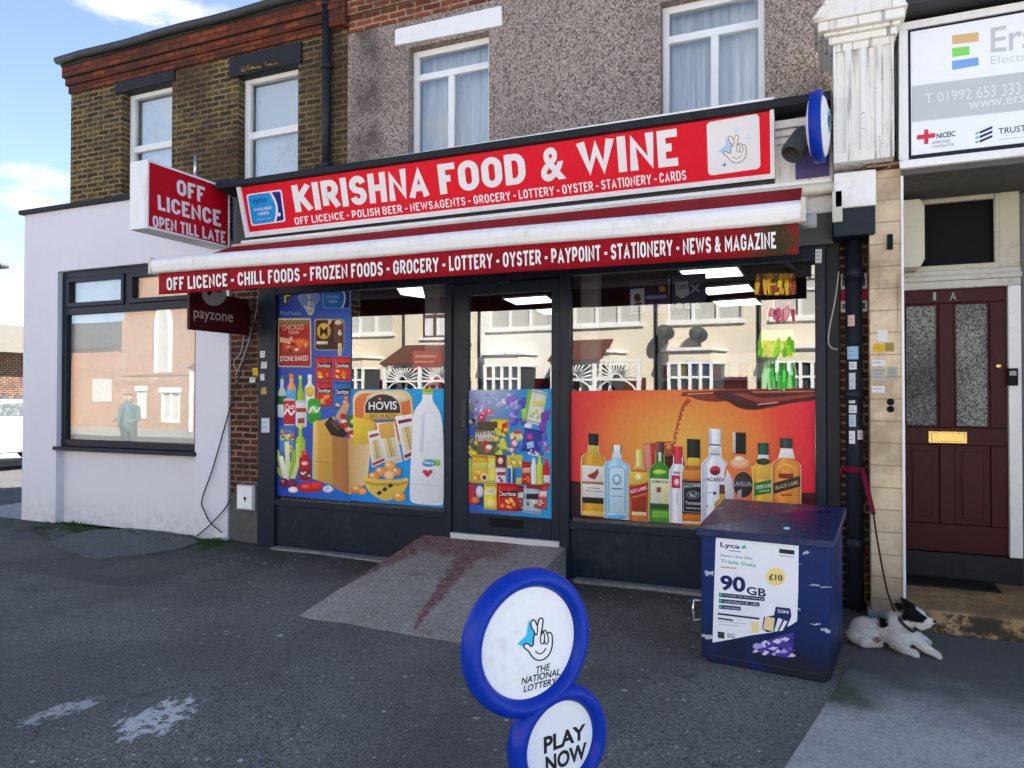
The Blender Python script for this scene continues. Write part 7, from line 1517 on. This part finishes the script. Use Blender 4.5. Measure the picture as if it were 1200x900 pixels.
for c_, n_ in pts_f:
    if c_.z < .012: continue
    ex, ey = pproj(c_); col = dogcol(c_, n_)
    if ex > 1090 and ey < 735: continue
    L_ = .013 if (ex > 1066 or c_.z < .05) else .023
    if 1046 < ex < 1066 and ey > 722: L_ = .027
    tng = (fl_ - n_ * fl_.dot(n_)); tng = tng.normalized() if tng.length > .01 else Vector((0, 0, 1))
    d_ = (n_ * .45 + tng * .9 + Vector((rnd.uniform(-.3, .3), rnd.uniform(-.3, .3), rnd.uniform(-.3, .3)))).normalized() * L_ * rnd.uniform(.6, 1.3); w_ = n_.cross(d_).normalized() * .0012
    k_ = rnd.uniform(.82, 1.12); cc = tuple(min(.85, v * k_) for v in col[:3]) + (1,)
    b0 = c_ - n_ * .002; fb.poly([b0 - w_, b0 + w_, b0 + d_ * .6 + w_ * .7 + n_ * .001, b0 + d_, b0 + d_ * .6 - w_ * .7 + n_ * .001], col=cc)
dl_ = gz(mid_); dogo = bpy.data.objects.new('dog', me); COL.objects.link(dogo); me.materials.append(M['fur'])
for v in me.vertices: v.co -= dl_
dogo.location = dl_; dogo['_w'] = list(dl_)
tag(dogo, 'small white dog with black ears and back patch lying beside the doorstep', 'dog')
fb.build('fur', M['fur'], dogo)
sm_ = dogo.modifiers.new('sub', 'SUBSURF'); sm_.levels = 0; sm_.render_levels = 1
# collar and lead
nk = dp(1056.5, 722.5, -.865); b = MB(); ax_ = (hd - chest).normalized(); b.lathe([(.064, -.010), (.068, -.010), (.068, .010), (.064, .010)], chest.lerp(hd, .52) + Vector((-.004, 0, .012)), ax_, 24, closed=True); b.build('collar', M['cable'], dogo)
ld = thing('dog_lead', 'dark crimson dog lead tied round the black drainpipe and running to the dog', 'lead', tuple(at(1000, 551, -.1)))
py_ = zat(1000, 551, -.13)
b = MB(); b.lathe([(.062, -.022), (.068, -.024), (.068, .024), (.062, .022)], (xc, -.06, py_), (.06, 0, 1), 20, closed=True)
k0 = at(985, 549, -.10); b.tube([(xc - .05, -.11, py_), k0, at(986, 556, -.11)], .012, 6); b.build('knot', M['lead_fabric'], ld)
pA, pB, pC = at(1010, 550, -.13), at(1023.5, 602, -.30), dp(1051, 722, -.86)
b = MB(); pts = smooth_pts([at(1003, 549, -.13), pA, at(1017, 575, -.20), pB], 5); side = Vector((.016, .004, 0))
for i in range(len(pts) - 1):
    a, c = Vector(pts[i]), Vector(pts[i + 1]); th = Vector((0, -.0035, 0)); b.hexa([a - side, a + side, c + side, c - side], [a - side + th, a + side + th, c + side + th, c - side + th])
b.build('webbing_handle', M['lead_fabric'], ld)
b = MB(); b.tube(smooth_pts([pB, at(1028, 632, -.42), at(1036, 676, -.65), at(1042, 700, -.79), pC], 5), .0062, 6); b.ball(pB, .012, n=8); b.build('cord', paint('braided_cord', (.075, .008, .016, 1), .7, 0, .5, 60), ld)

# ================================================================== wires and boxes on the brick pier
b = MB(); b.tube(smooth_pts([at(299, 341, -.02), at(296, 384, -.02), at(287, 420, -.025), at(277, 452, -.03), at(262, 505, -.03), at(249, 550, -.03), at(236.6, 586, -.03), at(240, 600, -.035), at(247, 613, -.05), at(260, 624, -.05)], 5), .0075, 6)
b.tube(smooth_pts([at(270, 585, -.0), at(262, 598, -.03), at(243, 618, -.05), at(224.5, 633, -.06)], 5), .0075, 6)
tag(b.build('black_cable', M['cable'], None, loc=tuple(at(260, 624, -.05))), 'loose black cable hanging down the brick pier and across the white wall', 'cable')
b = MB(); b.tube(smooth_pts([at(303, 338, -.03), at(301, 362, -.02), at(292, 398, .01), at(283, 424, .01), at(276, 440, .02)], 5), .006, 6); b.tube(smooth_pts([at(290, 360, .0), at(283, 410, .015), at(274, 424, .015), at(278, 436, .015)], 5), .005, 6)
tag(b.build('grey_cable', M['cable_grey'], None, loc=tuple(at(290, 430, .02))), 'thin grey cable looping over the top of the worn brick pier', 'cable')
b = MB(); b.tube(smooth_pts([at(983, 318, -.03), at(979, 350, -.03), at(972, 385, -.03), at(971, 402, -.03), at(977, 409, -.03), at(985, 408, -.0)], 5), .006, 6)
tag(b.build('looped_cable', M['cable_grey'], None, loc=tuple(at(977, 409, -.03))), 'thin grey cable looping beside the brick strip right of the drinks poster', 'cable')
sk = thing('socket_box', 'white metal electrical box with dark keyhole low on the brick pier', 'electrical box', tuple(at(286, 597, .0)))
s0, s1 = at(277, 597, -.05), at(298.5, 569, -.05)
b = MB(); b.box(s0.x, s1.x, -.05, .03, s0.z, s1.z); b.build('casing', M['grey_plastic'], sk, bevel=.006)
b = MB(); b.box(s0.x + .015, s1.x - .035, -.056, -.0505, s0.z + .015, s1.z - .012); b.build('cover', M['white'], sk, bevel=.003)
kp = at(287, 584, -.058); b = MB(); b.lathe([(.0001, 0), (.016, 0), (.016, .004), (.0001, .004)], kp + Vector((0, 0, 0)), (0, -1, 0), 14); b.box(kp.x - .005, kp.x + .005, -.060, -.0565, kp.z - .04, kp.z); b.build('keyhole', M['black_plastic'], sk)

# ================================================================== stickers
def flat_sticker(x0, y0, x1, y1, Y, col, marks, label, group):
    A = Art((0, Y, 0), (0, -1, 0), .0003); j = lambda: RNDP.uniform(-.4, .4)
    A.poly([(x0 + j(), y0 + j()), (x1 + j(), y0 + j()), (x1 + j(), y1 + j()), (x0 + j(), y1 + j())], col)
    h = y1 - y0
    for k in range(marks): y = y0 + h * (k + .8) / (marks + .8); A.rect(x0 + 1, y - .5, x0 + (x1 - x0) * RNDP.uniform(.6, .92), y + .35, (.16, .18, .22, 1))
    return tag(A.build('sticker', M['paper'], None, loc=tuple(at((x0 + x1) / 2, y1, Y))), label, 'sticker', group)
PW = (.66, .66, .66, 1)
g_ = 'small stickers on the shopfront post'
for (x0, y0, x1, y1, c, l) in ((305, 411, 310.5, 419, PW, 'uppermost small white sticker on the post left of the groceries poster'), (306, 424, 312.5, 432, PW, 'white sticker second from the top on the post left of the groceries poster'), (305, 438, 309.5, 446, PW, 'narrow white sticker just above the yellow one on the left shopfront post'), (306, 454, 312, 462, hx('#b8a838', .9), 'dull yellow sticker on the post left of the groceries poster'), (306, 490, 315.5, 507, hx('#c8d4e0', .9), 'largest pale blue notice low on the post left of the groceries poster')):
    flat_sticker(x0, y0, x1, y1, FY0 - .0015, c, 2, l, g_)
flat_sticker(296, 431, 302, 440, .0285, hx('#d8b82c', .9), 1, 'bright yellow sticker on the worn brick pier', g_); flat_sticker(292.5, 442, 299, 448, .0285, PW, 1, 'white scrap of label below the yellow sticker on the brick pier', g_)
flat_sticker(955.5, 292, 963, 308.5, FY0 - .0015, PW, 3, 'white barcode label at the top of the post right of the drinks poster', g_)
g_ = 'stickers on the beige tiled pilaster'
YT = PY - .0015
for (x0, y0, x1, y1, c, m_, l) in ((1028.5, 387, 1040, 400, PW, 0, 'plain white square sticker above the yellow strip on the tiled pilaster'), (1023, 402.5, 1036, 412.5, hx('#d8b01c', .9), 1, 'bright yellow strip sticker on the beige tiled pilaster'), (1037, 401.5, 1047.5, 412, hx('#a89030', .8), 2, 'torn yellow and black sticker beside the bright yellow strip'), (1022, 422, 1037, 429, PW, 1, 'white strip sticker just under the yellow strip on the pilaster'), (1021.5, 431, 1038, 446, hx('#b8b4a8', .85), 3, 'grey printed notice on the beige pilaster, left of two'), (1039.5, 430, 1052, 445, hx('#aaa89c', .85), 3, 'grey printed notice on the beige pilaster, right of two'), (1022, 452, 1037, 460, PW, 1, 'lowest white strip sticker on the beige tiled pilaster')):
    flat_sticker(x0, y0, x1, y1, YT, c, m_, l, g_)
b = MB()
for y in (471, 479.5): c_ = at(1043.5, y, PY); b.lathe([(.020, 0), (.024, .006), (.018, .016), (.0001, .018)], (c_.x, PY - .001, c_.z), (0, -1, 0), 16)
tag(b.build('door_buzzer', M['black_plastic'], None, loc=tuple(at(1043.5, 480, PY))), 'black double round door buzzer on the beige tiled pilaster', 'buzzer')
b = MB(); p0, p1 = at(1039.5, 293, PY), at(1046, 275, PY); b.box(p0.x, p1.x, PY - .03, PY - .001, p0.z, p1.z); tag(b.build('small_black_box', M['black_plastic'], None, bevel=.004, loc=tuple(p0)), 'small black box near the top of the beige tiled pilaster', 'junction box')
def pipe_sticker(x0, y0, x1, y1, c, label, mark=True):
    r_ = .0595; f = lambda x: math.asin(max(-.98, min(.98, (xat(x, -.12, (y0 + y1) / 2) - xc) / r_)))
    a0, a1 = f(x0), f(x1); z0, z1 = zat(1000, y1, -.115), zat(1000, y0, -.115); b = MB(); N_ = 6
    for i in range(N_):
        t0, t1 = a0 + (a1 - a0) * i / N_, a0 + (a1 - a0) * (i + 1) / N_; P_ = lambda t, z, r: (xc + r * math.sin(t), -.06 - r * math.cos(t), z)
        b.poly([P_(t0, z0, r_), P_(t1, z0, r_), P_(t1, z1, r_), P_(t0, z1, r_)], col=c)
        if mark and i in (1, 2, 3):
            for q in (.3, .6): zz = z0 + (z1 - z0) * q; b.poly([P_(t0, zz, r_ + .0006), P_(t1, zz, r_ + .0006), P_(t1, zz + .006, r_ + .0006), P_(t0, zz + .006, r_ + .0006)], col=(.2, .25, .35, 1))
    tag(b.build('sticker', M['paper'], None, loc=(xc, -.12, z0)), label, 'sticker', 'stickers on the black drainpipe')
for (x0, y0, x1, y1, c, l) in ((993.5, 369, 1001.6, 382, hx('#d8b8a8', .9), 'uppermost pinkish torn sticker on the black drainpipe'), (993, 406, 1006, 421, hx('#9cc4e0', .9), 'pale blue square sticker on the black drainpipe'), (995, 424, 1004, 433, PW, 'white sticker directly under the pale blue one on the drainpipe'), (995, 437, 1002.5, 461, hx('#c4ccd4', .9), 'long tall grey-white sticker half way down the drainpipe stickers'), (995, 464.5, 1002, 472.5, PW, 'small white sticker directly under the long tall one on the drainpipe'), (995, 475, 1004, 484, PW, 'white square sticker fourth from the bottom on the black drainpipe'), (995, 486, 1003, 500, hx('#b8c4d8', .9), 'bluish white sticker third from the bottom on the black drainpipe'), (995, 505, 1002, 520, PW, 'lowest white sticker on the left side of the black drainpipe'), (1005, 504, 1011.5, 515, PW, 'lowest white sticker on the right side of the black drainpipe')):
    pipe_sticker(x0, y0, x1, y1, c, l)
A = Art((0, .0185, 0), (0, -1, 0), .0003); A.poly([(985.5, 321), (1016, 320), (1016, 365), (985.5, 366)], C('#d8d8d8')); A.poly([(985.5, 339), (1016, 338), (1016, 352), (985.5, 353)], C('#a8203c')); A.rect(987, 325, 990.5, 335, C('#586070')); A.rect(1010, 325, 1014, 335, C('#586070')); A.rect(987, 356, 990.5, 362, C('#586070')); A.rect(1010, 355, 1014, 362, C('#586070')); tag(A.build('wall_notice', M['paper'], None, loc=tuple(at(1000, 366, .018))), 'white and red notice on the brick strip behind the black drainpipe', 'notice')

# ================================================================== doormat, weeds, litter
q0, q1, q2_, q3 = atZ(1062, 679, sz), atZ(1158, 680, sz), atZ(1160, 663, sz), atZ(1062, 658, sz)
b = MB(); b.box(q0.x - .1, atZ(1158, 678, sz).x, DY - .34, DY - .06, sz + .002, sz + .016); tag(b.build('doormat', M['rubber'], None, bevel=.004, loc=tuple(q0)), 'dark rubber doormat on the porch floor before the maroon door', 'doormat')
def tuft(b, p, n_, h, spread):
    for _ in range(n_):
        a = rnd.uniform(0, 6.283); r_ = rnd.uniform(0, spread); base = p + Vector((r_ * math.cos(a), r_ * .5 * math.sin(a), 0)); l = h * rnd.uniform(.4, 1.1); t_ = Vector((rnd.uniform(-.5, .5) * l, rnd.uniform(-.6, .2) * l, l)); w_ = Vector((rnd.uniform(.003, .008), rnd.uniform(-.004, .004), 0))
        b.poly([base - w_, base + w_, base + t_ * .6 + w_ * .6, base + t_, base + t_ * .6 - w_ * .6])
b = MB()
for x, y, n_, h in [(60 + k * 7 + rnd.uniform(-3, 3), 619 + k * .45, 14, .035) for k in range(30)] + [(90, 615, 40, .09), (98, 617, 24, .07), (258, 632, 26, .06), (268, 634, 20, .05)]:
    p = at(x, y, -.03); p.z = .002; p.y = rnd.uniform(-.10, -.012); tuft(b, p, n_, h, .06)
for k in range(520):
    x = rnd.uniform(40, 268) if k % 3 else rnd.uniform(185, 262); y = 617 + (x - 40) * .075 + abs(rnd.gauss(0, 5.5)); p = atZ(x, y, .0)
    if p.y > -.01: p.y = -.02
    p.z = .002
    if noise.noise(Vector((p.x * 3.1, p.y * 4, 1))) > -.12: tuft(b, p, 7, .017, .055)
o = b.build('moss', M['grass']); o['kind'] = 'stuff'; o['label'] = 'moss and small weeds along the foot of the white wall'
b = MB()
for k in range(420):
    if k < 300: p = atZ(rnd.uniform(20, 960), rnd.uniform(660, 900))
    else: p = Vector((rnd.uniform(-5.6, -.8), rnd.uniform(-.9, -.1), 0))
    if (TL.x - .2 < p.x < TR_.x + .3) and p.y > -1.9: continue
    s = rnd.uniform(.003, .011); a = rnd.uniform(0, 3.14); pts = [(p.x + s * rnd.uniform(.6, 1.2) * math.cos(a + i * 1.257), p.y + s * rnd.uniform(.6, 1.2) * math.sin(a + i * 1.257), .001) for i in range(5)]
    b.prism(pts, (0, 0, rnd.uniform(.002, .005)), rnd.choice([0, 0, 0, 1]))
o = b.build('litter', [paint('pale_grit', (.36, .36, .35, 1), .8), paint('leaf_scrap', (.16, .09, .03, 1), .8)]); o['kind'] = 'stuff'; o['label'] = 'pale grit and leaf scraps scattered over the asphalt'

# ================================================================== inside the shop
def clight(q, label):
    P_ = [atZ(x, y, 2.735) for x, y in q]; t = thing('ceiling_light', label, 'ceiling light', tuple(sum(P_, Vector()) / 4), 'lit ceiling panels in the shop')
    c_ = sum(P_, Vector()) / 4; b = MB(); b.hexa(P_, [p + Vector((0, 0, .012)) for p in P_]); b.build('panel', M['panel_light'], t)
    b = MB(); o_ = [c_ + (p - c_) * 1.06 + Vector((0, 0, .0005)) for p in P_]
    for i in range(4): j = (i + 1) % 4; b.hexa([P_[i] + Vector((0, 0, -.004)), P_[j] + Vector((0, 0, -.004)), o_[j] + Vector((0, 0, -.004)), o_[i] + Vector((0, 0, -.004))], [P_[i] + Vector((0, 0, .013)), P_[j] + Vector((0, 0, .013)), o_[j] + Vector((0, 0, .013)), o_[i] + Vector((0, 0, .013))])
    b.build('frame', M['white'], t)
clight([(549, 337), (594, 331), (614, 338), (562, 341.5)], 'lit ceiling panel nearest the top of the shop door'); clight([(590, 350), (640, 346.5), (650, 354), (605, 357)], 'second lit ceiling panel seen through the shop door'); clight([(628, 363), (652, 361), (658, 367), (638, 368.5)], 'smallest lit ceiling panel low in the shop door glass')
clight([(796, 317), (864, 312.5), (871, 323), (806, 327)], 'uppermost lit ceiling panel above the navy hanging board'); clight([(822, 337.5), (877, 333), (884, 341), (830, 345.5)], 'middle lit ceiling panel right of the navy hanging board'); clight([(835, 353), (885, 349.5), (893, 356.5), (843, 359)], 'lowest lit ceiling panel right of the navy hanging board'); clight([(464, 336), (494, 333), (498, 349), (470, 345)], 'lit ceiling panel seen through the left shop window')
IY = .07
def hang_board(x0, y0, x1, y1, col, draw, name, label):
    p0, p1 = at(x0, y1, IY), at(x1, y0, IY); t = thing(name, label, 'hanging sign', (p0.x, IY, p0.z))
    MB().box(p0.x, p1.x, IY, IY + .012, p0.z, p1.z).build('board', col, t); A = Art((0, IY - .001, 0), (0, -1, 0), .0003); draw(A); A.build('print', M['print'], t)
    b = MB(); b.tube([(p0.x + .05, IY + .006, p1.z), ((p0.x + p1.x) / 2, IY + .006, 2.75)], .003, 4); b.tube([(p1.x - .05, IY + .006, p1.z), ((p0.x + p1.x) / 2, IY + .006, 2.75)], .003, 4); b.build('wire', M['cable'], t)
M['navy_board'] = paint('navy_board', (.02, .04, .10, 1), .4); M['dusk_board'] = paint('dark_poster_board', (.02, .02, .05, 1), .4)
def d1(A):
    A.poly([(791, 331), (806, 329), (808, 345), (799, 350), (792, 346)], C('#a8b0bc')); A.text('CASH', [(793, 334), (804, 333), (804, 339), (793, 340)], C('#283850'), .02); A.stroke([(809, 333), (820, 342)], 2, C('#a0a8b4')); A.stroke([(820, 332), (810, 343)], 2, C('#a0a8b4'))
    for k in range(3): A.ell(796 + k * 10.5, 358.5, 4, 3.8, C('#c8ccd4'))
hang_board(788, 320, 827, 368, M['navy_board'], d1, 'hanging_board', 'navy board with pale symbols hanging inside above the drinks poster')
def d2(A):
    A.poly([(739, 339), (755, 337.5), (755.5, 366), (739, 368)], C('#b8bcc4')); A.ell(747, 349, 4, 5, C('#4c2c20')); A.poly([(741, 367), (744, 355), (752, 354), (755, 366)], C('#3c3038')); A.rect(757, 346, 781, 350, C('#8088c4'), -.06); A.rect(757, 355, 782, 364, C('#483c8c'), -.06); A.ell(776, 338.5, 4, 3.6, C('#b89c50'))
hang_board(737, 326, 784, 369, M['dusk_board'], d2, 'hanging_poster', 'dark poster with small portrait hanging inside left of the navy board')
def bundle(x0, y0, x1, y1, cols, n_, name, label, cat):
    b = MB(); ms = [paint('strand_' + str(i), hx(c, 1.6), .5) for i, c in enumerate(cols)]
    for _ in range(n_):
        x = rnd.uniform(x0, x1); t_ = rnd.uniform(-.2, .3); Y = IY + rnd.uniform(-.05, .05); p = at(x, y0 + rnd.uniform(0, 3), Y); q_ = at(x + rnd.uniform(-3, 3), y1 - rnd.uniform(0, 4), Y - rnd.uniform(0, .05)); w_ = Vector((rnd.uniform(.010, .018), 0, 0))
        m_ = p.lerp(q_, .5) + Vector((rnd.uniform(-.01, .01), rnd.uniform(-.03, .0), 0)); k = rnd.randrange(len(ms)); b.hexa([p - w_ * .4, p + w_ * .4, m_ + w_, m_ - w_], [v + Vector((0, .004, 0)) for v in (p - w_ * .4, p + w_ * .4, m_ + w_, m_ - w_)], k); b.hexa([m_ - w_, m_ + w_, q_ + w_ * .7, q_ - w_ * .7], [v + Vector((0, .004, 0)) for v in (m_ - w_, m_ + w_, q_ + w_ * .7, q_ - w_ * .7)], k)
    tag(b.build(name, ms, None, loc=tuple(at((x0 + x1) / 2, y1, IY))), label, cat, 'goods hanging inside the window')
bundle(892, 386, 929, 419, ['#a8d838', '#c8e858', '#58a020', '#80c030'], 240, 'hanging_bundle', 'bundle of bright lime green goods hanging inside above the drinks poster', 'hanging goods')
bundle(896, 422, 931, 458, ['#38a038', '#58c048', '#20702c', '#a0d890'], 240, 'hanging_bundle', 'bundle of deeper green goods hanging below the lime green bundle', 'hanging goods')
bundle(888, 320, 930, 346, ['#c88028', '#e0b838', '#883838', '#d8a030'], 200, 'hanging_bundle', 'bundle of yellow and orange goods hanging at the top of the right window', 'hanging goods')
bundle(903, 352, 930, 378, ['#a85868', '#c88890', '#883848'], 120, 'hanging_bundle', 'bundle of dusky pink goods between the orange and lime green bundles', 'hanging goods')
# shelving silhouettes deeper in the shop
for (xa, xb, Yd, l) in ((-4.9, -3.6, 2.2, 'tall dark shop shelf behind the groceries poster'), (-1.9, -.5, 3.0, 'tall dark shop shelf behind the drinks poster'), (-3.2, -2.3, 5.2, 'low dark counter at the back of the shop behind the door')):
    t = thing('shop_shelf', l, 'shelf', ((xa + xb) / 2, Yd, .25), 'shelves inside the shop'); top_ = 2.1 if 'tall' in l else 1.3
    b = MB(); b.box(xa, xa + .04, Yd, Yd + .4, .25, top_); b.box(xb - .04, xb, Yd, Yd + .4, .25, top_); b.box(xa + .04, xb - .04, Yd + .36, Yd + .4, .25, top_); b.build('frame', M['interior'], t)
    z = .5
    while z < top_ - .1:
        MB().box(xa + .041, xb - .041, Yd, Yd + .355, z, z + .03).build('shelf', M['interior'], t)
        b = MB(); x = xa + .08
        while x < xb - .16: w_ = rnd.uniform(.06, .12); b.box(x, x + w_ - .01, Yd + .04, Yd + .3, z + .031, z + .031 + rnd.uniform(.14, .26), rnd.randrange(4)); x += w_
        so_ = b.build('stock', [paint('stock_red', (.35, .03, .03, 1)), paint('stock_yellow', (.5, .35, .05, 1)), paint('stock_blue', (.03, .1, .35, 1)), paint('stock_white', (.5, .5, .5, 1))], t); so_['kind'] = 'stuff'
        z += .42
flags = [((483.5, 411), (517, 433), '#d84434'), ((500, 443), (518, 456), '#c01c28')]
for k, ((x0, y0), (x1, y1), c) in enumerate(flags):
    A = Art((0, .012, 0), (0, -1, 0), .0003); A.poly([(x0, y0), (x1, y0), (x1, y1), (x0, y1)], C(c)); A.rect(x0 + 3, y0 + 5, x1 - 6, y0 + 8, C('#f0d0c8')); A.rect(x0 + 3, y0 + 12, x1 - 8, y0 + 14, C('#f0d0c8'))
    tag(A.build('window_notice', M['print'], None, loc=tuple(at(x0, y1, .012))), ['larger red notice inside the left window above the milk bottle', 'small red notice just above the cap of the printed milk bottle'][k], 'notice', 'red notices in the left window')

# ================================================================== the side street on the left
def side_car():
    c = Vector((-17.05, 4.4, 0)); t = thing('parked_car', 'white hatchback parked in the side street beyond the white building', 'car', tuple(c)); L_, W_ = 4.2, 1.74
    M['car'] = paint('white_car_paint', (.34, .36, .37, 1), .3, 0, .05, 2, (.2, .2, .2, 1), .1, .05)
    pf = [(-2.1, .30), (-2.08, .62), (-1.98, .90), (-1.75, .98), (-.95, 1.06), (-.30, 1.10), (1.75, 1.06), (2.02, .95), (2.10, .60), (2.06, .30)]
    rf = [(-1.15, 1.03), (-.35, 1.42), (.2, 1.47), (1.1, 1.43), (1.65, 1.28), (1.95, 1.0)]
    def loft(pr_, w0, w1, z0, z1):
        b = MB(); wd = lambda z: w0 + (w1 - w0) * max(0, min(1, (z - z0) / (z1 - z0)))
        n_ = len(pr_); l_ = [c + Vector((-wd(z) / 2, y, z)) for y, z in pr_]; r_ = [c + Vector((wd(z) / 2, y, z)) for y, z in pr_]; b._add(l_ + r_, [tuple(range(n_)), tuple(range(2 * n_ - 1, n_ - 1, -1))] + [(i, n_ + i, n_ + (i + 1) % n_, (i + 1) % n_) for i in range(n_)]); return b
    loft(pf, W_, W_ * .96, .3, 1.1).build('body', M['car'], t, bevel=.05, seg=3); loft(rf, W_ * .93, W_ * .74, 1.0, 1.47).build('roof', M['car'], t, bevel=.04, seg=3)
    for s in (-1, 1):
        for pts in ([(-.85, 1.10), (-.32, 1.37), (.28, 1.41), (.28, 1.09)], [(.38, 1.09), (.38, 1.41), (1.05, 1.38), (1.5, 1.24), (1.6, 1.10)]):
            w_ = lambda z: (W_ * .93 + (W_ * .74 - W_ * .93) * (z - 1.0) / .47) / 2 + .008; MB().prism([c + Vector((s * w_(z), y, z)) for y, z in pts], (s * .006, 0, 0)).build('side_window', M['dark_glass'], t)
        for y in (-1.30, 1.28):
            b = MB(); cc = c + Vector((s * (W_ / 2 - .10), y, .31)); b.lathe([(.19, -.10), (.30, -.10), (.315, -.06), (.315, .09), (.29, .115), (.19, .115)], cc, (s, 0, 0), 28, closed=True); wo_ = b.build('wheel', M['rubber'], t)
            b = MB(); b.lathe([(.0001, .10), (.06, .105), (.19, .09), (.19, .05), (.0001, .05)], cc, (s, 0, 0), 24); b.build('rim', M['chrome'], wo_)
        MB().box(c.x + s * .45, c.x + s * .75, c.y - 2.105, c.y - 2.03, .66, .84).build('headlight', M['upvc'], t, bevel=.02); MB().box(c.x + s * .55, c.x + s * .8, c.y + 2.0, c.y + 2.08, .7, .98).build('tail_light', M['red_panel'], t, bevel=.02)
side_car()
b = MB(); 
for k in range(40): y = -2 + k * .35; b.prism([(-20.2, y, .0), (-20.2, y + .22, 0), (-20.2, y + .22, 1.5), (-20.2, y + .11, 1.62), (-20.2, y, 1.5)], (.03, 0, 0))
b.box(-20.17, -20.12, -2, 12, .35, .43); b.box(-20.17, -20.12, -2, 12, 1.15, 1.23)
tag(b.build('picket_fence', M['gutter'], None, loc=(-20.2, 5, 0)), 'weathered grey picket fence behind the white car in the side street', 'fence')
hs = thing('side_street_house', 'low house with pale tiled roof and shaded brown wall across the side street', 'house', (-30, 6, 0))
M['pale_roof'] = paint('pale_roof_tile', (.11, .105, .09, 1), .8, 0, .4, 5)
MB().box(-34, -26, -6, 16, 0, 3.1).build('wall', M['oldbrick'], hs); b = MB(); b.prism([(-25.3, -6.5, 3.0), (-30, -6.5, 4.35), (-34.7, -6.5, 3.0)], (0, 23, 0)); b.build('roof', M['pale_roof'], hs)
tr = thing('bare_tree', 'leafless tree with fine pale twigs rising behind the house in the side street', 'tree', (-38, 10, 0))
b = MB()
def limb(p, d, l, r_, depth):
    e = p + d * l; mid_p = p.lerp(e, .5) + Vector((rnd.uniform(-.1, .1), rnd.uniform(-.1, .1), 0)) * l; b.tube([p, mid_p, e], [r_, r_ * .8, r_ * .6], 5, caps=False)
    if depth == 0: return
    for _ in range(3 if depth > 2 else 4): limb(p.lerp(e, rnd.uniform(.45, 1)), (d + Vector((rnd.uniform(-.8, .8), rnd.uniform(-.8, .8), rnd.uniform(-.15, .6)))).normalized(), l * rnd.uniform(.5, .75), r_ * .5, depth - 1)
limb(Vector((-38, 10, 0)), Vector((0, 0, 1)), 3.6, .2, 5); b.build('branches', paint('bark', (.16, .13, .11, 1), .9, 0, .4, 8), tr)
lpx = at(5, 313, 3.2); sl_ = thing('street_lamp', 'tall grey street lamp at the left edge beyond the white building', 'street lamp', (lpx.x - 1.0, lpx.y, 0))
b = MB(); b.tube([(lpx.x - 1.0, lpx.y, 0), (lpx.x - 1.0, lpx.y, lpx.z - .1), (lpx.x - .8, lpx.y, lpx.z + .04), (lpx.x - .3, lpx.y, lpx.z + .05)], [.07, .05, .04, .035], 10); b.build('pole', M['gutter'], sl_)
b = MB(); b.box(lpx.x - .45, lpx.x + .02, lpx.y - .1, lpx.y + .1, lpx.z - .02, lpx.z + .07); b.build('lantern', M['gutter'], sl_, bevel=.03)
# ================================================================== two passers-by across the pavement, seen only in the white building's window
M['cloth'] = printed('clothing', .85)
def person(px_, py_, coat, trousers, hairc, label, turn):
    o0 = Vector((px_, py_, 0)); rot = Matrix.Rotation(turn, 3, 'Z'); P_ = lambda x, y, z: o0 + rot @ Vector((x, y, z)); h = 1.6
    caps = [(P_(0, 0, 1.49), (.075, .09, .11)), (P_(0, 0, 1.30), .05, P_(0, 0, 1.42), .05), (P_(-.15, 0, 1.26), .075, P_(.15, 0, 1.26), .075), (P_(0, 0, 1.22), .15, P_(0, 0, .95), .14), (P_(0, 0, .95), .145, P_(0, 0, .82), .17)]
    for s in (-1, 1): caps += [(P_(.09 * s, 0, .84), .095, P_(.10 * s, .01, .46), .065), (P_(.10 * s, .01, .46), .06, P_(.10 * s, .03, .08), .042), (P_(.10 * s, .03, .05), .045, P_(.11 * s, -.13, .04), .035), (P_(.20 * s, 0, 1.25), .062, P_(.25 * s, -.02, .98), .05), (P_(.25 * s, -.02, .98), .048, P_(.17 * s, -.20, .92), .036), (P_(.17 * s, -.20, .92), .034, P_(.13 * s, -.27, .93), .026)]
    me = organic(caps, .016, 5)
    def f(p, n):
        q = rot.transposed() @ (p - o0)
        if q.z > 1.40: return hairc if (q.y > .0 or q.z > 1.545) else (.45, .28, .2, 1)
        if q.y < -.21 and q.z > .85: return (.45, .28, .2, 1)
        return coat if q.z > .74 else (trousers if q.z > .09 else (.03, .03, .03, 1))
    paint_mesh(me, f); me.materials.append(M['cloth'])
    for v in me.vertices: v.co -= o0
    o = bpy.data.objects.new('person', me); COL.objects.link(o); o.location = o0; o['_w'] = list(o0); tag(o, label, 'person', 'passers-by reflected in the window')
person(-15.7, -6.5, (.03, .12, .13, 1), (.03, .04, .06, 1), (.03, .02, .015, 1), 'person in a dark teal coat standing slightly ahead, reflected in the white building', R(160)); person(-16.15, -6.75, (.04, .10, .12, 1), (.02, .02, .03, 1), (.05, .03, .02, 1), 'person in a grey-teal jacket standing behind the other, reflected in the white building', R(190))
for o in bpy.data.objects:
    if '_w' in o: del o['_w']
